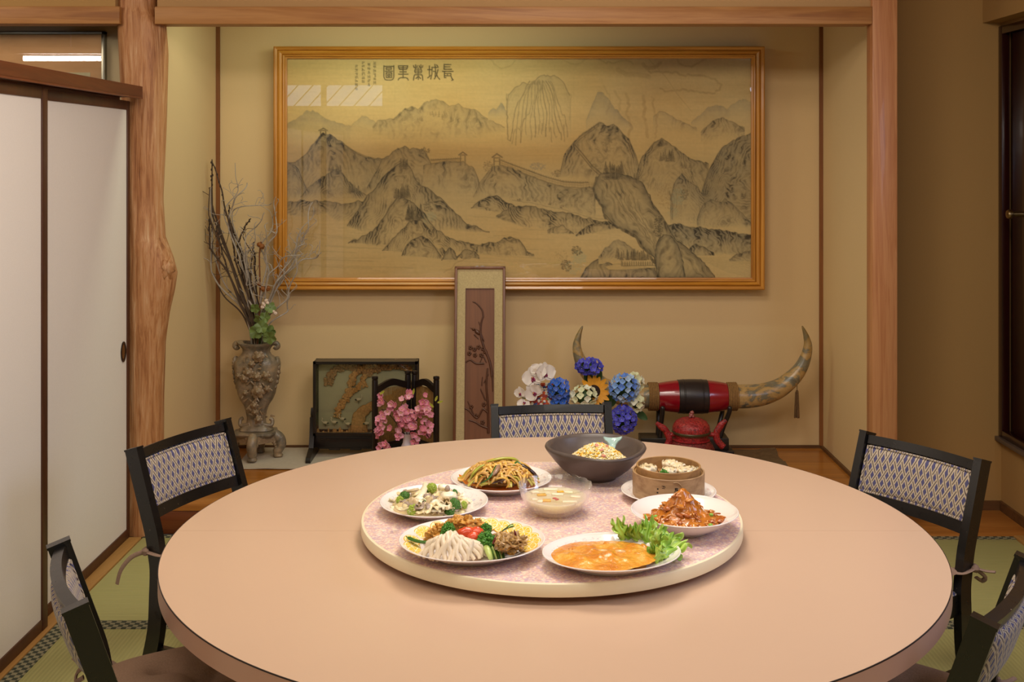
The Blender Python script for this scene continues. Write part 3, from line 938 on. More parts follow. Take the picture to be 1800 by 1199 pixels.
# ---- carved stone vase on its footed stand
def vase():
    t0 = NT('mottled_soapstone')
    a = t0.noise(t0.coords(), 14, 5, 0.65, 0.6); c = t0.noise(t0.coords(), 60, 4, 0.7)
    col = t0.ramp(t0.math('ADD', t0.math('MULTIPLY', a, 0.8), t0.math('MULTIPLY', c, 0.25)), [(0.32, '3f3a2e'), (0.45, '6c6150'), (0.58, '8b7860'), (0.72, 'a38765'), (0.85, '5a5142')])
    t0.base(col, 0.35, 0, 0.5, 0.1); t0.bump(c, 0.7, 0.004)
    ms = t0.m
    mf = plain('carved_flower_stone', '8f775a', 0.4, var=0.25, scale=60, bump=0.4)
    x0 = -1.222; y0 = 5.215; z0 = TF + 0.005
    t = thing('carved_vase', 'grey-brown carved stone vase with flower relief on a footed stand', 'vase', (x0, y0, z0))
    # body: squared-oval section, profile in metres above stand foot
    prof = [(0.070, 0.128), (0.078, 0.131), (0.074, 0.140), (0.060, 0.150), (0.046, 0.160), (0.043, 0.185), (0.047, 0.215), (0.058, 0.245), (0.074, 0.270), (0.086, 0.300), (0.095, 0.345), (0.1015, 0.395), (0.104, 0.430), (0.100, 0.450), (0.086, 0.466), (0.070, 0.478), (0.062, 0.492), (0.064, 0.506), (0.078, 0.518), (0.088, 0.526), (0.088, 0.533), (0.080, 0.535), (0.062, 0.532), (0.052, 0.505), (0.052, 0.46), (0.0, 0.45)]
    def mod(r, z, a, i):
        sq = 1 / max(abs(math.cos(a)), abs(math.sin(a))) ** 0.35
        k = 1 + 0.02 * math.sin(9 * a + z * 40) + 0.05 * mnoise.noise(Vector((math.cos(a) * 3, math.sin(a) * 3, z * 20)))
        if r < 0.06 and z > 0.44: k = 1
        zz = z
        if z > 0.51: zz = z + 0.010 * abs(math.cos(a)) ** 3     # upturned lip ends
        return r * sq * k, zz
    b = MB(); b.lathe(prof, 72, 1.0, 0.62, mod=mod); b.build('body', ms, t, angle=60)
    # scroll ears on the lip and shoulders
    for s in (-1, 1):
        b = MB()
        b.tube(spline([(s * 0.075, 0, 0.532), (s * 0.094, 0, 0.530), (s * 0.100, 0, 0.518), (s * 0.092, 0, 0.510), (s * 0.084, 0, 0.516)], 6), [0.012] * 25, 8)
        b.blob((s * 0.098, 0, 0.44), (0.014, 0.02, 0.03), 12, 10, 0.5, 10, s + 2)
        for k in range(6): b.blob((s * (0.104 - 0.001 * k * k), 0.0, 0.42 - k * 0.022), (0.009, 0.015, 0.014), 10, 8, 0.5, 10, k + s)
        b.build('side_carving', ms, t, angle=80)
        b = MB()
        b.tube(spline([(s * 0.03, -0.02, 0.16), (s * 0.07, -0.01, 0.152), (s * 0.074, 0, 0.175), (s * 0.062, 0, 0.182)], 5), 0.009, 8)
        b.build('foot_scroll', ms, t, angle=80)
    # relief flowers down the front
    def rosette(cx, cz, r, seed):
        random.seed(seed)
        b = MB()
        yb = -0.062 * 1.12
        for ring, (n, rr, tilt) in enumerate(((6, 1.0, 0.2), (5, 0.62, 0.7), (3, 0.3, 1.1))):
            for k in range(n):
                a = 2 * PI * k / n + ring * 0.5 + U(-.1, .1)
                px = cx + math.cos(a) * r * rr * 0.6; pz = cz + math.sin(a) * r * rr * 0.6
                M = Matrix.Rotation(-a, 4, 'Y') @ Matrix.Rotation(tilt, 4, 'Z')
                b.blob((px, yb - 0.004 - ring * 0.005, pz), (r * 0.42, 0.0035, r * 0.34), 10, 7, 0.25, 9, k + seed, M=M)
        b.build('relief_flower', mf, t, angle=80)
    for (px, py, r) in ((455, 627, 0.030), (437, 655, 0.028), (452, 662, 0.024), (468, 660, 0.024), (430, 665, 0.022), (454, 688, 0.034), (448, 712, 0.020), (443, 640, 0.018), (470, 683, 0.018), (449, 724, 0.015), (455, 737, 0.020), (420, 660, .014), (476, 668, .014), (432, 690, .014)):
        q = P(px, py, 5.15)
        rosette(q.x - x0, q.z - z0, r, px)
    b = MB(); random.seed(3)
    for k in range(60):
        px = 450 + random.gauss(0, 11); py = U(620, 745); q = P(px, py, 5.15)
        q2 = Vector((q.x - x0, -0.066, q.z - z0))
        b.tube([q2, q2 + Vector((U(-.02, .02), -0.008, U(-.02, .02)))], [0.006, 0.002], 5)
    b.build('relief_leaves', mf, t)
    # stand
    b = MB()
    b.lathe([(0.06, 0.108), (0.090, 0.110), (0.096, 0.118), (0.094, 0.126), (0.07, 0.1285)], 48, 1, 0.78, mod=lambda r, z, a, i: (r / max(abs(math.cos(a)), abs(math.sin(a))) ** 0.6, z))
    b.build('stand_top', ms, t)
    for (ax, ay) in ((-1, -1), (1, -1), (-1, 1), (1, 1)):
        b = MB()
        # rotated plan: one leg toward the viewer
        a = math.atan2(ay, ax) + 0.80
        d = Vector((math.cos(a), math.sin(a) * 0.85, 0))
        pth = [d * 0.080 + Vector((0, 0, 0.112)), d * 0.108 + Vector((0, 0, 0.092)), d * 0.114 + Vector((0, 0, 0.06)), d * 0.098 + Vector((0, 0, 0.03)), d * 0.100 + Vector((0, 0, 0.010))]
        b.tube(spline(pth, 5), [0.024] * 6 + [0.024] * 5 + [0.022] * 5 + [0.019] * 4 + [0.020], 9)
        b.blob((d.x * 0.102, d.y * 0.102, 0.011), (0.022, 0.018, 0.011), 12, 8, 0.3, 9, ax + 2 * ay + 5)
        b.build('stand_leg', ms, t, angle=80)
    for k in range(4):
        a0 = math.atan2(-1, -1) + 0.80 + k * PI / 2; a1 = a0 + PI / 2
        p0 = Vector((math.cos(a0), math.sin(a0) * 0.85, 0)) * 0.10; p1 = Vector((math.cos(a1), math.sin(a1) * 0.85, 0)) * 0.10
        b = MB(); b.bar([p0 + Vector((0, 0, 0.095)), p1 + Vector((0, 0, 0.095))], 0.014, 0.036)
        random.seed(k)
        for j in range(22):
            s_ = (j + 0.5) / 22; q = p0.lerp(p1, s_)
            z = 0.082 - 0.03 * (1 - (2 * s_ - 1) ** 2) * -1 - 0.05 * abs(2 * s_ - 1) ** 2
            b.tube([q + Vector((0, 0, 0.085)), q + Vector((U(-.008, .008), U(-.004, .004), z - 0.01))], [0.005, 0.003], 5)
            b.blob(q + Vector((0, 0, z)), 0.009, 7, 5, 0.4, 8, j)
        b.build('stand_fretwork', mf, t, angle=80)
vase()
VX, VY, VZ = -1.222, 5.215, TF + 0.505

# ---- branches in the vase (each one its own thing)
M_br = plain('dark_willow_bark', '4a3626', 0.75, var=0.25, scale=80, bump=0.3)
M_br2 = plain('silvery_curly_willow', 'a3968a', 0.5, var=0.25, scale=60, bump=0.3)
M_bud = plain('pussy_willow_bud', '33241a', 0.8, var=0.2)
def branch(px_path, mat, r0, label, group, buds=0, Y=None, seed=0, curl=0.0, twigs=0):
    random.seed(seed)
    Yt = Y if Y else VY + U(-0.05, 0.07)
    pts = [Vector((VX + U(-.02, .02), VY + U(-.012, .012), VZ - 0.03))]
    n = len(px_path)
    for i, (x, y) in enumerate(px_path):
        w = min(1.0, (i + 1) / n * 1.3)
        pts.append(P(x, y, VY * (1 - w) + Yt * w))
    pts = spline(pts, 7)
    m = len(pts)
    for i in range(m):
        k = i / m
        if curl:
            pts[i] = pts[i] + Vector((math.sin(k * 21 + seed) * curl * k, math.cos(k * 17 + seed * 2) * curl * 1.2 * k, math.sin(k * 25 + seed) * curl * 0.4 * k))
        pts[i] = pts[i] + Vector((mnoise.noise(Vector((k * 9, seed, 0))), mnoise.noise(Vector((k * 9, seed, 5))), 0)) * 0.008 * min(1, k * 3)
        if pts[i].y > YB - 0.02: pts[i].y = YB - 0.02
    for p in pts: p.x = max(p.x, XA0 + 0.03)
    o = Vector((VX, VY, VZ))
    b = MB(); b.tube([p - o for p in pts], [r0 * 1.25 * (1 - 0.62 * i / m) for i in range(m)], 6)
    t = b.mesh('branch', mat)
    root = put('willow_branch', t, loc=o)
    tag(root, label, 'branch', group)
    if twigs:
        tb = MB()
        for q in range(twigs):
            i = int(m * U(0.35, 0.9)); p = pts[i] - o; a = U(0, 2 * PI); s = U(0.03, 0.09)
            d = Vector((math.cos(a) * 0.9, U(-.4, .3), abs(math.sin(a)) * 0.9 + 0.2)) * s
            mid = p + d * 0.5 + Vector((U(-.02, .02), 0, U(-.015, .015)))
            e = p + d
            tb.tube(spline([p, mid, e, e + Vector((U(-.02, .02), 0, U(-.005, .02)))], 4), [r0 * 0.35] * 12 + [r0 * 0.15], 5)
        tb.build('side_twigs', mat, root)['kind'] = 'stuff'
    if buds:
        bb = MB()
        for q in range(buds):
            i = int(m * (0.35 + 0.63 * q / buds)); p = pts[i] - o
            bb.blob(p + Vector((r0 * U(-.8, .8), -r0 * 0.3, 0)), (0.0032, 0.0032, 0.0062), 7, 5)
        bb.build('buds', M_bud, root)['kind'] = 'stuff'
    return root
DG = 'dark budded willow stems in the carved vase'
SG = 'silvery curly twigs in the carved vase'
dark = [
    [(438, 560), (405, 460), (378, 390), (350, 325), (335, 305)],
    [(440, 560), (410, 470), (375, 370), (352, 310), (345, 280)],
    [(445, 560), (425, 470), (400, 380), (385, 320), (374, 283)],
    [(436, 565), (400, 480), (365, 430), (352, 400), (347, 384)],
    [(446, 560), (430, 470), (415, 420), (405, 390), (402, 360)],
    [(450, 560), (428, 500), (412, 450), (407, 400), (395, 372)],
    [(448, 560), (440, 490), (422, 430), (430, 400), (442, 384)],
    [(443, 560), (420, 520), (398, 470), (388, 430), (380, 400)],
    [(447, 560), (436, 520), (424, 480), (418, 450), (417, 430)],
    [(452, 560), (450, 500), (448, 455), (445, 440), (447, 425)],
]
for i, p in enumerate(dark):
    lb = ['longest far-left dark budded stem, its tip bent furthest left', 'dark budded stem with the tallest tip of all, beside the far-left one', 'dark budded stem whose tall tip touches the corner strip', 'short dark budded stem at the left, ending at half height', 'dark budded stem ending just right of the corner strip', 'dark budded stem with its tip bent back left over the corner strip', 'dark budded stem with its tip leaning right below the tallest ones', 'short dark budded stem crossing the corner strip', 'short dark budded stem just right of the corner strip', 'upright dark budded stem nearest the dry seed-pod stem'][i]
    branch(p, M_br, 0.0052, lb, DG, buds=14, seed=11 + i)
curly = [
    [(430, 560), (395, 520), (372, 480), (362, 440), (365, 400)],
    [(432, 555), (385, 500), (356, 450), (340, 390), (343, 330)],
    [(434, 555), (390, 490), (372, 440), (350, 425), (340, 370)],
    [(440, 560), (410, 480), (385, 420), (355, 350), (368, 328)],
    [(440, 560), (425, 450), (395, 370), (420, 330), (410, 285)],
    [(444, 560), (420, 450), (400, 380), (418, 350), (430, 322)],
    [(448, 560), (430, 450), (405, 375), (450, 362), (478, 358)],
    [(452, 560), (440, 500), (430, 440), (445, 400), (470, 375)],
    [(454, 565), (448, 500), (436, 460), (446, 420), (452, 390)],
    [(456, 560), (462, 500), (470, 440), (485, 400), (483, 345)],
    [(455, 560), (470, 480), (462, 430), (480, 395), (484, 370)],
    [(460, 560), (475, 520), (500, 480), (525, 440), (530, 425)],
    [(462, 560), (480, 510), (510, 470), (535, 400), (552, 365)],
    [(464, 565), (490, 500), (520, 465), (545, 455), (563, 448)],
    [(462, 560), (478, 520), (500, 485), (512, 440), (540, 430)],
    [(466, 565), (490, 540), (510, 510), (520, 470), (528, 450)],
    [(470, 575), (500, 550), (508, 530), (503, 500), (508, 470)],
    [(458, 560), (466, 520), (475, 480), (500, 455), (528, 445)],
    [(455, 560), (445, 500), (440, 450), (432, 420), (420, 400)],
    [(450, 560), (436, 520), (432, 480), (436, 440), (446, 430)],
    [(452, 560), (468, 500), (468, 460), (466, 420), (470, 395)],
    [(462, 560), (495, 480), (530, 430), (540, 395), (550, 355)],
]
for i, p in enumerate(curly):
    left = p[-1][0] < 455
    branch(p, M_br2 if (i % 3 or not left) else M_br, 0.0042 if i % 2 else 0.0034,
           ['thin curly twig arching left and ending low in a hook', 'leftmost curly twig bowing out toward the log pillar', 'thin curly twig winding up inside the leftmost one', 'curly twig with a kink at mid height, left of the strip', 'curly twig reaching the high open loop right of the strip', 'curly twig ending beside the high loop', 'long thin twig bending flat to the right toward the frame', 'twig curling right toward the frame below the long flat one', 'short upright curly twig in the middle of the bunch', 'pale twig climbing along the left side of the painting frame', 'pale twig ending in front of the left frame side', 'pale twig reaching the lower left of the painting', 'tallest pale twig in front of the painting, straight and thick', 'lowest pale twig leaning furthest right over the painting', 'pale twig crossing the lower frame corner and bending right', 'short pale twig low at the right under the frame corner', 'short pale twig rising beside the frame below the painting', 'pale twig arching over the frame corner into the painting', 'thin pale twig curling left in the middle of the bunch', 'thin twig among the dark stems at the centre', 'pale twig winding up right of the seed-pod stem', 'second tallest pale twig in front of the painting, strongly curled'][i],
           SG if left else 'silvery twigs leaning toward the painting', seed=40 + i, curl=0.012, twigs=7)
# the brown stem with dry berries
stem = thing('dry_berry_stem', 'brown stem with round dry seed pods standing upright in the vase', 'branch', (VX, VY, VZ))
b = MB(); pp = [P(x, y, VY - 0.02) - Vector((VX, VY, VZ)) for x, y in ((452, 610), (456, 560), (457, 500), (456, 450), (459, 425))]
b.tube(spline(pp, 5), 0.0035, 6); b.build('stem', plain('red_brown_stem', '6d3d1c', 0.7), stem)
for (x, y, r) in ((460, 433, 9), (456, 430, 7), (463, 507, 9), (471, 507, 8), (456, 500, 6)):
    b = MB(); q = P(x, y, VY - 0.025) - Vector((VX, VY, VZ)); b.blob(q, r / 2 * VY / F * 1.1, 12, 9, 0.4, 9, x)
    b.build('seed_pod', plain('orange_brown_pod', '8f5420', 0.7, var=0.3), stem)
# leafy sprig with pale blossoms in the mouth
sprig = thing('leafy_sprig', 'small artificial sprig with green lobed leaves and pale pink blossoms in the vase mouth', 'flowers', (VX, VY - 0.03, VZ))
M_leaf = plain('fresh_leaf_green', '66793a', 0.5, var=0.3, scale=30)
M_leafd = plain('deep_leaf_green', '2f4d1f', 0.5, var=0.3, scale=30)
def lobed_leaf(r, seed, lob=5, cup=0.25):
    random.seed(seed)
    b = MB()
    def fn(u, v):
        a = 2 * PI * u
        rr = r * v * (0.78 + 0.22 * abs(math.cos(a * lob / 2)) + 0.04 * math.sin(a * 17))
        return Vector((rr * math.cos(a), rr * math.sin(a), cup * r * (v ** 2) * (0.6 + 0.5 * math.sin(a * lob + seed))))
    b.slab(fn, 0.0012, 41, 7)
    return b.mesh('leaf', M_leaf, angle=80)
so = Vector((VX, VY - 0.03, VZ))
for i, (x, y, r) in enumerate(((449, 542, 8), (475, 541, 9), (455, 562, 9), (466, 558, 9), (451, 583, 12), (472, 583, 11), (474, 593, 11), (460, 575, 10))):
    put('leaf', lobed_leaf(r * VY / F * 1.15, i), sprig, P(x, y, VY - 0.05 - 0.006 * i) - so, (PI / 2 + U(-.5, .4), U(-.4, .4), U(-.5, .5)))
b = MB()
for (x, y) in ((449, 545), (475, 545), (466, 560), (472, 585), (465, 535)):
    q = P(x, y, VY - 0.045) - so
    b.tube(spline([Vector((0.01, 0.02, -0.02)), q * 0.6 + Vector((0, 0.01, 0)), q], 4), 0.0016, 5)
b.build('stalk', M_leafd, sprig)
for (x, y) in ((463, 534), (467, 537), (462, 540), (470, 533), (481, 548), (484, 551), (468, 529)):
    b = MB(); b.blob(P(x, y, VY - 0.055) - so, 0.0085, 10, 8, 0.5, 10, x); b.build('blossom', plain('pale_blossom', 'd6bfae', 0.8), sprig)

# ---- glass display case with a carved cork scene
def display_case():
    x0 = (550 - 913) * 5.2 / F; x1 = (734 - 913) * 5.2 / F
    cx = (x0 + x1) / 2; hw = (x1 - x0) / 2; zt = 0.579; zb = 0.235
    t = thing('display_case', 'black framed glass case with a carved cork scene of cranes and pine', 'ornament', (cx, 5.24, TF + 0.005))
    z0 = zt - TF - 0.005; zb = zb - TF - 0.005
    y0, y1 = -0.04, 0.045
    fw = 0.013
    b = MB()
    for (sx) in (-1, 1):
        for y in (y0, y1 - fw):
            b.rbox((sx * hw - (fw if sx > 0 else 0), y, zb), (sx * hw + (0 if sx > 0 else fw), y + fw, z0), 0.001, 1)
    for y in (y0, y1 - fw):
        b.rbox((-hw, y, zb), (hw, y + fw, zb + fw), 0.001, 1); b.rbox((-hw, y, z0 - fw), (hw, y + fw, z0), 0.001, 1)
    b.box((-hw + 0.002, y0 + 0.002, z0 - 0.004), (hw - 0.002, y1 - 0.002, z0 - 0.0005))
    b.build('frame', M_black2, t)
    b = MB(); b.box((-hw + fw, y1 - 0.009, zb + 0.004), (hw - fw, y1 - 0.005, z0 - 0.006))
    b.build('backdrop', plain('greenish_grey_backdrop', 'b0ab8e', 0.7, var=0.06, scale=6), t)
    b = MB(); b.box((-hw + 0.004, y0 + 0.005, zb + fw), (hw - 0.004, y0 + 0.0065, z0 - fw)); b.build('glass', M_glass, t)
    b = MB()
    for s in (-1, 1): b.box((s * (hw - 0.0055) - 0.0007, y0 + fw, zb + fw), (s * (hw - 0.0055) + 0.0007, y1 - fw, z0 - fw))
    b.build('side_glass', M_glass, t)
    O = Vector((cx, 5.24, TF + 0.005))
    def q(x, y, d=0.025): 
        return P(x, y, 5.24 + d) - O
    mc = plain('carved_cork', 'c9965a', 0.85, var=0.35, scale=110, bump=0.6)
    mcd = plain('carved_cork_dark', 'a57c52', 0.85, var=0.35, scale=110, bump=0.6)
    random.seed(5)
    b = MB()   # trunk at right foot, sweeping up right
    b.tube(spline([q(632, 762), q(630, 742), q(634, 728), q(646, 718), q(665, 708), q(690, 700)], 5), [0.040] * 5 + [0.032] * 5 + [0.026] * 5 + [0.02] * 11, 12, 0.35, up=(0, 1, 0))
    b.build('cork_trunk', mc, t, angle=80)
    def limb(path, r, m, name, rough=0.7):
        b = MB(); pts = spline([q(x, y, 0.028) for x, y in path], 8)
        b.tube(pts, [r * (0.8 + 0.5 * mnoise.noise(p * 60)) for p in pts], 9, 0.5, up=(0, 1, 0))
        for p in pts:
            for k in range(4):
                c = p + Vector((U(-1, 1) * r * 1.5, -0.004, U(-1, 1) * r * 1.5))
                b.blob(c, (U(.4, .9) * r, r * 0.4, U(.4, .9) * r), 7, 5, 0.6, 9, random.random() * 50)
        b.build(name, m, t, angle=80)
    limb([(592, 727), (602, 710), (612, 692), (620, 668), (626, 655), (640, 646), (660, 640), (690, 642)], 0.0105, mc, 'cork_branch')
    limb([(577, 672), (582, 660), (590, 652), (604, 642), (620, 645), (640, 655), (655, 650), (690, 640), (712, 641)], 0.011, mcd, 'cork_branch')
    limb([(641, 676), (640, 662), (652, 652), (676, 646), (700, 643), (720, 650)], 0.008, mc, 'cork_branch')
    limb([(618, 690), (628, 682), (636, 676)], 0.007, mc, 'cork_branch')
    limb([(690, 700), (700, 690), (715, 684), (724, 672)], 0.009, mcd, 'cork_branch')
    b = MB()
    for k in range(90):
        x = U(558, 726); p = q(x, 763 - abs(random.gauss(0, 3)), U(0.0, 0.03))
        b.blob(p, (U(.003, .009), 0.004, U(.005, .016)), 7, 5, 0.6, 9, k)
    o = b.build('cork_ground', mc, t, angle=80); o['kind'] = 'stuff'
    mw = plain('ivory_crane', 'd8c9ac', 0.7); mt = plain('dark_crane_tail', '28231f', 0.7)
    for (x, y, s) in ((572, 743, -1), (588, 742, -1), (602, 736, -1), (612, 745, -1), (630, 702, 1), (644, 744, 1)):
        b = MB(); c = q(x, y, 0.01)
        b.blob(c, (0.0125, 0.005, 0.0065), 12, 8)
        b.tube(spline([c + Vector((s * 0.010, 0, 0.002)), c + Vector((s * 0.017, 0, 0.010)), c + Vector((s * 0.013, 0, 0.019)), c + Vector((s * 0.018, 0, 0.022))], 4), 0.0018, 5)
        cr = b.build('crane', mw, t)
        b = MB(); b.blob(c + Vector((-s * 0.011, -0.001, -0.002)), (0.006, 0.004, 0.004), 8, 6); b.tube([c, c + Vector((0, 0, -0.022))], 0.0008, 4); b.build('tail', mt, cr)
    # base and feet
    b = MB()
    b.rbox((-hw + 0.004, -0.020, 0.045), (hw - 0.004, 0.022, zb), 0.002)
    b.build('plinth', M_black2, t)
    b = MB()
    b.rbox((-hw + 0.03, -0.024, 0.078), (hw - 0.05, -0.020, 0.086), 0.001, 1)
    n = 9
    for k in range(n):
        xx = -hw + 0.02 + (2 * hw - 0.04) * k / n
        b.rbox((xx, -0.012, 0.030 if k % 2 else 0.036), (xx + (2 * hw - 0.04) / n + 0.002, 0.0, 0.046), 0.002, 1)
    b.build('fret_apron', M_black2, t)
    for s in (-1, 1):
        b = MB()
        M = Matrix.Rotation(PI / 2, 4, 'Z')
        # foot: long runner front to back with upright strut
        out = [(-0.125, 0.0), (-0.128, 0.012), (-0.118, 0.024), (-0.095, 0.032), (-0.050, 0.050), (-0.030, 0.10), (-0.022, 0.16), (-0.020, 0.185), (0.020, 0.185), (0.022, 0.16), (0.030, 0.10), (0.050, 0.050), (0.095, 0.030), (0.115, 0.018), (0.118, 0.0)]
        M = Matrix(((0, 1, 0, s * (hw + 0.007)), (1, 0, 0, 0), (0, 0, 1, 0), (0, 0, 0, 1)))
        b.prism(out, -0.011, 0.011, M)
        b.prism([(-0.012, 0.17), (-0.018, 0.20), (-0.01, 0.225), (0.01, 0.225), (0.018, 0.20), (0.012, 0.17)], -0.008, 0.004, M)
        b.build('foot', M_black2, t, angle=30)
display_case()

# ---- small two-leaf screen with bamboo blinds
def folding_screen():
    zt = P(0, 655, 5.13).z
    L = Vector(((659 - 913) * 4.98 / F, 4.98, TF)); Cn = Vector(((724 - 913) * 5.13 / F, 5.125, TF)); R_ = Vector(((767 - 913) * 4.98 / F, 4.98, TF))
    t = thing('folding_screen', 'small black two-leaf screen with thin bamboo blinds behind the pink blossoms', 'screen', (Cn.x, Cn.y, TF))
    mb = plain('bamboo_slats', '8a6630', 0.45, var=0.35, scale=90)
    H = 0.413
    for s, E in ((-1, L), (1, R_)):
        d = E - Cn; ln = d.length; a = math.atan2(d.y, d.x)
        leaf = put('screen_leaf', None, t, None, (0, 0, a))
        leaf_b = MB()
        pw = 0.021
        x0 = 0.012
        for xx in (x0, ln - pw / 2):
            leaf_b.rbox((xx, -0.010, 0), (xx + pw, 0.010, H), 0.003)
            leaf_b.rbox((xx - 0.001, -0.011, H), (xx + pw + 0.001, 0.011, H + 0.016), 0.004)
        # arched top rail
        n = 16; pts = []
        for i in range(n + 1):
            u = i / n; pts.append((x0 + pw + (ln - pw - x0) * u * 0.98 - 0.002, H - 0.030 + 0.022 * math.sin(PI * u) ** 1.5))
        bot = [(p[0], p[1] - 0.030) for p in pts][::-1]
        leaf_b.prism(pts + bot, -0.007, 0.007)
        leaf_b.rbox((x0, -0.007, 0.03), (ln, 0.007, 0.055), 0.002); leaf_b.rbox((x0, -0.006, 0.11), (ln, 0.006, 0.125), 0.002)
        me = leaf_b.mesh('leaf_frame', M_black2, angle=30)
        bpy.data.objects.remove(leaf)
        leaf = put('screen_leaf', me, t, None, (0, 0, a))
        b = MB(); k = x0 + pw
        random.seed(4)
        while k < ln - pw / 2:
            b.tube([(k + 0.0016, 0.001, 0.12), (k + 0.0016, 0.001, H - 0.045)], 0.0014 * U(.8, 1.1), 5); k += 0.0044
        o = b.build('bamboo_blind', mb, leaf); o['kind'] = 'stuff'
    b = MB(); b.tube([(0, -0.012, H - 0.06), (0, -0.012, H - 0.035)], 0.003); b.build('hinge', M_brass, t)
folding_screen()

# ---- pink blossoms in a white vase
def petal_mesh(name, mat, L, Wd, cup=0.3, notch=0.0, nu=7, nv=6, wave=0.0, th=0.0012):
    def fn(u, v):
        w = Wd * math.sin(PI * min(1, max(0, v * 0.86 + 0.10))) ** 0.8
        x = (2 * u - 1) * w / 2
        y = L * v - notch * L * (1 - abs(2 * u - 1)) * (v > 0.9)
        z = cup * L * (v ** 1.6) + cup * 0.6 * Wd * (2 * u - 1) ** 2 * 0.5 + wave * math.sin(v * 9 + u * 5) * L
        return Vector((x, y, z))
    b = MB(); b.slab(fn, th, nu, nv)
    return b
def flower_mesh(name, mats, n, L, Wd, cup, notch=0.1, jit=0.0, seed=0, centre=0.003, tilt=0.0, wave=0.0):
    random.seed(seed)
    B = MB()
    for k in range(n):
        p = petal_mesh('', None, L, Wd, cup, notch, 5, 5, wave)
        M = Matrix.Rotation(2 * PI * k / n + U(-jit, jit), 4, 'Z') @ Matrix.Rotation(tilt + U(-jit, jit), 4, 'X')
        B.mat = 0
        B.add([M @ Vector(v) for v in p.v], p.f)
    if centre:
        B.mat = 1; B.blob((0, 0, centre * 0.7), centre, 7, 5)
    return B.mesh(name, mats, angle=80)
def facing(d):
    return Vector(d).to_track_quat('Z', 'Y').to_euler()
M_pinkc = plain('yellow_stamen', 'd9b86a', 0.6)
M_pinks = [plain('pink_blossom_petal', c, 0.7, var=0.15, scale=60) for c in ('e08fa4', 'ea a9b8'.replace(' ', ''), 'd97f92')]
PX0 = Vector(((716 - 913) * 4.86 / F, 4.86, TF))
wv = thing('bud_vase', 'white pear-shaped porcelain vase holding the pink blossoms', 'vase', PX0)
b = MB(); b.lathe([(0.0, 0.002), (0.030, 0.0), (0.032, 0.006), (0.055, 0.045), (0.060, 0.075), (0.052, 0.105), (0.034, 0.135), (0.020, 0.165), (0.018, 0.19), (0.022, 0.205), (0.019, 0.204), (0.014, 0.18), (0.0, 0.17)], 40)
b.build('body', plain('pale_lilac_porcelain', 'cfc6cc', 0.15, coat=0.3), wv)
pk = thing('blossom_spray', 'pink artificial blossom spray spreading in front of the small screen', 'flowers', PX0)
fm = [flower_mesh('blossom', [m, M_pinkc], 5, 0.0145, 0.0145, 0.35, 0.12, 0.15, i, 0.0028) for i, m in enumerate(M_pinks)]
fm += [flower_mesh('blossom', [m, M_pinkc], 5, 0.0135, 0.013, 0.8, 0.12, 0.2, i + 5, 0.0028) for i, m in enumerate(M_pinks)]
random.seed(21)
cl = [(x, y) for (cx, cy, sx, sy, n) in ((713, 735, 17, 17, 48), (672, 735, 6, 10, 9), (668, 760, 5, 16, 13), (676, 782, 7, 6, 7), (672, 705, 5, 8, 6), (716, 690, 6, 8, 5), (748, 722, 8, 16, 16), (750, 755, 9, 10, 11), (733, 772, 9, 8, 8), (690, 715, 10, 8, 9), (700, 760, 8, 8, 5), (748, 705, 6, 5, 4))
      for (x, y) in [(cx + random.gauss(0, 0.8) * sx * 0.8, cy + random.gauss(0, 0.8) * sy * 0.8) for _ in range(n)]]
for i, (x, y) in enumerate(cl):
    x = min(max(x, 658), 768); y = min(max(y, 686), 792)
    Y = 4.86 - 0.035 + U(-0.045, 0.035)
    p = P(x, y, Y) - PX0
    put('blossom', fm[i % 6], pk, p, facing((U(-.7, .7) + (x - 713) * 0.01, -1, U(-.3, .8))), U(0.8, 1.15))
b = MB()
for (pth) in ([(716, 770), (712, 740), (705, 715), (716, 692)], [(714, 770), (690, 735), (672, 720), (664, 745), (672, 785)], [(716, 770), (735, 735), (750, 710)], [(716, 770), (740, 755), (755, 770), (758, 765)], [(714, 770), (690, 720), (672, 700), (668, 690)]):
    b.tube(spline([P(x, y, 4.85) - PX0 for x, y in pth], 5), 0.0022, 5)
b.build('stem', plain('brown_twig', '4a3226', 0.7), pk)
ly = plain('yellow_green_bud', 'b3b544', 0.6)
for (x, y, a) in ((765, 705, 0.4), (762, 716, -0.7), (668, 693, 0.9), (726, 693, 0.2), (769, 708, 1.2)):
    pb = petal_mesh('', None, 0.026, 0.010, 0.4, 0, 5, 6); pb.build('bud_leaf', ly, pk, loc=P(x, y, 4.82) - PX0, rot=(PI / 2, a, 0))

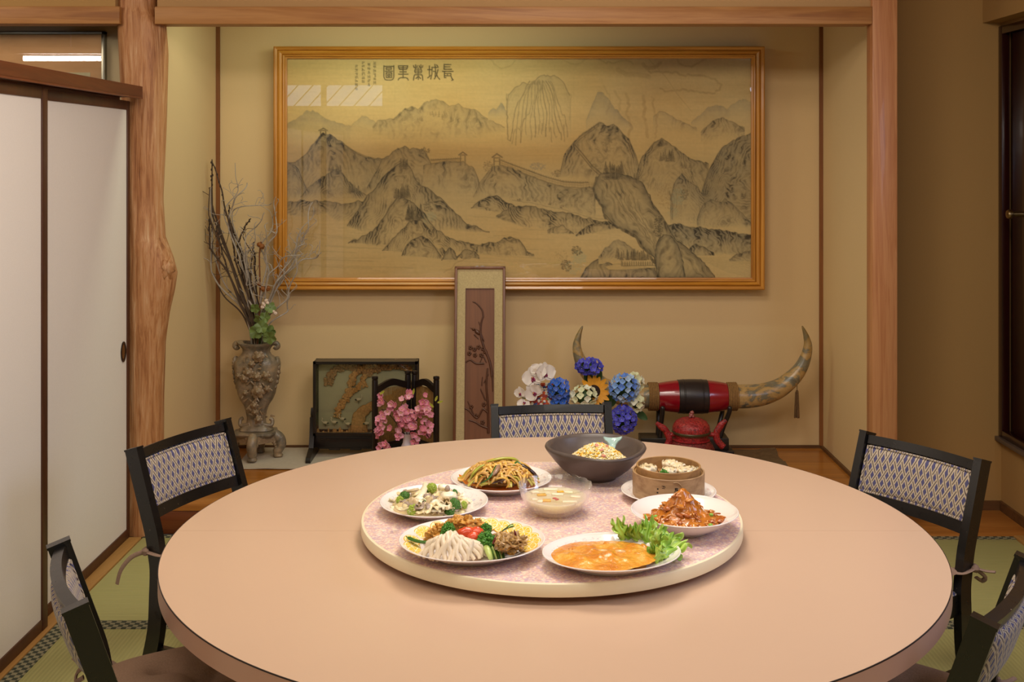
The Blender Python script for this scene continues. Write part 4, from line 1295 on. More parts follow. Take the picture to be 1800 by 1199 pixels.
# ---- tall carved wooden panel leaning on the wall
def carved_panel():
    O = Vector(((842 - 913) * 5.14 / F, 5.135, TF + 0.004))
    ang = math.atan2(5.300 - 5.135, 0.873)
    t = thing('wood_carving', 'tall narrow framed wood carving with burlap border leaning on the alcove wall', 'picture', O, rot=(-ang, 0.0, 0))
    H = 0.895; hw = 0.1195
    mfr = wood('panel_frame_wood', [(0.3, '5c3520'), (0.6, '7d4e31'), (0.8, '52301d')], 'z', 6, 60, 0.4)
    mbd = wood('carved_board_wood', [(0.3, '653c22'), (0.6, '7e4d2d'), (0.8, '5a331d')], 'z', 5, 60, 0.5)
    mrel = wood('carved_relief_wood', [(0.3, '3f2112'), (0.6, '5f3720'), (0.8, '341a0e')], 'z', 9, 60, 0.35)
    nt = NT('burlap'); ch = nt.n('TexNoise', {'Vector': nt.coords((400, 400, 90)), 'Scale': 1.0}); c2 = nt.n('TexNoise', {'Vector': nt.coords((90, 400, 400)), 'Scale': 1.0})
    nt.base(nt.mix(nt.math('MULTIPLY', nt.math('ADD', ch.outputs[0], c2.outputs[0]), 0.5), '8d7852', 'dcc596'), 0.9, 0, 0.1); nt.bump(ch.outputs[0], 0.5, 0.001)
    fw = 0.013; d = 0.022
    for (nm, lo, hi) in (('frame_side', (-hw, -d, 0), (-hw + fw, 0, H)), ('frame_side', (hw - fw, -d, 0), (hw, 0, H)), ('frame_top', (-hw, -d, H - fw), (hw, 0, H)), ('frame_bottom', (-hw, -d, 0), (hw, 0, fw))):
        b = MB(); b.rbox(lo, hi, 0.003); b.build(nm, mfr, t)
    b = MB()
    bw = 0.066
    b.box((-hw + fw, -0.012, fw), (-bw, -0.004, H - fw)); b.box((bw, -0.012, fw), (hw - fw, -0.004, H - fw))
    b.box((-bw, -0.012, H - 0.105), (bw, -0.004, H - fw)); b.box((-bw, -0.012, fw), (bw, -0.004, 0.075))
    b.build('burlap_mat', nt.m, t, smooth=False)
    b = MB(); b.box((-bw, -0.008, 0.075), (bw, -0.003, H - 0.105)); b.build('carved_board', mbd, t)
    b = MB()
    for (lo, hi) in (((-bw - 0.002, -0.015, 0.073), (-bw, -0.007, H - 0.103)), ((bw, -0.015, 0.073), (bw + 0.002, -0.007, H - 0.103)), ((-bw, -0.015, H - 0.105), (bw, -0.007, H - 0.1025)), ((-bw, -0.015, 0.0725), (bw, -0.007, 0.075))): b.box(lo, hi)
    b.build('inner_bead', mfr, t)
    # relief: local coordinates from photo pixels (panel 798..889 px, top 473)
    k = 2 * hw / 90.0
    def q(x, y, dd=-0.011): return Vector(((x - 844) * k, dd, H - (y - 473) * k * 1.002))
    def rel(paths, name, extra=None):
        b = MB()
        for pth, r in paths:
            pts = spline([q(x, y) for x, y in pth], 6)
            b.tube(pts, [1.35 * r * (1 - 0.45 * i / len(pts)) for i in range(len(pts))], 8, 0.9, up=(0, 1, 0))
        if extra: extra(b)
        b.build(name, mrel, t, angle=80)
    rel([([(860, 760), (859, 715), (856, 680), (858, 650)], 0.0045), ([(866, 665), (862, 640), (852, 615), (846, 595), (846, 575), (850, 560)], 0.0045), ([(866, 665), (867, 690)], 0.002)], 'relief_trunk')
    rel([([(850, 562), (848, 550), (838, 538), (831, 535)], 0.003), ([(846, 580), (842, 570)], 0.002), ([(852, 642), (838, 642), (828, 636), (820, 640)], 0.0035), ([(856, 640), (850, 630), (845, 640)], 0.002),
         ([(858, 725), (850, 720), (840, 735), (826, 722), (818, 718)], 0.0035), ([(860, 752), (848, 748), (838, 742), (826, 738)], 0.0035), ([(835, 730), (828, 715), (824, 706)], 0.0025), ([(855, 705), (848, 690), (846, 685)], 0.0025), ([(848, 680), (849, 665)], 0.002), ([(852, 675), (860, 660)], 0.002)], 'relief_twigs')
    def bird(b):
        M = Matrix.Rotation(0.75, 4, 'Y')
        b.blob(q(840, 588), (0.017, 0.006, 0.009), 14, 10, M=M); b.blob(q(833, 583, -0.012), (0.007, 0.006, 0.006), 10, 8); b.tube([q(830, 582), q(827, 580)], [0.0025, 0.0006], 6)
        b.tube([q(846, 593), q(852, 604)], [0.006, 0.002], 8, 0.5, up=(0, 1, 0))
    rel([([(834, 592), (842, 600)], 0.002)], 'relief_bird', bird)
    def fl(b):
        random.seed(9)
        for (cx, cy) in ((828, 615), (835, 618), (842, 614), (850, 617), (836, 628), (847, 628), (854, 622), (826, 625), (830, 716), (850, 742), (852, 712), (838, 731)):
            for j in range(5):
                a = j * 1.256; b.blob(q(cx, cy, -0.011) + Vector((math.cos(a) * 0.006, 0, math.sin(a) * 0.006)), (0.0048, 0.0035, 0.0048), 8, 6)
    rel([], 'relief_flowers', fl); [c for c in bpy.data.objects if c.name == 'relief_flowers'][0]['kind'] = 'stuff'
    b = MB(); b.rbox((-0.022, -0.006, H), (-0.008, 0, H + 0.004), 0.001, 1); b.rbox((0.002, -0.006, H), (0.018, 0, H + 0.004), 0.001, 1); b.build('hanger', M_steel, t)
carved_panel()

# ---- flower arrangements behind the centre chair
HY = 4.93
hyd = {}
def hmat(name, c, var=0.25): return plain(name, c, 0.65, var=var, scale=70)
HM = {'violet': [hmat('violet_petal', '3d3aa8'), hmat('violet_petal_light', '5552c8')],
      'blue': [hmat('blue_petal', '2a5fc4'), hmat('blue_petal_light', '4f6fd0')],
      'sky': [hmat('sky_petal', '7fa3e0'), hmat('pale_sky_petal', 'a9c0e6'), hmat('mid_sky_petal', '5c83d8')],
      'cream': [hmat('cream_petal', 'e6e3cc', 0.06), hmat('cream_green_petal', 'd9d8b0', 0.08)]}
M_green_c = plain('floret_centre', '9fb38a', 0.6)
for k, ms in HM.items():
    hyd[k] = [flower_mesh('floret', [m, M_green_c], 4 if k != 'violet' else 5, 0.0155 if k != 'cream' else 0.018, 0.0165 if k != 'cream' else 0.019, 0.3, 0.05, 0.15, i, 0.002) for i, m in enumerate(ms)]
def head(root, kind, cx, cy, rx, ry, n, Y=HY, seed=0, parent=None):
    random.seed(seed); c = P(cx, cy, Y); s = Y / F
    root_o = root.location
    core = MB(); core.blob((0, 0, 0), (rx * s * 0.62, 0.03, ry * s * 0.62), 16, 12, 0.2, 8, seed)
    cc = core.build('flower_core', M_leafd, root, loc=c - root_o)
    for i in range(n):
        # hemisphere facing the viewer
        g = (i + 0.5) / n; z = 1 - 1.35 * g; a = i * 2.39996
        r = math.sqrt(max(0, 1 - z * z))
        d = Vector((math.cos(a) * r, -z, math.sin(a) * r))
        p = Vector((d.x * rx * s * 0.84, d.y * 0.045, d.z * ry * s * 0.84))
        put('floret', random.choice(hyd[kind]), root, c + p - root_o, facing(d + Vector((U(-.3, .3), -0.25, U(-.3, .3)))), U(0.85, 1.1))
def arrangement(name, label, x, y, z=TF):
    return thing(name, label, 'flowers', (x, y, z))
fv = thing('painted_pot', 'small pot painted with red, blue and white flowers under the white orchids', 'pot', P(958, 700, 4.98) * 1.0)
fv.location.z = TF
nt = NT('painted_floral_porcelain')
vo = nt.n('TexVoronoi', {'Vector': nt.coords(), 'Scale': 95.0})
sc = nt.n('SeparateColor', {'Color': vo.outputs['Color']})
nt.base(nt.ramp(sc.outputs[0], [(0.0, '8e2f2c'), (0.2, 'c9bfb4'), (0.4, '3d4a78'), (0.55, 'b5532c'), (0.7, 'd8d0c4'), (0.85, '6a7a4a')], 'CONSTANT'), 0.2)
ph = P(0, 678, 4.98).z - TF
b = MB(); b.lathe([(0.0, 0.001), (0.05, 0), (0.052, 0.01), (0.075, 0.08), (0.088, ph * 0.55), (0.086, ph * 0.75), (0.066, ph - 0.03), (0.062, ph - 0.01), (0.068, ph), (0.058, ph), (0.054, ph - 0.03), (0, ph - 0.04)], 48)
b.build('body', nt.m, fv)
# orchids
orch = arrangement('orchid_spray', 'white artificial orchids with magenta lips in the painted pot', fv.location.x, 4.96)
M_orc = plain('white_orchid_petal', 'e3d6cd', 0.6, var=0.05, scale=30); M_lip = plain('magenta_orchid_lip', '8e2454', 0.5, var=0.3, scale=80); M_ly = plain('yellow_orchid_throat', 'd9a94a', 0.5)
def orchid(cx, cy, s, d, roll=0.0):
    B = MB()
    k = 5.0 / F * s
    for a, L, Wd, cup in ((1.35, 15, 20, 0.18), (-1.35, 15, 20, 0.18), (0.0, 15, 12, 0.1), (2.35, 13, 11, 0.1), (-2.35, 13, 11, 0.1)):
        p = petal_mesh('', None, L * k, Wd * k, cup, 0, 9, 8, 0.03)
        M = Matrix.Rotation(a, 4, 'Z')
        B.add([M @ Vector(v) + Vector((0, 0, 0.001 if abs(a) == 1.35 else -0.001)) for v in p.v], p.f)
    loc = P(cx, cy, 4.90) - orch.location
    q_ = Vector(d).to_track_quat('Z', 'Y'); 
    import mathutils
    q2 = q_ @ mathutils.Quaternion((0, 0, 1), roll)
    o = B.build('orchid_bloom', M_orc, orch, loc=loc, rot=q2.to_euler(), angle=80)
    l = MB(); l.blob((0, -0.002, 0.006), (0.0055 * s, 0.005 * s, 0.006), 10, 8, 0.4, 9, cx); l.blob((0.004 * s, -0.008 * s, 0.006), (0.004 * s, 0.006 * s, 0.003), 9, 7); l.blob((-0.004 * s, -0.009 * s, 0.006), (0.004 * s, 0.006 * s, 0.003), 9, 7)
    l.build('lip', M_lip, o); l = MB(); l.blob((0, 0.001, 0.010), 0.0028, 8, 6); l.build('throat', M_ly, o)
orchid(937, 664, 1.25, (-0.25, -1, 0.1), 0.3); orchid(946, 653, 1.0, (-0.1, -1, 0.4), -0.4); orchid(938, 690, 1.1, (-0.1, -1, -0.1), 0.8)
orchid(915, 691, 0.75, (-0.6, -1, 0), 0.2); orchid(958, 656, 1.25, (0.45, -1, 0.2), 0.0); orchid(921, 711, 0.8, (-0.2, -1, 0.5), 2.8)
b = MB()
for pth in ([(952, 715), (946, 690), (943, 665), (952, 652)], [(950, 715), (935, 700), (920, 700), (916, 694)]):
    b.tube(spline([P(x, y, 4.94) - orch.location for x, y in pth] , 6), 0.0022, 6)
b.build('stem', M_leafd, orch)
bh = arrangement('blue_hydrangea', 'bright blue artificial hydrangea beside the white orchids', fv.location.x + 0.05, 4.97)
head(bh, 'blue', 982, 684, 20, 20, 24, 4.90, 3); head(bh, 'blue', 984, 704, 16, 13, 14, 4.92, 4)
b = MB(); b.tube(spline([P(980, 690, 4.95) - bh.location, P(972, 712, 4.97) - bh.location, P(965, 740, 4.97) - bh.location], 5), 0.003, 6); b.build('stem', M_leafd, bh)
# the main bouquet
bv = thing('flower_vase', 'dark vase of the mixed bouquet, hidden behind the centre chair', 'vase', ((1060 - 913) * 4.98 / F, 4.98, TF))
b = MB(); b.lathe([(0, 0.001), (0.045, 0), (0.06, 0.05), (0.055, 0.12), (0.04, 0.16), (0.045, 0.18), (0.038, 0.18), (0.033, 0.15), (0, 0.14)], 32); b.build('body', M_black2, bv)
def bloom(name, label, cx, cy):
    o = thing(name, label, 'flowers', (bv.location.x, bv.location.y, TF + 0.16))
    b = MB()
    q1 = P(cx, cy, HY + 0.03) - o.location
    b.tube(spline([Vector((0, 0, -0.03)), Vector((q1.x * 0.3, 0, q1.z * 0.5)), q1], 6), 0.003, 6); b.build('stem', M_leafd, o)
    return o
o = bloom('violet_hydrangea', 'violet-blue hydrangea at the top of the bouquet, in front of the left horn', 1036, 645); head(o, 'violet', 1036, 644, 26, 15, 26, HY, 5)
for (x, y, a) in ((1050, 662, 0.3), (1040, 664, -0.4), (1032, 662, -0.1)):
    pb = petal_mesh('', None, 0.055, 0.026, 0.2, 0, 5, 7); pb.build('leaf', M_leafd, o, loc=P(x, y + 10, HY + 0.02) - o.location, rot=(PI / 2, a, 0))
o = bloom('cream_hydrangea', 'cream white hydrangea below the sunflower', 1026, 695); head(o, 'cream', 1026, 697, 25, 20, 20, HY - 0.03, 6)
o = bloom('sky_hydrangea', 'pale blue hydrangea at the right of the bouquet', 1098, 680); head(o, 'sky', 1097, 682, 29, 27, 40, HY - 0.02, 7)
o = bloom('cream_hydrangea', 'cream hydrangea florets behind the pale blue one, next to the horn', 1112, 690); head(o, 'cream', 1112, 672, 20, 16, 14, HY + 0.03, 8); head(o, 'cream', 1118, 708, 13, 16, 12, HY + 0.01, 9)
o = bloom('violet_hydrangea', 'deep violet-blue hydrangea low at right, beside the centre chair post', 1096, 735); head(o, 'violet', 1096, 738, 25, 27, 40, HY - 0.02, 10)
sf = bloom('sunflower', 'yellow sunflower in the middle of the bouquet', 1043, 686)
M_sun = plain('sunflower_petal', 'e39a12', 0.6, var=0.15, scale=50)
c = P(1044, 688, HY + 0.0) - sf.location
import mathutils
qf = Vector((0.1, -1, 0.25)).to_track_quat('Z', 'Y')
for k in range(15):
    pb = petal_mesh('petal', None, 0.052 * U(.9, 1.08), 0.023, 0.15, 0, 7, 8)
    q2 = qf @ mathutils.Quaternion((0, 0, 1), 2 * PI * k / 15 + U(-.1, .1))
    oo = pb.build('petal', M_sun, sf, loc=c + (q2 @ Vector((0, 0.020, 0))), rot=q2.to_euler(), angle=80)
b = MB(); b.lathe([(0.0, 0.010), (0.014, 0.011), (0.024, 0.008), (0.028, 0.002), (0.022, -0.004), (0, -0.006)], 30); b.build('seed_disc', plain('dark_seed_disc', '2c1810', 0.9, var=0.4, scale=200, bump=0.8), sf, loc=c, rot=qf.to_euler())
for (x, y, a, r) in ((1064, 705, 0.5, 0.2), (1070, 690, 1.0, 0.1), (1050, 712, 0.1, 0.2), (1118, 715, 2.2, 0.1), (1002, 690, -1.3, 0.1), (1075, 706, 0.2, 0.2)):
    pb = petal_mesh('', None, 0.06, 0.034, r, 0, 5, 7); pb.build('leaf', M_leafd, sf, loc=P(x, y + 8, HY + 0.02) - sf.location, rot=(PI / 2, a, 0))

# ---- water-buffalo horns joined by a red lacquered barrel on a black stand
def horns():
    Y = 5.20; k = Y / F
    O = P(1217, 697, Y)
    t = thing('horn_trophy', 'pair of long buffalo horns joined by a red and black barrel bound with rope', 'ornament', O)
    red = plain('red_lacquer', '8f0f1e', 0.22, var=0.1, scale=20, coat=0.4); blk = plain('dark_leather_band', '2c2220', 0.35, var=0.1, scale=30)
    rope = plain('brown_rope', '8d6636', 0.8, var=0.3, scale=150, bump=0.6)
    R = Matrix.Rotation(PI / 2, 4, 'Y')
    def rad(x): return (29.5 - 6.0 * (abs(x) / 60) ** 2.0) * k
    for (a, b_, m, nm) in ((-60, -26, red, 'red_section'), (26, 60, red, 'red_section'), (-26, 26, blk, 'black_band')):
        b = MB(); n = 14
        pr = [(0.0, a * k)] + [(rad(a + (b_ - a) * i / n) + (0.0015 if m is blk else 0), (a + (b_ - a) * i / n) * k) for i in range(n + 1)] + [(0.0, b_ * k)]
        b.lathe(pr, 48, M=R); b.build(nm, m, t, angle=50)
    b = MB()
    for x in (-25, -17, -15, 15, 17, 25): b.lathe([((29.9 - 6 * (x / 60) ** 2) * k, (x - 0.6) * k), ((30.6 - 6 * (x / 60) ** 2) * k, x * k), ((29.9 - 6 * (x / 60) ** 2) * k, (x + 0.6) * k)], 40, M=R)
    b.build('band_ridge', blk, t)
    nh = NT('patchy_horn')
    a_ = nh.noise(nh.coords((1, 1, 1)), 9.0, 4, 0.55, 1.0); c_ = nh.noise(nh.coords((1, 1, 1)), 50, 4, 0.7)
    at = nh.n('Attribute', attribute_name='Col')
    colr = nh.ramp(nh.math('ADD', nh.math('MULTIPLY', a_, 0.85), nh.math('MULTIPLY', c_, 0.15)), [(0.36, '4d483c'), (0.45, '7f7660'), (0.49, 'b5935e'), (0.56, 'a5834f'), (0.60, '6e6653'), (0.70, '8a7f68')])
    nh.base(nh.mix(at.outputs['Color'], colr, '76602f'), 0.35, 0, 0.5, 0.15)
    for s in (-1, 1):
        pth = [(75, 0), (100, -0.5), (125, -4), (150, -13), (170, -27), (187, -45), (198, -66), (203, -88), (200, -106), (193, -124)]
        rr = [21, 20.5, 19, 17, 15, 12.5, 10, 7.5, 5, 1.0]
        pts = spline([Vector((s * x * k, -0.0, -y * k)) for x, y in pth], 6)
        ri = np.interp(np.linspace(0, 9, len(pts)), range(10), rr)
        b = MB()
        b.tube(pts, [r * k for r in ri], 24)
        n = len(pts)
        b.c = [((max(0, min(1, (i // 24) / n * 3 - 2.1)),) * 3) if (i // 24) > 0.5 * n else (0, 0, 0) for i in range(len(b.v))]
        b.build('horn', nh.m, t)
        b = MB()
        for j in range(6):
            x = s * (62 + j * 2.9) * k
            b.lathe([((23.5 + 1.6 * math.cos(q)) * k, x + 1.55 * math.sin(q) * k) for q in np.linspace(0, 2 * PI, 9)[:-1]], 40, M=R, closed=True)
        b.build('rope_binding', rope, t)
    # tassel hanging from the right horn
    tt = thing('tassel', 'small brown tassel hanging from the right horn', 'tassel', P(1401, 662, Y) + Vector((0, 0, 0)))
    mt = plain('brown_tassel_silk', '6b4c28', 0.7, var=0.3, scale=150)
    q = lambda x, y: P(x, y, Y) - tt.location
    b = MB(); b.tube([q(1401, 664), q(1401, 688)], 0.0018, 6); b.build('cord', mt, tt)
    b = MB(); b.blob(q(1401, 689), (0.007, 0.007, 0.009), 10, 8); b.build('knot', mt, tt)
    b = MB()
    for j in range(34):
        a = U(0, 2 * PI); r = math.sqrt(U(0, 1))
        b.tube([q(1401, 690) + Vector((math.cos(a) * r * .007, math.sin(a) * r * .007, 0)), q(1401, 734) + Vector((math.cos(a) * r * .013, math.sin(a) * r * .013, U(-.003, .003)))], 0.0022, 5)
    o = b.build('fringe', mt, tt); o['kind'] = 'stuff'
    # stand
    st = thing('horn_stand', 'black wooden cradle stand under the red barrel', 'stand', (O.x - 0.01, Y, TF + 0.012))
    ST = st.location
    mb = plain('dark_stand_wood', '241e1b', 0.35, var=0.15, scale=40)
    zb = P(0, 770, Y).z - ST.z
    b = MB(); b.rbox((-0.26, -0.075, 0.0), (0.19, 0.075, 0.045), 0.004); b.rbox((-0.235, -0.055, 0.045), (0.17, 0.055, zb + 0.012), 0.004); b.build('base', mb, st, angle=30)
    for xt, xb in ((1161, 1158), (1277, 1262)):
        top = P(xt, 716, Y) - ST; bot = P(xb, 770, Y) - ST
        for yy in (-0.065, 0.065):
            b = MB(); b.tube(spline([Vector((bot.x, yy * 0.5, bot.z)), Vector(((top.x + bot.x) / 2, yy * 0.72, (top.z + bot.z) / 2)), Vector((top.x, yy * 1.12, top.z - 0.005)), Vector((top.x, yy * 1.2, top.z + 0.022))], 5), [0.011] * 14 + [0.009, 0.006], 10)
            b.build('cradle_arm', mb, st)
horns()

# ---- red carved lacquer censer
def censer():
    Y = 4.93; k = Y / F
    t = thing('lacquer_censer', 'red carved lacquer lidded vessel with two curved side handles', 'vessel', ((1215 - 913) * k, Y, TF))
    O = t.location
    nr = NT('carved_red_lacquer'); vo = nr.n('TexVoronoi', {'Vector': nr.coords(), 'Scale': 120.0}, feature='DISTANCE_TO_EDGE'); nz = nr.noise(nr.coords(), 70, 3, 0.6, 2.0)
    hgt = nr.math('ADD', nr.math('MULTIPLY', nr.math('LESS_THAN', vo.outputs['Distance'], 0.12), 0.4), nz)
    nr.base(nr.ramp(nz, [(0.35, '5e1014'), (0.5, '9c1e22'), (0.65, 'b3322f')]), 0.35, 0, 0.5, 0.1); nr.bump(hgt, 0.9, 0.004)
    ndk = NT('carved_dark_red_lacquer'); nz2 = ndk.noise(ndk.coords(), 90, 3, 0.6, 2.0); ndk.base(ndk.ramp(nz2, [(0.38, '38160f'), (0.52, '7a2420'), (0.66, '93302a')]), 0.45); ndk.bump(nz2, 0.9, 0.004)
    z = lambda y: P(0, y, Y).z - O.z
    b = MB(); b.lathe([(32.5 * k, z(757)), (33 * k, z(752)), (31.5 * k, z(747)), (27 * k, z(741)), (20 * k, z(737)), (11 * k, z(734.5)), (4 * k, z(734)), (0, z(734))], 64)
    lid = b.build('lid', nr.m, t)
    b = MB(); b.blob((0, 0, z(730)), (0.010, 0.010, 0.009), 12, 8, 0.5, 10, 3); b.blob((0.004, 0, z(725.5)), (0.009, 0.008, 0.008), 12, 8, 0.4, 10, 4); b.blob((-0.006, -0.006, z(732)), (0.006, 0.006, 0.006), 10, 7); b.blob((0.008, -0.004, z(732)), (0.006, 0.006, 0.006), 10, 7)
    b.build('knob', plain('worn_red_knob', '93504a', 0.4, var=0.2), lid, angle=80)
    b = MB(); b.lathe([(27 * k, z(763)), (33.5 * k, z(761)), (34 * k, z(758)), (33 * k, z(756.5)), (29 * k, z(757))], 64, closed=True); b.build('rim', plain('olive_brass_rim', '4b4028', 0.4, 0.4), t)
    b = MB(); b.lathe([(29 * k, z(758)), (29.5 * k, z(762)), (28.5 * k, z(770)), (33 * k, z(772)), (30 * k, z(773)), (0.001, z(773))], 64); b.build('neck', nr.m, t)
    b = MB(); b.lathe([(0.0, 0.075), (0.05, 0.078), (0.088, 0.095), (0.102, z(792)), (0.102, z(788)), (0.093, z(780)), (0.080, z(774)), (0.070, z(771.5))], 64); b.build('body', ndk.m, t)
    for j in range(3):
        a = PI / 2 + j * 2 * PI / 3; b = MB()
        b.tube(spline([(math.cos(a) * 0.06, math.sin(a) * 0.06, 0.09), (math.cos(a) * 0.078, math.sin(a) * 0.078, 0.06), (math.cos(a) * 0.062, math.sin(a) * 0.062, 0.025), (math.cos(a) * 0.072, math.sin(a) * 0.072, 0.004)], 5), 0.013, 10); b.build('leg', nr.m, t)
    for s, dy in ((-1, 0), (1, -4)):
        b = MB(); xs = lambda x: s * x * k
        pts = [(47, 790), (42, 781), (39, 772), (42, 762), (47, 754), (55, 748), (62, 742)] if s < 0 else [(56, 785), (49, 778), (44, 770), (44, 760), (48, 752), (54, 744), (61, 738)]
        P3 = spline([Vector((xs(x), -0.01, z(y + dy * 0))) for x, y in pts], 6)
        b.tube(P3, [6.0 * k] * (len(P3) - 8) + [k * (5.5 - 0.35 * i) for i in range(8)], 10, 0.7, up=(0, 1, 0))
        b.tube([Vector((xs(28), -0.005, z(763))), Vector((xs(40), -0.01, z(763)))], 4.0 * k, 8)
        b.build('handle', nr.m, t, angle=80)
censer()
cloth('brown_cloth', 0.98, 1.21, 5.02, 5.36, TF + 0.001, 0.022, M_bcloth, 'crumpled brown patterned cloth on the alcove floor right of the horn stand', 8, 0.003, 40, 50)
# ================================================================== DISHES AND FOOD ON THE TURNTABLE
def plate(name, label, cx, cy, Y, rx, ry, h, mat, rot=0.0, foot=0.58, well=0.62, deep=0.0, th=0.004):
    """cx, cy photo pixel of the rim centre at depth Y"""
    loc = Vector(((cx - 913) * Y / F, Y, LZ + 0.0006))
    o_ = MB()
    R = rx
    prof = [(0.0, 0.003), (foot * R - 0.006, 0.003), (foot * R - 0.004, 0.0), (foot * R, 0.0), (foot * R + 0.001, 0.004)]
    n = 8
    for i in range(1, n + 1):
        u = i / n
        prof.append((R * (foot + (1 - foot) * u), 0.004 + (h - 0.004 - 0.002) * (u ** (1.25 + deep))))
    prof += [(R + 0.0012, h - 0.0012), (R + 0.0006, h), (R - 0.001, h + 0.0002)]
    for i in range(n, -1, -1):
        u = i / n
        prof.append((R * (well + (0.985 - well) * u), 0.0055 + th * 0.3 + (h - 0.0065 - th * 0.3) * (u ** (1.15 + deep))))
    prof += [(R * well * 0.6, 0.0060), (0.0, 0.0060)]
    o_.lathe(prof, 96, 1.0, ry / rx)
    o = o_.build(name, mat, None, loc=loc, rot=(0, 0, rot), angle=50)
    return tag(o, label, 'plate')
def at(cx, cy, z):
    return G(cx, cy, z)
def food(name, label, cat, loc, group=None):
    return thing(name, label, cat, loc, 0.0, group)

FM = {}
def fmat(name, c, rough=0.35, var=0.18, scale=70, bump=0.4, coat=0.15, sss=0.0, rnd=0.0):
    if name not in FM:
        FM[name] = plain(name, c, rough, 0, var, scale, bump, 0.5, coat, sss, rnd)
    return FM[name]
def one(name, label, cat, b, mat, loc, rot=(0, 0, 0), group=None, scale=None):
    o = b.build(name, mat, None, loc=loc, rot=rot, angle=80) if isinstance(b, MB) else put(name, b, None, loc, rot, scale)
    return tag(o, label, cat, group)

# ---------- platter A: cold appetisers, lemon ring
PA = (-0.1, 2.375)
PAo = plate('oval_platter', 'large oval white platter with lemon ring and assorted cold appetisers, front left of the turntable', 830, 0, 2.375, 0.153, 0.138, 0.030, plate_mat('flower_rim_porcelain_a', sy=0.9, R=0.153))
def lemon_mesh():
    b = MB(); R = 0.0185
    b.mat = 0; b.lathe([(R - 0.0018, -0.0012), (R, -0.0008), (R, 0.0008), (R - 0.0018, 0.0012)], 32, closed=True)
    b.mat = 1; b.lathe([(0, -0.001), (R - 0.0018, -0.001), (R - 0.0018, 0.001), (0, 0.001)], 32)
    b.mat = 2
    for k in range(8):
        a0 = 2 * PI * k / 8 + 0.07; a1 = a0 + 2 * PI / 8 - 0.14
        v = [Vector((0.002 * math.cos((a0 + a1) / 2), 0.002 * math.sin((a0 + a1) / 2), 0.0014))] + [Vector((0.0145 * math.cos(a), 0.0145 * math.sin(a), 0.0014)) for a in (a0, (a0 + a1) / 2, a1)]
        w = [p - Vector((0, 0, 0.001)) for p in v]
        b.add(v + w, [(0, 1, 2, 3), (7, 6, 5, 4), (0, 4, 5, 1), (1, 5, 6, 2), (2, 6, 7, 3), (3, 7, 4, 0)])
    return b.mesh('lemon_slice', [fmat('lemon_rind', 'f0b61a', 0.4, 0.08), fmat('lemon_pith', 'f6ecc4', 0.5, 0.04), fmat('lemon_pulp', 'efc748', 0.25, 0.1, 200)], angle=50)
lm = lemon_mesh()
LG = 'lemon slices ringing the oval platter'
lem = [(724, 973, 'lowest of the lemon slices at the left end of the platter'), (719, 965, 'second lowest lemon slice at the left end'), (718, 955, 'lemon slice below the cucumber peel at left'), (727, 938, 'lemon slice half hidden at left above the cucumber peel'), (743, 938, 'large whole lemon slice at left'), (760, 927, 'lemon slice left of the fried chicken'), (784, 919, 'lemon slice behind the fried chicken at left'), (846, 917, 'lemon slice behind the tomato'), (868, 921, 'lemon slice right of the fried chicken'), (888, 926, 'lemon slice behind the cucumber tip'), (910, 932, 'lemon slice behind the brown mushrooms'), (928, 939, 'lemon slice at the right back of the platter'), (937, 949, 'lemon slice at the right end'), (937, 958, 'second slice down at the right end'), (930, 967, 'lowest of the lemon slices at the right end')]
for i, (x, y, lb) in enumerate(lem):
    p = at(x, y, LZ + 0.017)
    dx = p.x - PAo.location.x; dy = (p.y - PAo.location.y) / 0.9; a = math.atan2(dy, dx); r = math.hypot(dx, dy)
    p.x = PAo.location.x + math.cos(a) * min(r, 0.128); p.y = PAo.location.y + math.sin(a) * min(r, 0.128) * 0.9
    q = Vector((-math.cos(a) * 0.30, -math.sin(a) * 0.30 - 0.18, 1)).to_track_quat('Z', 'Y').to_euler()
    one('lemon_slice', lb, 'lemon', lm, None, p + Vector((0, 0, 0.004 + 0.0012 * (i % 3))), q, LG)
# chicken slices fanned from an apex
M_chk = fmat('steamed_chicken_meat', 'efdcc0', 0.42, 0.12, 90, 0.6, 0.1)
apex = at(797, 938, LZ + 0.062); apex.z = LZ + 0.060
random.seed(12)
bx = [738, 745, 753, 762, 771, 780, 789, 798, 807, 816, 825, 833, 841, 849, 857]
for i, x in enumerate(bx):
    u = i / (len(bx) - 1)
    yb = 969 + 20 * math.sin(PI * (0.12 + 0.80 * u)) ** 0.8
    e = at(x, yb, LZ + 0.013)
    s = Vector((apex.x + (u - 0.5) * 0.058, apex.y + 0.012 - 0.008 * abs(u - .5), apex.z - 0.020 * (abs(u - 0.42) * 1.7) ** 1.3))
    pts = []
    for k in range(13):
        w = k / 12
        p = s.lerp(e, w); p.z += 0.010 * math.sin(PI * w) * (1 - 0.3 * w)
        p.x += 0.0035 * math.sin(w * 11 + i * 1.9); p.y += 0.002 * math.cos(w * 9 + i)
        pts.append(p)
    o = Vector(e)
    b = MB()
    rr = [0.0045 + 0.004 * math.sin(PI * (0.15 + 0.8 * k / 12)) + 0.0012 * mnoise.noise(Vector((k * 0.9, i, 0))) for k in range(13)]
    b.tube([p - o for p in pts], rr, 10, 0.75, up=(0.95, 0, 0.15))
    one('chicken_slice', 'pale steamed chicken slice in the fan at the front of the oval platter', 'meat', b, M_chk, o, group='steamed chicken slices fanned on the platter')
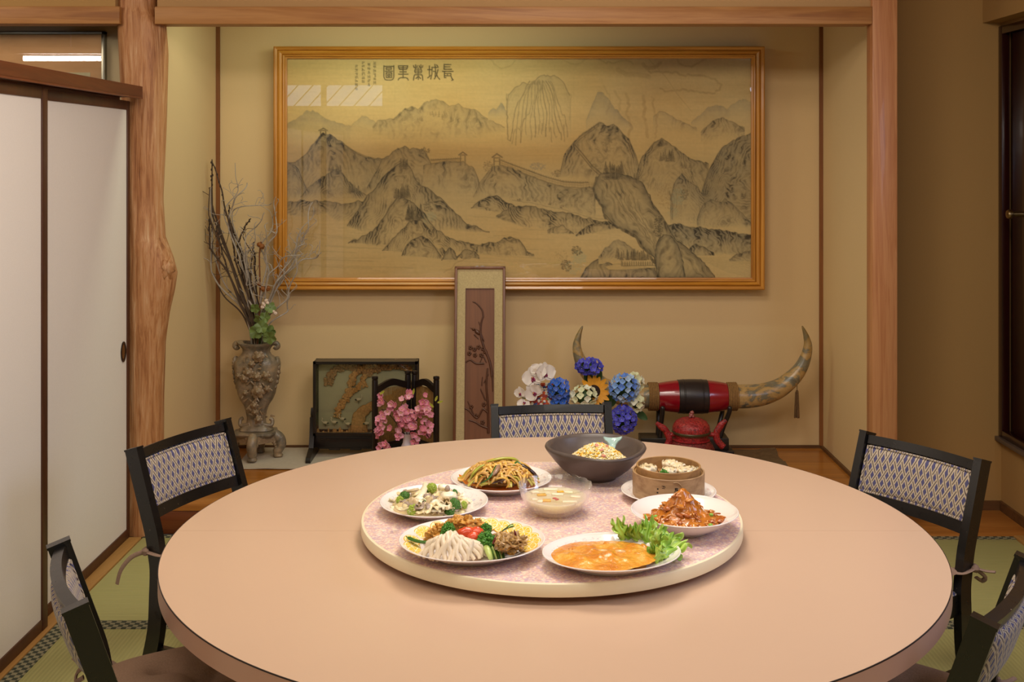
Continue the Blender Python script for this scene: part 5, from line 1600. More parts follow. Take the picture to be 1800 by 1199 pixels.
# fried chicken lumps
M_fry = fmat('golden_fried_batter', 'dc9a40', 0.5, 0.35, 130, 0.9, 0.1)
for i, (x, y, r, z, lb) in enumerate([(764, 940, 12, 0.03, 'fried chicken piece at the left above the cucumber'), (775, 932, 12, 0.036, 'fried chicken piece between lemon and parsley'), (757, 946, 9, 0.02, 'small fried chicken piece at the left edge of the heap'), (806, 920, 13, 0.044, 'fried chicken piece at the back, left of the top'), (822, 921, 14, 0.045, 'topmost fried chicken piece behind the tomato'), (838, 925, 11, 0.038, 'fried chicken piece at the right end of the heap'), (795, 924, 11, 0.036, 'fried chicken piece behind the left parsley')]):
    p = at(x, y, LZ + z); b = MB(); k = 2.4 / F
    b.blob((0, 0, 0), (r * k * 1.15, r * k, r * k * 0.85), 26, 18, 0.85, 14, i + 3)
    for j in range(14):
        a = U(0, 6.28); e_ = U(-.4, 1); b.blob((math.cos(a) * r * k * .85, math.sin(a) * r * k * .75, e_ * r * k * .6), r * k * U(.18, .34), 8, 6, 0.6, 10, j)
    one('fried_chicken', lb, 'meat', b, M_fry, p, group='golden fried chicken pieces')
def parsley(label, x, y, z, r, seed, cat='herb', n=70):
    random.seed(seed); b = MB(); k = 2.45 / F * r
    for j in range(n):
        g = (j + .5) / n; zz = 1 - 1.5 * g; a = j * 2.4; rr = math.sqrt(max(0, 1 - zz * zz))
        c = Vector((math.cos(a) * rr, math.sin(a) * rr, zz)) * k * U(.75, 1.05)
        b.blob(c, k * U(.15, .26), 6, 5, 0.8, 12, j)
        b.blob(c * 1.12 + Vector((U(-1, 1), U(-1, 1), U(-1, 1))) * k * .12, k * U(.08, .14), 5, 4, 0.5, 12, j)
    b.blob((0, 0, -k * 0.1), k * 0.75, 10, 8, 0.3, 8, 1)
    return one('parsley_sprig', label, cat, b, fmat('curly_parsley', '4b8a22', 0.45, 0.45, 260, 0.5, 0.1), at(x, y, LZ + z), group='curly parsley sprigs')
parsley('curly parsley at the back left of the platter, beside fried chicken', 788, 932, 0.045, 11, 1)
parsley('curly parsley to the left, between fried chicken and sliced chicken', 781, 940, 0.036, 7, 2)
parsley('large curly parsley tuft in the centre right of the platter', 853, 952, 0.036, 14, 3, n=110)
parsley('curly parsley behind the tomato at right', 855, 931, 0.036, 9, 4)
# tomato
b = MB()
for (x, y, rx_, s) in ((820, 937, 0.020, 0), (838, 937, 0.017, 1), (832, 946, 0.014, 2)):
    p = at(x, y, LZ + 0.038) - at(824, 941, LZ + 0.038); b.blob(p, (rx_, 0.012, 0.013), 22, 14, 0.12, 7, s)
one('tomato_slice', 'red tomato slice folded in the middle of the platter', 'tomato', b, fmat('tomato_red', 'e2532f', 0.25, 0.15, 40, 0.1, 0.3), at(824, 941, LZ + 0.038))
# cucumber
M_cuc = fmat('cucumber_skin_green', '3f6a1f', 0.3, 0.3, 60, 0.2, 0.2); M_cuc2 = fmat('cucumber_flesh', 'c3d67c', 0.3, 0.1, 60, 0.1, 0.2)
b = MB(); pts = [at(714, 943, LZ + 0.034), at(726, 949, LZ + 0.032), (at(742, 953, LZ + 0.031)), at(758, 952, LZ + 0.033), at(772, 949, LZ + 0.035)]
o = pts[0].copy(); b.tube(spline([p - o for p in pts], 6), [0.0015] * 3 + [0.0055] * 18 + [0.004] * 4, 10, 0.55, up=(0, 0, 1))
one('cucumber_peel', 'long dark green cucumber peel pointing left on the platter', 'cucumber', b, M_cuc, o)
for i in range(6):
    b = MB(); p = at(858 + i * 4.6, 972 - i * 0.3, LZ + 0.022 - i * 0.001)
    pts = [Vector((-0.008, 0.018, 0.010)), Vector((0, 0, 0.004)), Vector((0.007, -0.016, -0.008))]
    b.tube(spline(pts, 4), [0.003 + 0.004 * math.sin(PI * (k + 1) / 10) for k in range(9)], 8, 0.45 if i else 1.0, up=(1, 0, 0))
    one('cucumber_slice', 'green cucumber slice in the fan between the parsley and the brown mushrooms', 'cucumber', b, M_cuc2 if i % 2 == 0 else M_cuc, p, group='cucumber slices fanned at the front')
for i in range(3):
    b = MB(); pts = [at(884 + i * 2, 933 - i, LZ + 0.03), at(892 + i * 2, 927, LZ + 0.04), at(902 + i, 921 + i * 2, LZ + 0.045)]; o = pts[0]
    b.tube(spline([p - o for p in pts], 5), [0.003] * 5 + [0.0035] * 4 + [0.002, 0.001], 8, 0.5, up=(0, 0, 1))
    one('cucumber_tip', 'cucumber strip sticking up behind the brown mushrooms', 'cucumber', b, (M_cuc, M_cuc2, M_cuc)[i], o, group='cucumber strips behind the mushrooms')
# brown mushroom slices
random.seed(30)
M_mush = [fmat('brown_mushroom', 'a17a42', 0.32, 0.35, 80, 0.5, 0.25), fmat('light_brown_mushroom', 'c29a62', 0.32, 0.3, 80, 0.5, 0.25), fmat('orange_brown_mushroom', 'd99c3c', 0.3, 0.3, 80, 0.5, 0.3)]
def mush_strip(L, Wd, seed):
    b = MB()
    def fn(u, v):
        return Vector(((u - .5) * Wd * (0.7 + 0.3 * math.sin(PI * v)), (v - .5) * L, 0.35 * Wd * math.sin(u * PI) + 0.12 * L * math.sin(v * 5 + seed) + 0.08 * Wd * math.sin(u * 9 + v * 7 + seed)))
    b.slab(fn, 0.0022, 7, 9); return b
for i in range(64):
    a = i * 2.4; r = math.sqrt((i + .5) / 64); 
    cx = 894 + math.cos(a) * r * 31; cy = 955 + math.sin(a) * r * 17
    z = 0.018 + 0.034 * (1 - r * r)
    p = at(cx, cy, LZ + z)
    m = M_mush[2] if (cy > 962 and cx > 885 and i % 2) else M_mush[i % 2]
    one('mushroom_strip', 'brown marinated mushroom strip in the mound at the right of the platter', 'mushroom', mush_strip(U(.018, .028), U(.007, .011), i), m, p, (U(-.5, .5), U(-.5, .5), U(0, 3.1)), 'brown mushroom strips in the mound')
b = MB(); b.blob((0, 0, 0), (0.030, 0.026, 0.017), 20, 12, 0.2); pc = at(894, 957, LZ + 0.02); pc.z = LZ + 0.02
one('mushroom_mound', 'dark underside of the brown mushroom mound', 'mushroom', b, M_mush[0], pc)
for (x, y, s) in ((868, 950, 0.3), (905, 938, -0.4)):
    b = MB(); b.tube(spline([(0, 0, -0.008), (0.001, -0.002, 0), (0.002, 0, 0.008)], 4), [0.001, 0.0022, .0025, .0025, .0025, .0022, .0018, .001, .0006], 6)
    one('chilli_ring', 'dark red chilli in the mushroom mound at %s' % ('left' if s > 0 else 'top'), 'chilli', b, fmat('dark_chilli', '6a1616', 0.25), at(x, y, LZ + 0.048), (0, s, 0))

# ---------- plate B: broccoli and mushroom stir-fry
PBo = plate('round_plate', 'white flower-rimmed plate of broccoli and mushroom stir-fry, left side of the turntable', 763, 0, 2.65, 0.1265, 0.1265, 0.027, plate_mat('flower_rim_porcelain_b', R=0.1265))
M_flor = fmat('broccoli_floret', '4d7f2a', 0.55, 0.5, 330, 0.9, 0.05); M_florl = fmat('light_broccoli_floret', 'a8bb45', 0.5, 0.4, 330, 0.8, 0.05); M_stalk = fmat('broccoli_stalk', 'cfd788', 0.35, 0.15, 60, 0.2, 0.2)
def broccoli(x, y, z, r, seed, label, light=False, d=(0, -1, 0.6)):
    random.seed(seed); k = 2.62 / F * r
    t = thing('broccoli_floret', label, 'broccoli', at(x, y, LZ + z), rot=Vector(d).to_track_quat('Z', 'Y').to_euler(), group='broccoli florets')
    b = MB()
    for j in range(46):
        g = (j + .5) / 46; zz = 1 - 1.0 * g; a = j * 2.4; rr = math.sqrt(max(0, 1 - zz * zz))
        c = Vector((math.cos(a) * rr, math.sin(a) * rr, zz * 0.8)) * k * 0.8
        b.blob(c, k * U(.22, .34), 7, 5, 0.6, 12, j)
    b.blob((0, 0, 0), k * 0.7, 10, 8); b.build('crown', M_florl if light else M_flor, t, angle=80)
    b = MB(); b.tube([(0, 0, 0), (0, 0, -k * 0.9), (U(-.2, .2) * k, 0, -k * 1.5)], [k * .42, k * .34, k * .4], 10)
    for j in range(4): a = j * 1.6; b.tube([(0, 0, -k * .7), (math.cos(a) * k * .5, math.sin(a) * k * .5, 0)], [k * .2, k * .16], 7)
    b.build('stalk', M_stalk, t)
for i, (x, y, z, r, lt, d, lb) in enumerate([(711, 873, .035, 9, False, (0, -.6, 1), 'broccoli floret at the far left of the stir-fry'), (704, 880, .028, 8, True, (-.5, -1, .5), 'pale green broccoli piece below the far left floret'), (759, 858, .048, 9, True, (0, -.8, 1), 'light green broccoli floret on top of the heap'), (752, 862, .042, 6, False, (-1, -.5, .6), 'dark broccoli edge left of the top floret'), (744, 886, .034, 8, False, (-1, -1, .3), 'dark broccoli floret in the centre'), (737, 876, .034, 7, False, (-.5, -.4, 1), 'small dark broccoli floret behind the centre one'), (729, 899, .022, 12, True, (.1, -1, .5), 'large cut broccoli stem piece at the front'), (799, 866, .034, 6, False, (1, -.3, .6), 'dark broccoli floret at the right back'), (798, 888, .030, 11, False, (.2, -.7, .9), 'large dark broccoli floret at the right front'), (790, 898, .022, 9, False, (0, -1, .5), 'broccoli floret at the front edge right'), (815, 888, .024, 7, True, (.8, -.4, .4), 'yellow-green broccoli stalk at the right')]):
    broccoli(x, y, z, r, i, lb + ' of the vegetable plate' if len(lb.split()) < 11 else lb, lt, d)
random.seed(33)
M_wh = [fmat('white_fungus', 'f5e8c8', 0.3, 0.08, 60, 0.3, 0.3, 0.1), fmat('pale_bamboo_shoot', 'ecd9a6', 0.3, 0.12, 60, 0.3, 0.3), fmat('grey_mushroom', 'ab9686', 0.35, 0.25, 60, 0.3, 0.25), fmat('tan_mushroom', 'd2b98e', 0.35, 0.2, 60, 0.3, 0.25)]
VB = 'mushroom, fungus and bamboo pieces in the vegetable stir-fry'
for i in range(76):
    a = i * 2.4; r = math.sqrt((i + .5) / 76)
    cx = 757 + math.cos(a) * r * 66; cy = 884 + math.sin(a) * r * 22
    z = 0.013 + 0.028 * (1 - r * r)
    one('vegetable_piece', 'glazed pale mushroom or bamboo piece in the vegetable stir-fry', 'vegetable', mush_strip(U(.020, .036), U(.010, .017), i), M_wh[(i * 7) % 4], at(cx, cy, LZ + z), (U(-.6, .6), U(-.6, .6), U(0, 3.1)), VB)
b = MB(); b.blob((0, 0, 0), (0.085, 0.082, 0.020), 30, 12, 0.2, 9, 2); pc = at(757, 886, LZ + 0.012); pc.z = LZ + 0.014; pc.y = 2.645
tag(b.build('glaze_sauce', fmat('pale_glaze', 'e6cd98', 0.15, 0.1, 40, 0.2, 0.4), None, loc=pc, angle=80), 'pale thick glaze under the vegetable stir-fry', 'sauce')
for (x, y, z, rr, m, lb) in ((788, 873, .044, (.020, .012, .012), 0, 'big white fungus lump at the right of the vegetable heap'), (779, 857, .045, (.014, .010, .008), 0, 'white piece at the top right of the vegetable heap'), (718, 888, .028, (.014, .010, .008), 1, 'cream piece at the left front of the vegetable heap'), (751, 874, .042, (.010, .008, .008), 2, 'grey mushroom cube in the middle of the vegetable heap'), (771, 898, .024, (.010, .008, .014), 2, 'grey mushroom lump at the front of the vegetable heap'), (786, 859, .044, (.007, .007, .007), 2, 'small grey mushroom cap at the top right')):
    b = MB(); b.blob((0, 0, 0), rr, 20, 14, 0.25, 9, x); one('vegetable_lump', lb, 'vegetable', b, M_wh[m], at(x, y, LZ + z))
for (p0, p1, p2, r, m, lb) in (((748, 851), (742, 868), (728, 882), .0085, 0, 'long white stalk draped over the left of the vegetable heap'), ((736, 860), (722, 863), (706, 867), .006, 3, 'brown mushroom stalk at the back left of the vegetable plate'), ((738, 863), (730, 870), (725, 874), .005, 1, 'green-yellow stalk beside the long white one'), ((696, 890), (704, 897), (716, 893), .005, 1, 'pale strip at the left front of the vegetable plate')):
    pts = [at(*p0, LZ + .05), at(*p1, LZ + .046), at(*p2, LZ + .034)]; o = pts[0]
    b = MB(); b.tube(spline([p - o for p in pts], 7), [r * .8] * 4 + [r] * 7 + [r * .8] * 4, 10, 0.6, up=(0, 0, 1)); one('vegetable_stalk', lb, 'vegetable', b, M_wh[m], o)

# ---------- plate C: stir-fried noodles and pork strips
PCo = plate('round_plate', 'white flower-rimmed plate heaped with brown stir-fried strips, back left of the turntable', 881, 0, 2.84, 0.1265, 0.121, 0.027, plate_mat('flower_rim_porcelain_c', R=0.1265))
random.seed(40)
NM = [fmat('brown_pork_strip', 'ba8134', 0.3, 0.25, 80, 0.4, 0.3), fmat('golden_noodle', 'e0b050', 0.28, 0.15, 60, 0.2, 0.3), fmat('yellow_green_strip', 'bcae45', 0.28, 0.15, 60, 0.2, 0.3), fmat('light_brown_strip', 'cf9f54', 0.3, 0.2, 80, 0.3, 0.3)]
mound = MB(); mound.blob((0, 0, 0), (0.050, 0.036, 0.016), 30, 16, 0.25, 10, 3)
pm = Vector((PCo.location.x - 0.004, 2.835, LZ + 0.017))
tag(mound.build('stir_fry_mound', fmat('dark_stirfry_base', 'a06e2a', 0.3, 0.4, 60, 0.7, 0.3), None, loc=pm, angle=80), 'dark core of the heaped stir-fried strips', 'noodles')
for i in range(298):
    a = U(0, 2 * PI); r = math.sqrt(U(0, 1)) * 0.98
    bx_, by_ = math.cos(a) * r, math.sin(a) * r
    L = U(0.012, 0.030); ang = U(0, PI)
    pts = []; zf = 1.0 if i % 2 else U(.35, 1)
    for k in (-1, -.5, 0, .5, 1):
        qx = bx_ * 0.084 + math.cos(ang) * L * k; qy = by_ * 0.068 + math.sin(ang) * L * k * .7
        rr = min(1, (qx / .092) ** 2 + (qy / .08) ** 2)
        pts.append(Vector((qx, qy, 0.047 * zf * math.sqrt(1 - rr * 0.98) - 0.001 + 0.006 * (k * k < .3) * U(0, 1))))
    o = pts[2]; b = MB(); w = U(.0020, .0046)
    b.tube(spline([p - o for p in pts], 3), w, 6, U(.5, 1))
    one('stir_fry_strip', 'thin glossy pork or vegetable strip in the brown stir-fry', 'noodles', b, NM[i % 4], pm + o, group='thin strips heaped in the brown stir-fry')
M_egg = fmat('dark_eggplant', '3b2216', 0.22, 0.2, 60, 0.2, 0.4)
def long_strip(pxs, r, m, name, lb, z=0.06, flat=0.6):
    pts = [at(x, y, LZ + zz) for x, y, zz in pxs]; o = pts[0].copy()
    b = MB(); sp_ = spline([p - o for p in pts], 7); b.tube(sp_, [r * min(1, .35 + 3 * min(i, len(sp_) - 1 - i) / len(sp_)) for i in range(len(sp_))], 9, flat, up=(0, 0, 1)); one(name, lb, 'vegetable', b, m, o)
M_cel = fmat('yellow_green_celery', 'a9a83a', 0.25, 0.12, 50, 0.1, 0.35); M_chive = fmat('dark_green_chive', '32601f', 0.25, 0.2)
long_strip([(827, 845, .03), (832, 832, .05), (842, 822, .062), (852, 817, .068)], .0055, M_cel, 'celery_strip', 'yellow-green celery strip at the left slope of the stir-fry')
long_strip([(855, 812, .068), (880, 806, .074), (900, 806, .072), (912, 810, .066)], .0055, M_cel, 'celery_strip', 'yellow-green celery strip across the top of the stir-fry')
long_strip([(845, 850, .030), (858, 842, .045), (868, 828, .060), (872, 818, .068)], .0035, M_chive, 'chive_strip', 'dark green chive curving down the front of the stir-fry')
long_strip([(901, 822, .060), (908, 812, .066), (916, 816, .062)], .003, M_chive, 'chive_strip', 'dark green chive curl at the top right of the stir-fry')
long_strip([(915, 816, .062), (930, 825, .050), (945, 838, .030)], .007, M_egg, 'eggplant_strip', 'dark eggplant strip running down the right side')
long_strip([(865, 850, .036), (878, 845, .044), (888, 843, .048)], .0055, M_egg, 'eggplant_strip', 'dark eggplant strip in the lower middle of the stir-fry')
long_strip([(866, 836, .052), (873, 826, .062), (877, 817, .068)], .0065, fmat('mauve_pork', '9b765a', 0.35, .15), 'pork_strip', 'pale mauve pork strip beside the long chive')
long_strip([(890, 858, .022), (895, 848, .040), (885, 840, .052), (872, 842, .050)], .0032, NM[1], 'noodle', 'golden noodle looped at the front of the stir-fry', flat=1)
for i in range(7):
    long_strip([(807 + i * 2.0, 834 + i * .8, .030), (812 + i * 3, 842 + i * 1.2, .024), (820 + i * 4.5, 852 + i * .9, .018)], .0026, fmat('orange_carrot', 'd8801e', .28, .1), 'carrot_strip', 'orange carrot strips at the left foot of the stir-fry, strip %s from the edge' % ('first', 'second', 'third', 'fourth', 'fifth', 'sixth', 'seventh')[i])
b = MB(); b.lathe([(0, 0.0), (0.080, 0.001), (0.084, 0.0035), (0, 0.004)], 50, 1, 0.94); tag(b.build('oil_sauce', fmat('red_orange_oil', 'cf5f1a', 0.1, .15, 30, .1, .5), None, loc=(PCo.location.x + 0.006, 2.83, LZ + 0.0085)), 'reddish orange oil around the stir-fried strips', 'sauce')

# ---------- plate D: prawns in orange sauce with lettuce
PDo = plate('oval_platter', 'oval white platter of orange chilli sauce with lettuce, front right of the turntable', 1075, 0, 2.305, 0.1425, 0.113, 0.028, plate_mat('flower_rim_porcelain_d', sy=0.8, R=0.1425), rot=0.16)
def sauce_slab():
    b = MB(); c = PDo.location
    random.seed(50)
    lumps = [(U(-.085, .07), U(-.05, .05), U(.010, .020), U(.001, .0045)) for _ in range(40)]
    def fn(u, v):
        a = 2 * PI * u; k = 1 + 0.03 * math.sin(3 * a + 1) + 0.02 * math.sin(7 * a)
        x = -0.017 + 0.113 * v * k * math.cos(a); y = 0.090 * v * k * math.sin(a)
        z = 0.0225 - 0.0035 * v ** 6
        for (lx, ly, lr, lh) in lumps:
            d2 = ((x - lx) ** 2 + (y - ly) ** 2) / lr ** 2
            if d2 < 6: z += lh * math.exp(-d2 * 1.3) * (1 - v ** 6)
        z += 0.0012 * mnoise.noise(Vector((x * 120, y * 120, 0))) 
        return Vector((x, y, z))
    b.grid(fn, 120, 40, closed_u=True)
    b.lathe([(0.0, 0.008), (0.08, 0.0085)], 8)
    nt = NT('orange_chilli_sauce')
    a_ = nt.noise(nt.coords(), 26, 3, 0.5, 0.5); c_ = nt.noise(nt.coords(), 130, 3, 0.6)
    nt.base(nt.ramp(nt.math('ADD', nt.math('MULTIPLY', a_, .7), nt.math('MULTIPLY', c_, .3)), [(.35, 'd27a26'), (.48, 'e0902f'), (.58, 'eaa53c'), (.7, 'f2bf64')]), 0.18, 0, .5, .35)
    nt.bump(c_, .8, .003)
    nt.b.inputs['Subsurface Weight'].default_value = 0.1
    tag(b.build('chilli_sauce', nt.m, None, loc=c, rot=(0, 0, 0.16), angle=80), 'thick orange chilli sauce filling the oval platter', 'sauce')
sauce_slab()
M_prw = fmat('pale_prawn', 'e7b676', 0.25, 0.15, 60, 0.2, 0.4)
for i, (x, y, r) in enumerate([(1058, 970, 12), (1089, 971, 13), (1070, 986, 10), (1018, 979, 11), (1070, 958, 13), (1105, 966, 11), (1040, 965, 9), (1000, 968, 9), (1135, 962, 12), (1028, 990, 9), (1095, 984, 9), (1120, 978, 10)]):
    b = MB(); k = 2.3 / F * r
    b.tube(spline([(-k * .8, 0, -0.001), (-k * .3, k * .35, 0.002), (k * .35, k * .3, 0.002), (k * .7, -k * .2, 0)], 5), [k * .25, k * .4, k * .46, k * .48, k * .48, k * .46, k * .45, k * .43, k * .42, k * .4, k * .38, k * .35, k * .32, k * .28, k * .2, k * .1], 10, .8)
    m = M_prw if i < 3 else fmat('sauced_prawn', 'dd8f32', .18, .15, 60, .3, .4)
    one('prawn', 'peeled prawn half sunk in the orange chilli sauce', 'prawn', b, m, at(x, y, LZ + 0.0205), (0, 0, U(0, 6)), 'prawns in the orange sauce')
M_let = fmat('frilly_lettuce', 'b4d458', 0.35, 0.3, 40, 0.3, 0.2); M_let2 = fmat('deep_frilly_lettuce', '93c042', 0.35, 0.3, 40, 0.3, 0.2)
def lettuce(base, tip, wid, seed, mat, label):
    b = MB(); base = Vector(base); tip = Vector(tip); ax = tip - base; L = ax.length; ax.normalize()
    side = ax.cross(Vector((0, -0.6, 0.8))).normalized(); nrm = side.cross(ax)
    side = Vector((1, 0.25 * math.sin(seed), 0.15 * math.cos(seed * 2))); side = (side - ax * side.dot(ax)).normalized(); nrm = side.cross(ax)
    def fn(u, v):
        s_ = 2 * u - 1
        lobe = 0.62 + 0.38 * abs(math.sin(v * 8.5 + seed * 1.3))
        w = wid * 1.25 * (0.22 + 0.78 * math.sin(min(1, v * 1.05 + .1) * PI * .62)) * (lobe if abs(s_) > .5 else 1)
        fr = abs(s_) ** 2
        ln = L * (v + 0.16 * v * math.cos(s_ * 7.5 + seed) * v)
        wob = fr * 0.006 * math.sin(v * 13 + s_ * 4 + seed * 2) + v * v * 0.005 * math.sin(s_ * 12 + seed)
        return base + ax * ln + side * (s_ * w + .003 * math.sin(v * 6 + seed)) + nrm * (wob - 0.010 * v * v)
    b.slab(lambda u, v: fn(u, v) - base, 0.0011, 35, 22)
    one('lettuce_leaf', label, 'lettuce', b, mat, base, group='frilly lettuce leaves on the platter')
lz = LZ + 0.018
for i, (x0, y0, x1, y1, w, z1, lb) in enumerate([(1095, 950, 1088, 916, .014, .058, 'leftmost lettuce frond standing up behind the sauce'), (1108, 948, 1110, 934, .012, .045, 'short lettuce frill right of the leftmost frond'), (1122, 951, 1121, 927, .013, .050, 'lettuce frill in the middle back of the platter'), (1140, 955, 1140, 911, .015, .066, 'tallest lettuce frond in front of the chilli bowl'), (1152, 960, 1160, 925, .016, .056, 'lettuce frond right of the tallest one'), (1160, 966, 1180, 938, .020, .048, 'lettuce leaf spreading to the right back'), (1162, 972, 1203, 948, .018, .040, 'rightmost lettuce leaf tip over the platter rim'), (1158, 980, 1188, 962, .020, .032, 'lettuce leaf at the right front of the platter'), (1150, 984, 1172, 974, .016, .028, 'low lettuce frill at the front right'), (1148, 975, 1148, 968, .010, .032, 'small lettuce tip lying on the sauce edge'), (1150, 965, 1168, 950, .018, .042, 'inner lettuce leaf of the right bunch')]):
    lettuce(at(x0, y0, lz), at(x1, y1, LZ + z1), w, i, (M_let, M_let2)[i % 2], lb)

# ---------- plate E: deep dish of chilli prawns
PEo = plate('deep_plate', 'deep white ribbed plate of red-brown chilli food at the right edge of the turntable', 1203, 0, 2.515, 0.119, 0.119, 0.046, M_white, foot=0.42, well=0.42, deep=0.15)
EC = PEo.location
rim = MB()
random.seed(60)
b = MB()
def fnE(u, v):
    a = 2 * PI * u; r = 0.085 * v * (1 + .06 * math.sin(3 * a) + .04 * math.sin(8 * a + 1))
    x, y = r * math.cos(a), r * math.sin(a) * 0.9
    z = 0.020 + 0.058 * math.exp(-((x + .002) ** 2 + (y - .005) ** 2) / 0.0011) + 0.016 * math.exp(-((x + .035) ** 2 + y ** 2) / .0008) + 0.012 * math.exp(-((x - .035) ** 2 + y ** 2) / .0012)
    z += 0.007 * mnoise.noise(Vector((x * 50, y * 50, 1))) + 0.003 * mnoise.noise(Vector((x * 130, y * 130, 4))) - 0.004 * v ** 6
    return Vector((x, y, z + .006))
b.grid(fnE, 110, 40, closed_u=True); b.lathe([(0, .012), (.05, .012)], 8)
M_chl = fmat('red_brown_chilli_sauce', 'c27428', 0.2, 0.35, 90, 0.7, 0.4)
tag(b.build('chilli_heap', M_chl, None, loc=EC, angle=80), 'glossy red-brown chilli heap peaked in the deep white plate', 'sauce')
CM = [fmat('chilli_glazed_shrimp', 'd08636', .2, .25, 80, .5, .4), fmat('chilli_strip', 'd08432', .2, .2, 80, .3, .4), fmat('dark_chilli_piece', 'b26028', .2, .25, 80, .5, .4)]
for i in range(110):
    a = U(0, 2 * PI); v = math.sqrt(U(0, 1)); p = fnE(a / 2 / PI, v * .97)
    b = MB()
    if i % 5 < 3:
        L = U(.012, .028); b.tube(spline([(-L * .5, 0, 0), (0, L * .12, L * .1), (L * .5, 0, -.001)], 4), [.001] + [.0019] * 7 + [.001], 6)
    else:
        k = U(.005, .011); b.blob((0, 0, 0), (k * 1.4, k, k * .5), 10, 8, 0.5, 10, i)
    one('chilli_piece', 'glazed prawn, onion or noodle piece on the red-brown chilli heap', 'food', b, CM[i % 3], EC + p, (U(-.4, .4), U(-.4, .4), U(0, 3.1)), 'glazed pieces on the chilli heap')
for (x, y, lb) in ((1153, 908, 'left'), (1230, 909, 'centre right'), (1250, 905, 'right'), (1249, 923, 'front right')):
    b = MB(); b.blob((0, 0, 0), (.0052, .0042, .0038), 12, 8); one('green_pea', 'green pea at the %s of the chilli heap' % lb, 'pea', b, fmat('pea_green', '7fae3a', .3), at(x, y, LZ + .036))

# ---------- plate F + bamboo steamer + dumplings
PFo = plate('saucer_plate', 'white flower-rimmed plate under the bamboo steamer, right back of the turntable', 1175, 0, 2.75, 0.115, 0.112, 0.022, plate_mat('flower_rim_porcelain_f', R=0.115))
t = thing('bamboo_steamer', 'round bamboo steamer basket with black marks holding shumai dumplings', 'steamer', (PFo.location.x, 2.75, LZ + 0.0075))
M_bam = wood('bamboo_strip', [(0.3, '8d6c4a'), (0.55, 'b0906a'), (0.8, '9a7850')], 'x', 8, 90, 0.5)
M_bami = wood('bamboo_inner', [(0.3, '8b6640'), (0.55, 'a9814f'), (0.8, '7c5936')], 'x', 8, 90, 0.5)
ZO = 0.062; ZI = 0.075
b = MB(); b.lathe([(0.0835, 0.002), (0.0875, 0.001), (0.0878, ZO - 0.001), (0.0865, ZO), (0.0842, ZO - 0.0006), (0.0835, ZO - .003)], 96, closed=True); b.build('outer_hoop', M_bam, t)
b = MB(); b.lathe([(0.0792, 0.001), (0.0832, 0.001), (0.0832, ZO - 0.004), (0.0815, ZO - .0042), (0.0792, ZO - .004)], 96, closed=True); b.build('middle_hoop', M_bami, t)
b = MB(); b.lathe([(0.0745, 0.004), (0.0785, 0.004), (0.0785, ZI), (0.077, ZI + .0008), (0.0745, ZI)], 96, closed=True); b.build('inner_hoop', M_bami, t)
b = MB()
for k in range(11):
    x = -0.065 + k * 0.013; w = math.sqrt(0.0745 ** 2 - x * x) - .001; b.box((x - .0055, -w, 0.043), (x + .0055, w, 0.046))
b.build('slatted_base', M_bami, t)
b = MB()   # black ink marks on the hoop
def mark(px, py, w, h, sk=0):
    X = (px - 913) * 2.662 / F - t.location.x; Z = EYE - (py - 275) * 2.664 / F - t.location.z
    a = math.asin(max(-1, min(1, X / .0880))); R = .0881
    for j in range(1):
        v = []
        for (du, dv) in ((-w / 2, -h / 2), (w / 2, -h / 2), (w / 2, h / 2), (-w / 2, h / 2)):
            aa = a + (du * 2.662 / F + sk * dv * 2.66 / F) / .088; v.append(Vector((R * math.sin(aa), -R * math.cos(aa), Z - dv * 2.664 / F)))
        v2 = [p * 0.9975 for p in v]; v2 = [Vector((q.x, q.y, p.z)) for p, q in zip(v, v2)]
        b.add(v + v2, [(0, 1, 2, 3), (7, 6, 5, 4), (0, 4, 5, 1), (1, 5, 6, 2), (2, 6, 7, 3), (3, 7, 4, 0)])
for (px, py, w, h, sk) in ((1114, 866, 2, 1.6, 0), (1114.5, 869.5, 2, 1.6, 0), (1157, 861, 2.5, 2.5, 0), (1156.5, 867.5, 3, 2.5, 0), (1166, 855, 5, 1, -1), (1168, 856.5, 5, 1, -1), (1166.5, 859, 5, 1, 1), (1189, 858.5, 5.5, 1.4, 0), (1187.5, 861, 2, 3.5, 0), (1190.5, 861.5, 3, 3, .3), (1186.5, 864.5, 2, 1.4, 0), (1190.5, 866.5, 3, 1.8, 0), (1187.2, 868.5, 2.5, 3, 0), (1191, 869.8, 2.6, 1.6, 0)): mark(px, py, w, h, sk)
b.build('ink_marks', plain('black_ink', '17120f', .6), t, smooth=False)
b = MB(); b.tube(spline([(0.0, -.0895, ZO - .006), (0.008, -.0893, ZO - .005), (0.016, -.0878, ZO - .010), (0.022, -.0868, ZO - .018)], 5), .0015, 6, .7); b.build('lacing', M_bam, t)
M_shu = fmat('shumai_wrapper', 'efdfbd', 0.4, 0.10, 80, 0.3, 0.1, 0.1)
def shumai(p, r, seed, lb):
    random.seed(seed)
    t_ = thing('shumai_dumpling', lb, 'dumpling', p, group='shumai dumplings in the steamer')
    b = MB()
    def fn(u, v):
        a = 2 * PI * u; k = 1 + 0.09 * math.sin(9 * a + seed) * v + .05 * math.sin(5 * a + 2 * seed)
        rr = r * (0.75 + .35 * math.sin(PI * min(1, v * 1.1) * .55)) * k * (1 if v < .85 else 1 - (v - .85) * 1.2)
        return Vector((rr * math.cos(a), rr * math.sin(a), r * 1.35 * v + .12 * r * math.sin(6 * a + seed) * v ** 2))
    b.grid(fn, 48, 12, closed_u=True); b.build('wrapper', M_shu, t_, angle=80)
    b = MB(); b.blob((0, 0, r * 1.1), (r * .92, r * .92, r * .38), 18, 10, .5, 12, seed); b.build('filling', fmat('pale_filling', 'e2cba0', .4, .2, 90, .5), t_, angle=80)
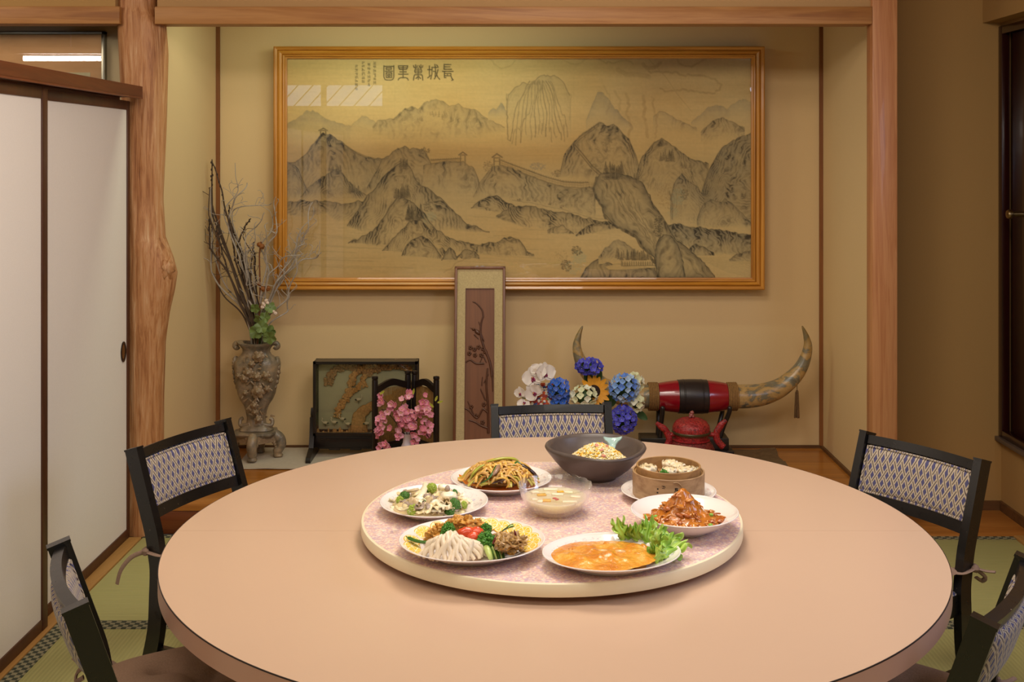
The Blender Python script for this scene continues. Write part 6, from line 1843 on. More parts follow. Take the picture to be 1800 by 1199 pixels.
for i, (x, y, r, lb) in enumerate([(1139, 829, .0195, 'left dumpling in the steamer'), (1178, 820, .0185, 'back centre dumpling in the steamer'), (1192, 823, .0165, 'dumpling behind right of centre in the steamer'), (1176, 832, .0175, 'front centre dumpling beside the parsley'), (1204, 832, .0185, 'right dumpling in the steamer'), (1217, 829, .016, 'rightmost dumpling against the steamer wall')]):
    pz = at(x, y, LZ + 0.066); dx, dy = pz.x - t.location.x, pz.y - 2.75; rr = math.hypot(dx, dy); m = .0735 - r * 1.1
    if rr > m: dx *= m / rr; dy *= m / rr
    shumai(Vector((t.location.x + dx, 2.75 + dy, LZ + 0.0545)), r, i + 2, lb)
parsley('small curly parsley tuft inside the bamboo steamer', 1167, 834, 0.076, 9, 8, n=50)

# ---------- black bowl of fried rice with a ceramic spoon
BY = 2.93
bo = MB()
bl = Vector(((1046.5 - 913) * BY / F, BY, LZ + 0.0006))
def bmod(r, z, a, i):
    # pinched pouring notch toward the front left
    d = (a - math.radians(232) + PI) % (2 * PI) - PI
    k = math.exp(-(d / 0.5) ** 2)
    w = max(0, (z - 0.03) / 0.05)
    d2 = (a - math.radians(292) + PI) % (2 * PI) - PI
    k2 = math.exp(-(d2 / 0.6) ** 2)
    return r * (1 - 0.17 * k * w), z - 0.005 * k2 * w - 0.003 * k * w
bo.lathe([(0, 0.004), (0.046, 0.004), (0.048, 0), (0.054, 0), (0.056, 0.006), (0.070, 0.012), (0.090, 0.028), (0.108, 0.047), (0.122, 0.064), (0.130, 0.074), (0.1325, 0.079), (0.131, 0.083), (0.127, 0.0845), (0.121, 0.082), (0.117, 0.076), (0.113, 0.067), (0.098, 0.048), (0.075, 0.026), (0.045, 0.014), (0, 0.012)], 128, mod=bmod)
M_bowl = plain('matte_black_brown_stoneware', '544842', 0.38, var=0.12, scale=50, bump=0.15)
tag(bo.build('rice_bowl', M_bowl, None, loc=bl, angle=70), 'large black-brown stoneware bowl with a pinched spout at the back of the turntable', 'bowl')
random.seed(70)
ric = MB()
def rz(x, y):
    r = math.hypot(x, y * 1.05) / 0.090
    return 0.024 + 0.056 * max(0, 1 - r ** 1.7)
def fnR(u, v):
    a = 2 * PI * u; r = .078 * v
    x, y = r * math.cos(a), r * math.sin(a); return Vector((x, y, rz(x, y) - .003 + .002 * mnoise.noise(Vector((x * 90, y * 90, 0)))))
rc = bl + Vector((0.006, 0.0, 0.006))
rt = thing('fried_rice', 'mound of yellow fried rice with egg and ham in the black bowl', 'rice', rc)
ric.grid(fnR, 60, 20, closed_u=True); ric.build('rice_core', fmat('egg_fried_rice', 'eed590', .5, .25, 160, .7, .05), rt, angle=80)
g = MB()
cols = [lin('fbeecb'), lin('f6e2ac'), lin('f6d67c'), lin('f3cf6a'), lin('fdf4de'), lin('f9e8bc')]
for i in range(2400):
    a = U(0, 2 * PI); r = math.sqrt(U(0, 1)) * .078; x, y = r * math.cos(a), r * math.sin(a)
    if y > .05: continue
    g.col = random.choice(cols); c = Vector((x, y, rz(x, y) + U(-.001, .0025))); d = Vector((U(-1, 1), U(-1, 1), U(-.6, .6))).normalized() * .003
    g.tube([c - d, c - d * .4, c + d * .4, c + d], [.0006, .0014, .0014, .0006], 5, cap=False)
g.col = None
o = g.build('rice_grains', vcol('rice_grain', .45, var=.1, bump=0), rt); o['kind'] = 'stuff'
for i, (x, y) in enumerate([(1047, 783), (1058, 784), (1062, 783), (1057, 794), (1061, 797), (1023, 796), (1049, 791), (1066, 790), (1098, 806), (1040, 800), (1083, 800), (1072, 803)]):
    p = at(x, y, LZ + .075) - rc; p.x = max(-.07, min(.07, p.x)); p.y = max(-.06, min(.06, p.y)); p.z = rz(p.x, p.y) + .002
    b = MB(); b.rbox((-.005, -.004, -.003), (.005, .004, .003), .0012); b.build('ham_bit', fmat('pink_ham', 'd98f78', .35, .15), rt, loc=p, rot=(U(-.6, .6), U(-.6, .6), U(0, 3)))
for i in range(26):
    x, y = U(-.06, .06), U(-.06, .03); b = MB(); b.blob((0, 0, 0), (.005, .004, .003), 9, 6, .6, 10, i); b.build('egg_bit', fmat('scrambled_egg', 'efb62c', .35, .12), rt, loc=(x, y, rz(x, y) + .001))
# spoon: flared handle end, narrow neck, down into the rice
sp = MB()
stp = at(1074, 772, LZ + .095)
tip = P(1076.5, 767.5, 2.985); neck = P(1076, 783, 2.965); low = P(1073, 793, 2.93)
def fnS(u, v):
    # v 0 top edge -> 1 into the rice
    c = tip.lerp(neck, min(1, v / .6)) if v < .6 else neck.lerp(low, (v - .6) / .4)
    w = float(np.interp(v, [0, .12, .3, .5, .7, 1], [.0245, .0235, .014, .0085, .0085, .011]))
    s_ = 2 * u - 1
    return c + Vector((s_ * w, -0.006 * (s_ * s_) - 0.004 * (1 - v), -0.003 * (1 - s_ * s_) * (v < .1) + 0.002 * s_ * s_ * (v < .2))) - tip
sp.slab(fnS, .0035, 17, 16)
one('ceramic_spoon', 'pale blue-green glazed spoon standing in the fried rice, flared end up', 'spoon', sp, plain('celadon_glaze', 'a9c4bb', .12, var=.18, scale=60, coat=.4), tip)

# ---------- glass bowl of almond jelly
GY = 2.635; gl = Vector(((976 - 913) * GY / F, GY, LZ + 0.0006))
def gmod(r, z, a, i):
    w = max(0, min(1, (z - .016) / .05))
    f_ = abs(math.sin(a * 8)) ** .5
    return r * (1 + .03 * f_ * w), z + (.003 * f_ if z > .06 else 0)
gb = MB(); gb.lathe([(0, 0.003), (.036, .003), (.038, 0), (.042, 0), (.046, .003), (.060, .012), (.073, .028), (.081, .046), (.0845, .064), (.0845, .0665), (.0825, .0668), (.0805, .064), (.0775, .046), (.069, .030), (.056, .016), (.040, .008), (0, .007)], 144, mod=gmod)
gt = NT('clear_cut_glass')
tr = gt.n('BsdfTransparent', {'Color': (0.985, 0.985, 0.98, 1)}); glo = gt.n('BsdfGlossy', {'Color': (1, 1, 1, 1), 'Roughness': 0.05}); df = gt.n('BsdfDiffuse', {'Color': (.95, .93, .9, 1)})
fr = gt.n('Fresnel', {'IOR': 1.4}); lw = gt.n('LayerWeight', {'Blend': 0.5})
m1 = gt.n('MixShader', {0: gt.math('MULTIPLY', gt.math('POWER', lw.outputs['Facing'], 2.5), 0.30), 1: tr.outputs[0], 2: df.outputs[0]})
m2 = gt.n('MixShader', {0: gt.math('MULTIPLY_ADD', gt.math('POWER', lw.outputs['Facing'], 2.6), 0.85, 0.05), 1: m1.outputs[0], 2: glo.outputs[0]}); gt.t.links.new(m2.outputs[0], gt.out.inputs[0])
tag(gb.build('glass_bowl', gt.m, None, loc=gl, angle=30), 'scalloped clear glass bowl of almond jelly in the middle of the turntable', 'bowl')
lt = NT('milky_syrup'); t1 = lt.n('BsdfTransparent', {'Color': rgba('fdf6e2')}); lt.base('f9e6b8', .05, 0, .5, .3); tl = lt.n('BsdfTranslucent', {'Color': rgba('fdebc0')}); lt.b.inputs['Subsurface Weight'].default_value = 1.0; lt.b.inputs['Subsurface Scale'].default_value = 0.05; lt.b.inputs['Subsurface Radius'].default_value = (1.0, 0.85, 0.6); m0 = lt.n('MixShader', {0: .15, 1: lt.b.outputs[0], 2: tl.outputs[0]}); mm = lt.n('MixShader', {0: .8, 1: t1.outputs[0], 2: m0.outputs[0]}); lt.t.links.new(mm.outputs[0], lt.out.inputs[0])
b = MB(); b.lathe([(0, .0082), (.039, .009), (.055, .017), (.068, .031), (.0735, .040), (0, .040)], 72); tag(b.build('syrup', lt.m, None, loc=gl), 'milky pale syrup in the glass bowl', 'dessert')
M_jel = fmat('almond_jelly', 'f3e6c4', .2, .04, 40, .05, .3, .15); M_pin = fmat('yellow_peach', 'e8b034', .2, .1, 60, .1, .4)
JG = 'almond jelly diamonds in the glass bowl'
for i, (x, y, w, d, h, rzt, m, lb) in enumerate([(1003, 884, .034, .014, .010, .05, 0, 'white jelly slab at the front right of the glass bowl'), (930, 881, .013, .013, .010, .3, 0, 'white jelly cube at the left front'), (946, 884, .012, .014, .010, -.2, 0, 'second white jelly cube at the left front'), (961, 881, .020, .014, .010, 0, 1, 'yellow fruit piece at the front centre'), (980, 870, .028, .014, .009, -.1, 0, 'white jelly slab in the centre'), (952, 871, .022, .012, .009, .2, 1, 'yellow fruit slice left of centre'), (968, 861, .034, .010, .008, .05, 0, 'white jelly slab at the back'), (985, 865, .016, .008, .008, .1, 1, 'yellow fruit piece at the back'), (940, 866, .018, .012, .008, .4, 0, 'white jelly piece at the left back'), (1012, 874, .024, .014, .009, -.3, 0, 'white jelly piece at the right'), (1000, 866, .020, .010, .008, -.2, 0, 'white jelly piece at the back right')]):
    b = MB(); b.rbox((-w / 2, -d / 2, -h / 2), (w / 2, d / 2, h / 2), .0016)
    p = at(x, y, gl.z + .040); dx, dy = p.x - gl.x, p.y - gl.y; rr = math.hypot(dx, dy); lim = .058
    if rr > lim: p.x = gl.x + dx * lim / rr; p.y = gl.y + dy * lim / rr
    one('jelly_cube' if m == 0 else 'fruit_piece', lb, 'dessert', b, (M_jel, M_pin)[m], Vector((p.x, p.y, gl.z + .039)), (0, 0, rzt), JG if m == 0 else 'yellow fruit pieces in the glass bowl')
for (x, y, w, m, lb) in ((975, 895, .05, 0, 'large pale jelly block seen through the front of the glass bowl'), (950, 893, .03, 0, 'jelly block seen through the left side of the glass'), (1004, 893, .026, 1, 'peach-coloured piece seen through the right side of the glass')):
    b = MB(); b.rbox((-w / 2, -.010, -.009), (w / 2, .010, .009), .003); one('jelly_block', lb, 'dessert', b, M_jel if m == 0 else fmat('pale_peach', 'e3b276', .3, .05), Vector(((x - 913) * 2.6 / F, 2.602 + (x != 975) * .01, gl.z + .024)))
for (x, y) in ((975, 876), (979, 878)):
    b = MB(); b.blob((0, 0, 0), (.0055, .003, .0022), 12, 8, .2); one('goji_berry', 'red goji berry floating at the centre of the glass bowl', 'berry', b, fmat('goji_red', 'c63a22', .3), at(x, y, gl.z + .046), (0, 0, x * .1), 'goji berries')
# ================================================================== THE FRAMED LANDSCAPE PAINTING
PW, PH = 817, 387                      # paint raster; one cell per photo pixel
OX, OY = 504, 102
R5 = np.random.default_rng(5)
def vnoise(w, h, sx, sy, seed, octv=3):
    """smooth value noise, feature size sx by sy cells"""
    r = np.random.default_rng(seed); out = np.zeros((h, w)); amp = 1; tot = 0
    for o in range(octv):
        gx = max(2, int(w / sx) + 3); gy = max(2, int(h / sy) + 3)
        g = r.random((gy, gx))
        X = np.linspace(0, gx - 1.001, w); Yv = np.linspace(0, gy - 1.001, h)
        xi = X.astype(int); yi = Yv.astype(int); fx = X - xi; fy = Yv - yi
        fx = fx * fx * (3 - 2 * fx); fy = fy * fy * (3 - 2 * fy)
        a = g[np.ix_(yi, xi)]; b_ = g[np.ix_(yi, xi + 1)]; c = g[np.ix_(yi + 1, xi)]; d = g[np.ix_(yi + 1, xi + 1)]
        out += amp * ((a * (1 - fx) + b_ * fx) * (1 - fy)[:, None] + (c * (1 - fx) + d * fx) * fy[:, None])
        tot += amp; amp *= 0.5; sx /= 2; sy /= 2; sx = max(sx, 1.2); sy = max(sy, 1.2)
    return out / tot
yy, xx = np.mgrid[0:PH, 0:PW].astype(float)
ink = np.zeros((PH, PW))               # darkness 0..1
wash = np.zeros((PH, PW))              # blue grey wash
brown = np.zeros((PH, PW))             # water stains and red-brown foliage
pal = np.zeros((PH, PW))               # pale green foliage
cvr = np.zeros((PH, PW))
# paper
paper_n = vnoise(PW, PH, 170, 110, 1, 4); fib = vnoise(PW, PH, 60, 3, 2, 2); fine = vnoise(PW, PH, 3, 3, 3, 1)
def seg(P0, P1, rad, val, target, soft=0.8):
    x0, y0 = P0; x1, y1 = P1
    a0 = max(0, int(min(x0, x1) - rad - 2)); a1 = min(PW, int(max(x0, x1) + rad + 3))
    b0 = max(0, int(min(y0, y1) - rad - 2)); b1 = min(PH, int(max(y0, y1) + rad + 3))
    if a0 >= a1 or b0 >= b1: return
    X = xx[b0:b1, a0:a1]; Y = yy[b0:b1, a0:a1]
    dx, dy = x1 - x0, y1 - y0; L = dx * dx + dy * dy + 1e-9
    t_ = np.clip(((X - x0) * dx + (Y - y0) * dy) / L, 0, 1)
    d = np.hypot(X - x0 - t_ * dx, Y - y0 - t_ * dy)
    m = np.clip((rad + soft - d) / (soft * 1.6), 0, 1) * val
    target[b0:b1, a0:a1] = np.maximum(target[b0:b1, a0:a1], m)
def line(pts, rad, val, target=None, off=True, jit=0.0):
    target = ink if target is None else target
    q = [((x - OX) if off else x, (y - OY) if off else y) for x, y in pts]
    for i in range(len(q) - 1):
        n = max(1, int(math.hypot(q[i + 1][0] - q[i][0], q[i + 1][1] - q[i][1]) / 5)) if jit else 1
        prev = q[i]
        for k in range(1, n + 1):
            c = (q[i][0] + (q[i + 1][0] - q[i][0]) * k / n + (R5.normal(0, jit) if k < n else 0), q[i][1] + (q[i + 1][1] - q[i][1]) * k / n + (R5.normal(0, jit) if k < n else 0))
            seg(prev, c, rad, val * (0.75 + 0.4 * R5.random()) if jit else val, target); prev = c
def mountain(ridge, base, tone=0.5, depth=40, slope=0.0, seed=1, blue=0.2, outline=0.55, wid=9.0, keep=0.1, fade=25, streak=1.0, low=0.0):
    """ridge: photo-pixel polyline left to right; base: number or polyline. Paints folds running down from the ridge."""
    rx = np.array([p[0] - OX for p in ridge], float); ry = np.array([p[1] - OY for p in ridge], float)
    xs = np.arange(PW)
    jag = (vnoise(PW, 2, 7, 2, seed + 50, 3)[0] - 0.5) * 7
    top = np.interp(xs, rx, ry) + jag
    if hasattr(base, '__len__'):
        bot = np.interp(xs, [p[0] - OX for p in base], [p[1] - OY for p in base])
    else: bot = np.full(PW, float(base) - OY)
    inside = (xs >= rx[0]) & (xs <= rx[-1])
    d = yy - top[None, :]
    M_ = inside[None, :] & (d >= 0) & (yy <= bot[None, :] + (vnoise(PW, PH, 12, 12, seed + 9, 2) - .5) * 10)
    # cover whatever lies behind
    for L_ in (ink, wash, brown, pal): L_[M_] *= keep
    H = np.maximum(bot - top, 1)[None, :]
    rel = np.clip(d / H, 0, 1)
    # folds: warped coordinate following the slope of the ridge
    gx = np.gradient(np.interp(xs, rx, ry)); gx = np.convolve(gx, np.ones(25) / 25, 'same')
    warp = vnoise(PW, PH, 34, 26, seed + 1, 4) * 58
    u = xx + (slope + 0.9 * np.sign(gx)[None, :] * np.minimum(1, np.abs(gx))[None, :]) * -d * 0.8 + warp
    f1 = np.abs(((u / wid) % 1) - 0.5) * 2
    f2 = np.abs(((u / (wid * 0.37) + vnoise(PW, PH, 18, 18, seed + 2, 2) * 3) % 1) - 0.5) * 2
    big = vnoise(PW, PH, 22, 26, seed + 3, 3)
    sh = (1 - f1) ** 1.6 * 0.75 * streak + (1 - f2) ** 2 * 0.38 * streak
    brk = vnoise(PW, PH, 7, 15, seed + 4, 2)
    sh = sh * (0.25 + 1.3 * np.clip(big - 0.28, 0, 1)) * np.clip(-0.25 + 2.3 * brk, 0.1, 1.6)
    fall = np.exp(-d / depth) * 0.9 + 0.28 * np.exp(-((1 - rel) / 0.22) ** 2) * low
    val = tone * (0.30 * np.exp(-d / (depth * 0.45)) + sh * (0.28 + fall) * 1.25)
    edge_fade = np.clip((bot[None, :] - yy) / fade, 0, 1) if fade else 1
    val = np.clip(val * edge_fade * 1.4, 0, 1)
    ink[M_] = np.maximum(ink[M_], val[M_])
    wash[M_] = np.maximum(wash[M_], (blue * (0.35 + 0.65 * np.exp(-d / (depth * 1.1))) * (0.5 + big) * edge_fade)[M_])
    line([(x + OX, top[int(min(PW - 1, max(0, x)))] + OY) for x in np.arange(max(0, rx[0]), min(PW - 1, rx[-1]), 3)], 0.7, outline, off=True)
def pines(cx, y0, n, w, h, val=0.8, seed=0):
    r = np.random.default_rng(seed)
    for k in range(n):
        x = cx + r.uniform(-w, w); hh = h * r.uniform(0.55, 1.1); yb = y0 + r.uniform(-2, 3) 
        line([(x, yb), (x, yb - hh)], 0.5, val)
        m = int(hh / 1.8)
        for j in range(m):
            s = (j + 1) / m * hh * 0.22; yq = yb - hh + (j + .5) * hh / m
            line([(x - s, yq + 1), (x + s, yq + 1)], 0.6, val * r.uniform(.6, 1))
def leaves(cx, cy, rx, ry, n, target, val, r0=1.2, seed=0):
    r = np.random.default_rng(seed)
    for k in range(n):
        a = r.uniform(0, 2 * PI); q = math.sqrt(r.uniform(0, 1)); x = cx + rx * q * math.cos(a); y = cy + ry * q * math.sin(a)
        line([(x, y), (x + r.uniform(-1.5, 1.5), y + r.uniform(-1, 1))], r0 * r.uniform(.5, 1), val * r.uniform(.5, 1), target)

# far pale hills
mountain([(504, 216), (520, 210), (535, 196), (550, 193), (565, 203), (585, 213), (615, 221)], 262, .22, 20, seed=1, blue=.42, outline=.18, fade=50, streak=.3)
mountain([(616, 222), (630, 208), (641, 204), (655, 211), (668, 222)], 250, .2, 16, seed=2, blue=.35, outline=.22, fade=40, streak=.3)
mountain([(655, 224), (665, 210), (690, 207), (710, 193), (722, 186), (735, 190), (750, 178), (765, 174), (778, 178), (790, 187), (805, 184), (820, 190), (835, 191), (850, 204), (870, 214), (888, 224)], [(655, 236), (720, 262), (790, 254), (830, 250), (888, 232)], .42, 30, seed=3, blue=.2, outline=.42, wid=17, fade=22)
pines(762, 202, 9, 10, 6, .45, 4); pines(738, 212, 6, 5, 5, .4, 5); pines(778, 206, 8, 8, 5, .45, 6)
mountain([(858, 200), (866, 190), (872, 192), (880, 179), (890, 194)], 212, .12, 14, seed=5, blue=.55, outline=.12, fade=22, streak=.1)
mountain([(1030, 210), (1040, 186), (1050, 163), (1058, 160), (1068, 172), (1080, 190), (1095, 205), (1112, 222)], 236, .18, 18, seed=6, blue=.5, outline=.15, fade=35, streak=.3)
mountain([(1215, 216), (1235, 198), (1245, 188), (1260, 184), (1275, 190), (1290, 183), (1300, 175), (1321, 178)], 235, .15, 18, seed=7, blue=.45, outline=.15, fade=40, streak=.2)
mountain([(1148, 205), (1158, 195), (1172, 200), (1185, 208), (1200, 215), (1225, 225)], 240, .28, 16, seed=8, blue=.2, outline=.32, fade=25)
mountain([(1232, 234), (1245, 218), (1258, 208), (1270, 206), (1285, 213), (1308, 226)], 252, .55, 20, seed=9, blue=.25, outline=.5, fade=22)
# the big dome with hanging lines
mountain([(890, 200), (893, 168), (905, 155), (918, 147), (935, 148), (942, 140), (948, 133), (963, 131), (980, 135), (992, 148), (1001, 168), (1003, 200)], 250, .18, 40, seed=10, blue=.12, outline=.45, wid=14, fade=20, streak=.5)
for k in range(15):
    x = 893 + k * 7.6; t0 = abs(k - 7) / 7
    pts = [(948 + (x - 948) * (0.25 + 0.75 * q ** .6) + math.sin(q * 9 + k) * 2.2, 140 + 14 * t0 * q + q * U(80, 105)) for q in np.linspace(0.02, 1, 14)]
    line(pts, .8, .34 + .14 * (k % 3 == 0), jit=.4)
line([(890, 165), (892, 245)], .9, .45, jit=.5); line([(1003, 165), (1001, 210)], .6, .25, jit=.5)
pines(946, 146, 10, 9, 5, .55, 11)
# middle ranges
mountain([(504, 285), (520, 284), (535, 272), (548, 255), (562, 238), (568, 232), (578, 237), (600, 250), (620, 265), (640, 275), (665, 280), (690, 282)], 352, .72, 46, seed=12, blue=.38, outline=.7, wid=15, fade=20)
line([(563, 236), (563, 229), (572, 229), (572, 236)], 1, .7); line([(560, 229), (568, 225), (575, 229)], .9, .7)
line([(573, 236), (600, 251), (622, 266), (642, 275), (668, 281)], 1.6, .5)
mountain([(504, 284), (512, 286), (524, 296), (532, 318), (545, 345)], 350, .75, 30, seed=13, blue=.5, outline=.6, fade=10)
mountain([(528, 346), (545, 325), (570, 310), (585, 297), (600, 300), (612, 318), (628, 332), (648, 346)], 352, .7, 26, seed=14, blue=.4, outline=.6, fade=14)
pines(588, 300, 9, 10, 11, .8, 15); pines(622, 338, 8, 8, 14, .8, 16)
mountain([(645, 330), (662, 300), (672, 280), (690, 268), (700, 262), (712, 257), (722, 262), (740, 262), (748, 268), (756, 284), (762, 300)], 345, .62, 36, seed=17, blue=.35, outline=.65, wid=14, fade=18)
leaves(745, 266, 9, 7, 60, ink, .7, 1.0, 18)
mountain([(744, 290), (770, 285), (800, 283), (815, 284), (832, 296), (842, 318), (846, 345)], 352, .5, 30, seed=19, blue=.25, outline=.5, wid=16, fade=22)
mountain([(832, 345), (842, 322), (856, 306), (866, 292), (880, 290), (905, 298), (940, 312), (980, 326), (1010, 330), (1046, 330)], [(832, 352), (880, 352), (940, 362), (1046, 386)], .55, 34, slope=.1, seed=20, blue=.18, outline=.45, wid=11, fade=14)
# pines near the wall and the great wall itself
leaves(858, 292, 9, 9, 60, ink, .5, 1.0, 21); leaves(984, 304, 14, 7, 70, ink, .65, 1.1, 22); leaves(944, 292, 14, 6, 60, wash, .6, 1.2, 23)
def gwall(top, th, val=.42):
    for i in range(len(top) - 1):
        (x0, y0), (x1, y1) = top[i], top[i + 1]
        n = max(2, int(abs(x1 - x0)) if abs(x1 - x0) > abs(y1 - y0) else int(abs(y1 - y0)))
        for k in range(n):
            x = x0 + (x1 - x0) * k / n; y = y0 + (y1 - y0) * k / n
            line([(x, y), (x, y + th)], .5, .22, brown)
            if k % 4 < 2: line([(x, y), (x, y - 1.5)], .6, val)
            if k % 5 == 0: line([(x, y), (x, y + th)], .3, val * .5)
    line(top, .8, val + .2); line([(x, y + th) for x, y in top], .7, val + .1); line([(x, y + th * .45) for x, y in top], .4, val * .6)
gwall([(757, 281), (780, 280), (810, 278)], 6); line([(809, 290), (809, 272), (817, 272), (817, 290)], .9, .6); line([(806, 272), (813, 267), (820, 272)], 1, .65)
gwall([(877, 280), (900, 289), (930, 300), (960, 311), (990, 319), (1020, 321), (1047, 319)], 9)
line([(868, 290), (868, 277), (878, 277), (878, 290)], 1, .6); line([(865, 276), (873, 270), (882, 276)], 1.1, .65); line([(868, 283), (878, 283)], .6, .5)
mountain([(985, 300), (992, 268), (1005, 254), (1012, 247), (1030, 230), (1055, 215), (1065, 220), (1078, 218), (1090, 230), (1105, 245), (1116, 268), (1124, 300)], [(985, 312), (1050, 320), (1124, 330)], .62, 44, seed=24, blue=.3, outline=.6, wid=13, fade=12)
gwall([(1052, 216), (1035, 228), (1018, 240), (1008, 251)], 5, .5); gwall([(1010, 254), (1024, 270), (1040, 290), (1058, 306)], 6, .5)
leaves(1066, 250, 10, 6, 40, ink, .6, .9, 25)
mountain([(1120, 300), (1128, 276), (1140, 262), (1150, 250), (1163, 241), (1175, 250), (1190, 262), (1208, 275), (1222, 282), (1245, 288)], [(1120, 330), (1180, 360), (1245, 350)], .72, 34, seed=26, blue=.3, outline=.7, wid=11, fade=18)
pines(1172, 280, 16, 12, 15, .8, 27); pines(1205, 292, 10, 10, 8, .6, 28)
line([(1120, 280), (1122, 300), (1126, 318)], 1.6, .0)
mountain([(1232, 340), (1246, 300), (1256, 280), (1270, 258), (1290, 245), (1308, 238), (1321, 235)], 406, .8, 90, slope=-.25, seed=29, blue=.5, outline=.65, wid=10, fade=14)
mountain([(1178, 350), (1184, 325), (1190, 315), (1198, 305), (1210, 318), (1226, 330), (1238, 350)], 400, .55, 28, seed=30, blue=.4, outline=.55, fade=20)
mountain([(1225, 385), (1236, 358), (1248, 350), (1262, 356), (1280, 352), (1300, 372), (1321, 392)], 402, .6, 24, seed=31, blue=.45, outline=.55, fade=8)
leaves(1170, 345, 14, 22, 80, brown, .5, 1.1, 32); leaves(1192, 345, 13, 14, 80, pal, .8, 1.3, 33); leaves(1203, 340, 7, 10, 50, ink, .7, 1.1, 34); leaves(1183, 372, 9, 9, 50, pal, .6, 1.2, 35)
line([(1181, 385), (1182, 360), (1176, 335)], .6, .6)
# left cliffs over the river
mountain([(504, 356), (530, 352), (570, 354), (600, 358), (640, 352)], [(504, 378), (530, 384), (570, 376), (592, 390), (640, 388)], .8, 22, slope=-.5, seed=36, blue=.3, outline=.6, wid=9, fade=5)
# central left massif, layer by layer
mountain([(610, 395), (628, 372), (645, 345), (660, 330), (672, 312), (685, 298), (700, 290), (710, 284), (720, 292), (728, 312), (740, 325), (756, 335), (775, 350), (795, 370), (820, 392), (860, 408)], [(610, 400), (640, 410), (700, 420), (790, 405), (860, 412)], .78, 34, seed=37, blue=.3, outline=.75, wid=12, fade=8)
mountain([(612, 426), (640, 415), (655, 405), (672, 385), (686, 362), (695, 350), (705, 346), (718, 350), (730, 362), (745, 375), (756, 392), (775, 412), (800, 428), (835, 432)], [(612, 428), (680, 434), (760, 440), (835, 440)], .85, 26, seed=40, blue=.25, outline=.8, wid=11, low=1, fade=4)
mountain([(672, 440), (690, 420), (708, 402), (720, 388), (735, 384), (748, 394), (760, 410), (775, 432), (790, 450)], [(672, 442), (790, 452)], .85, 22, seed=44, blue=.2, outline=.8, wid=9, low=1, fade=3)
mountain([(760, 398), (790, 418), (820, 428), (850, 430), (875, 424), (895, 416), (912, 420), (925, 440), (938, 448)], [(760, 430), (800, 442), (870, 450), (938, 452)], .8, 16, slope=.4, seed=45, blue=.2, outline=.75, wid=8, fade=3)
mountain([(706, 448), (716, 430), (728, 420), (740, 414), (752, 420), (764, 434), (776, 452)], [(706, 450), (776, 456)], .9, 20, seed=46, blue=.25, outline=.85, wid=9, fade=3)
mountain([(776, 456), (783, 442), (791, 436), (798, 440), (803, 452)], 457, 1.0, 30, seed=47, blue=.4, outline=.9, fade=2)
mountain([(802, 454), (812, 442), (822, 438), (832, 442), (842, 452)], 456, .9, 25, seed=48, blue=.3, outline=.8, fade=2)
pines(709, 294, 12, 8, 15, .85, 38); pines(706, 346, 18, 12, 20, .85, 39)
pines(728, 385, 22, 12, 26, .9, 41); leaves(752, 362, 10, 9, 70, ink, .65, 1.2, 42); leaves(754, 382, 13, 10, 80, pal, .8, 1.3, 43)
# shelves of rock in the middle
mountain([(828, 364), (842, 352), (858, 344), (872, 344), (888, 354), (905, 362), (925, 362), (950, 368), (975, 374), (1005, 376)], [(828, 366), (870, 374), (920, 388), (1005, 386)], .9, 18, slope=.5, seed=49, blue=.2, outline=.8, wid=8, fade=4)
mountain([(872, 380), (895, 366), (930, 362), (960, 370), (1000, 374), (1030, 384), (1075, 392)], [(872, 384), (920, 400), (985, 408), (1020, 416), (1075, 404)], .95, 22, slope=.6, seed=50, blue=.2, outline=.75, wid=9, fade=4)
mountain([(962, 404), (975, 398), (990, 396), (1008, 410)], 412, .8, 12, seed=51, outline=.7, fade=3)
mountain([(1012, 412), (1030, 396), (1060, 392), (1085, 396)], [(1012, 416), (1085, 402)], .95, 16, seed=52, outline=.8, fade=3)
for (x, y) in ((911, 350), (928, 350), (941, 352), (966, 357), (987, 363)): leaves(x, y, 3, 2.5, 9, ink, .8, .8, int(x))
line([(900, 351), (940, 358), (990, 368), (1040, 382), (1080, 389)], .5, .35, jit=.5)
# river strokes
for k in range(64):
    x = U(505, 820) if k % 2 else U(800, 1060); y = U(400, 484) if k % 2 else U(352, 478); L = U(30, 120)
    line([(x, y), (x + L * .5, y + U(0, 3)), (x + L, y + U(1, 6))], .7, U(.06, .17), jit=.3)
# right bank
mountain([(1165, 400), (1185, 392), (1210, 398), (1260, 404), (1321, 412)], [(1165, 420), (1215, 438), (1262, 448), (1321, 452)], .85, 30, slope=.5, seed=53, blue=.5, outline=.6, wid=9, fade=6)
mountain([(1208, 440), (1220, 430), (1235, 432), (1255, 446)], 450, .8, 14, seed=54, blue=.4, outline=.8, fade=2)
mountain([(1282, 456), (1296, 446), (1310, 442), (1321, 440)], 460, .8, 14, seed=55, blue=.4, outline=.7, fade=2)
for k in range(12): line([(1225 + k * 4, 452 + k * 2), (1321, 462 + k * 2.5)], .5, .13, jit=.4)
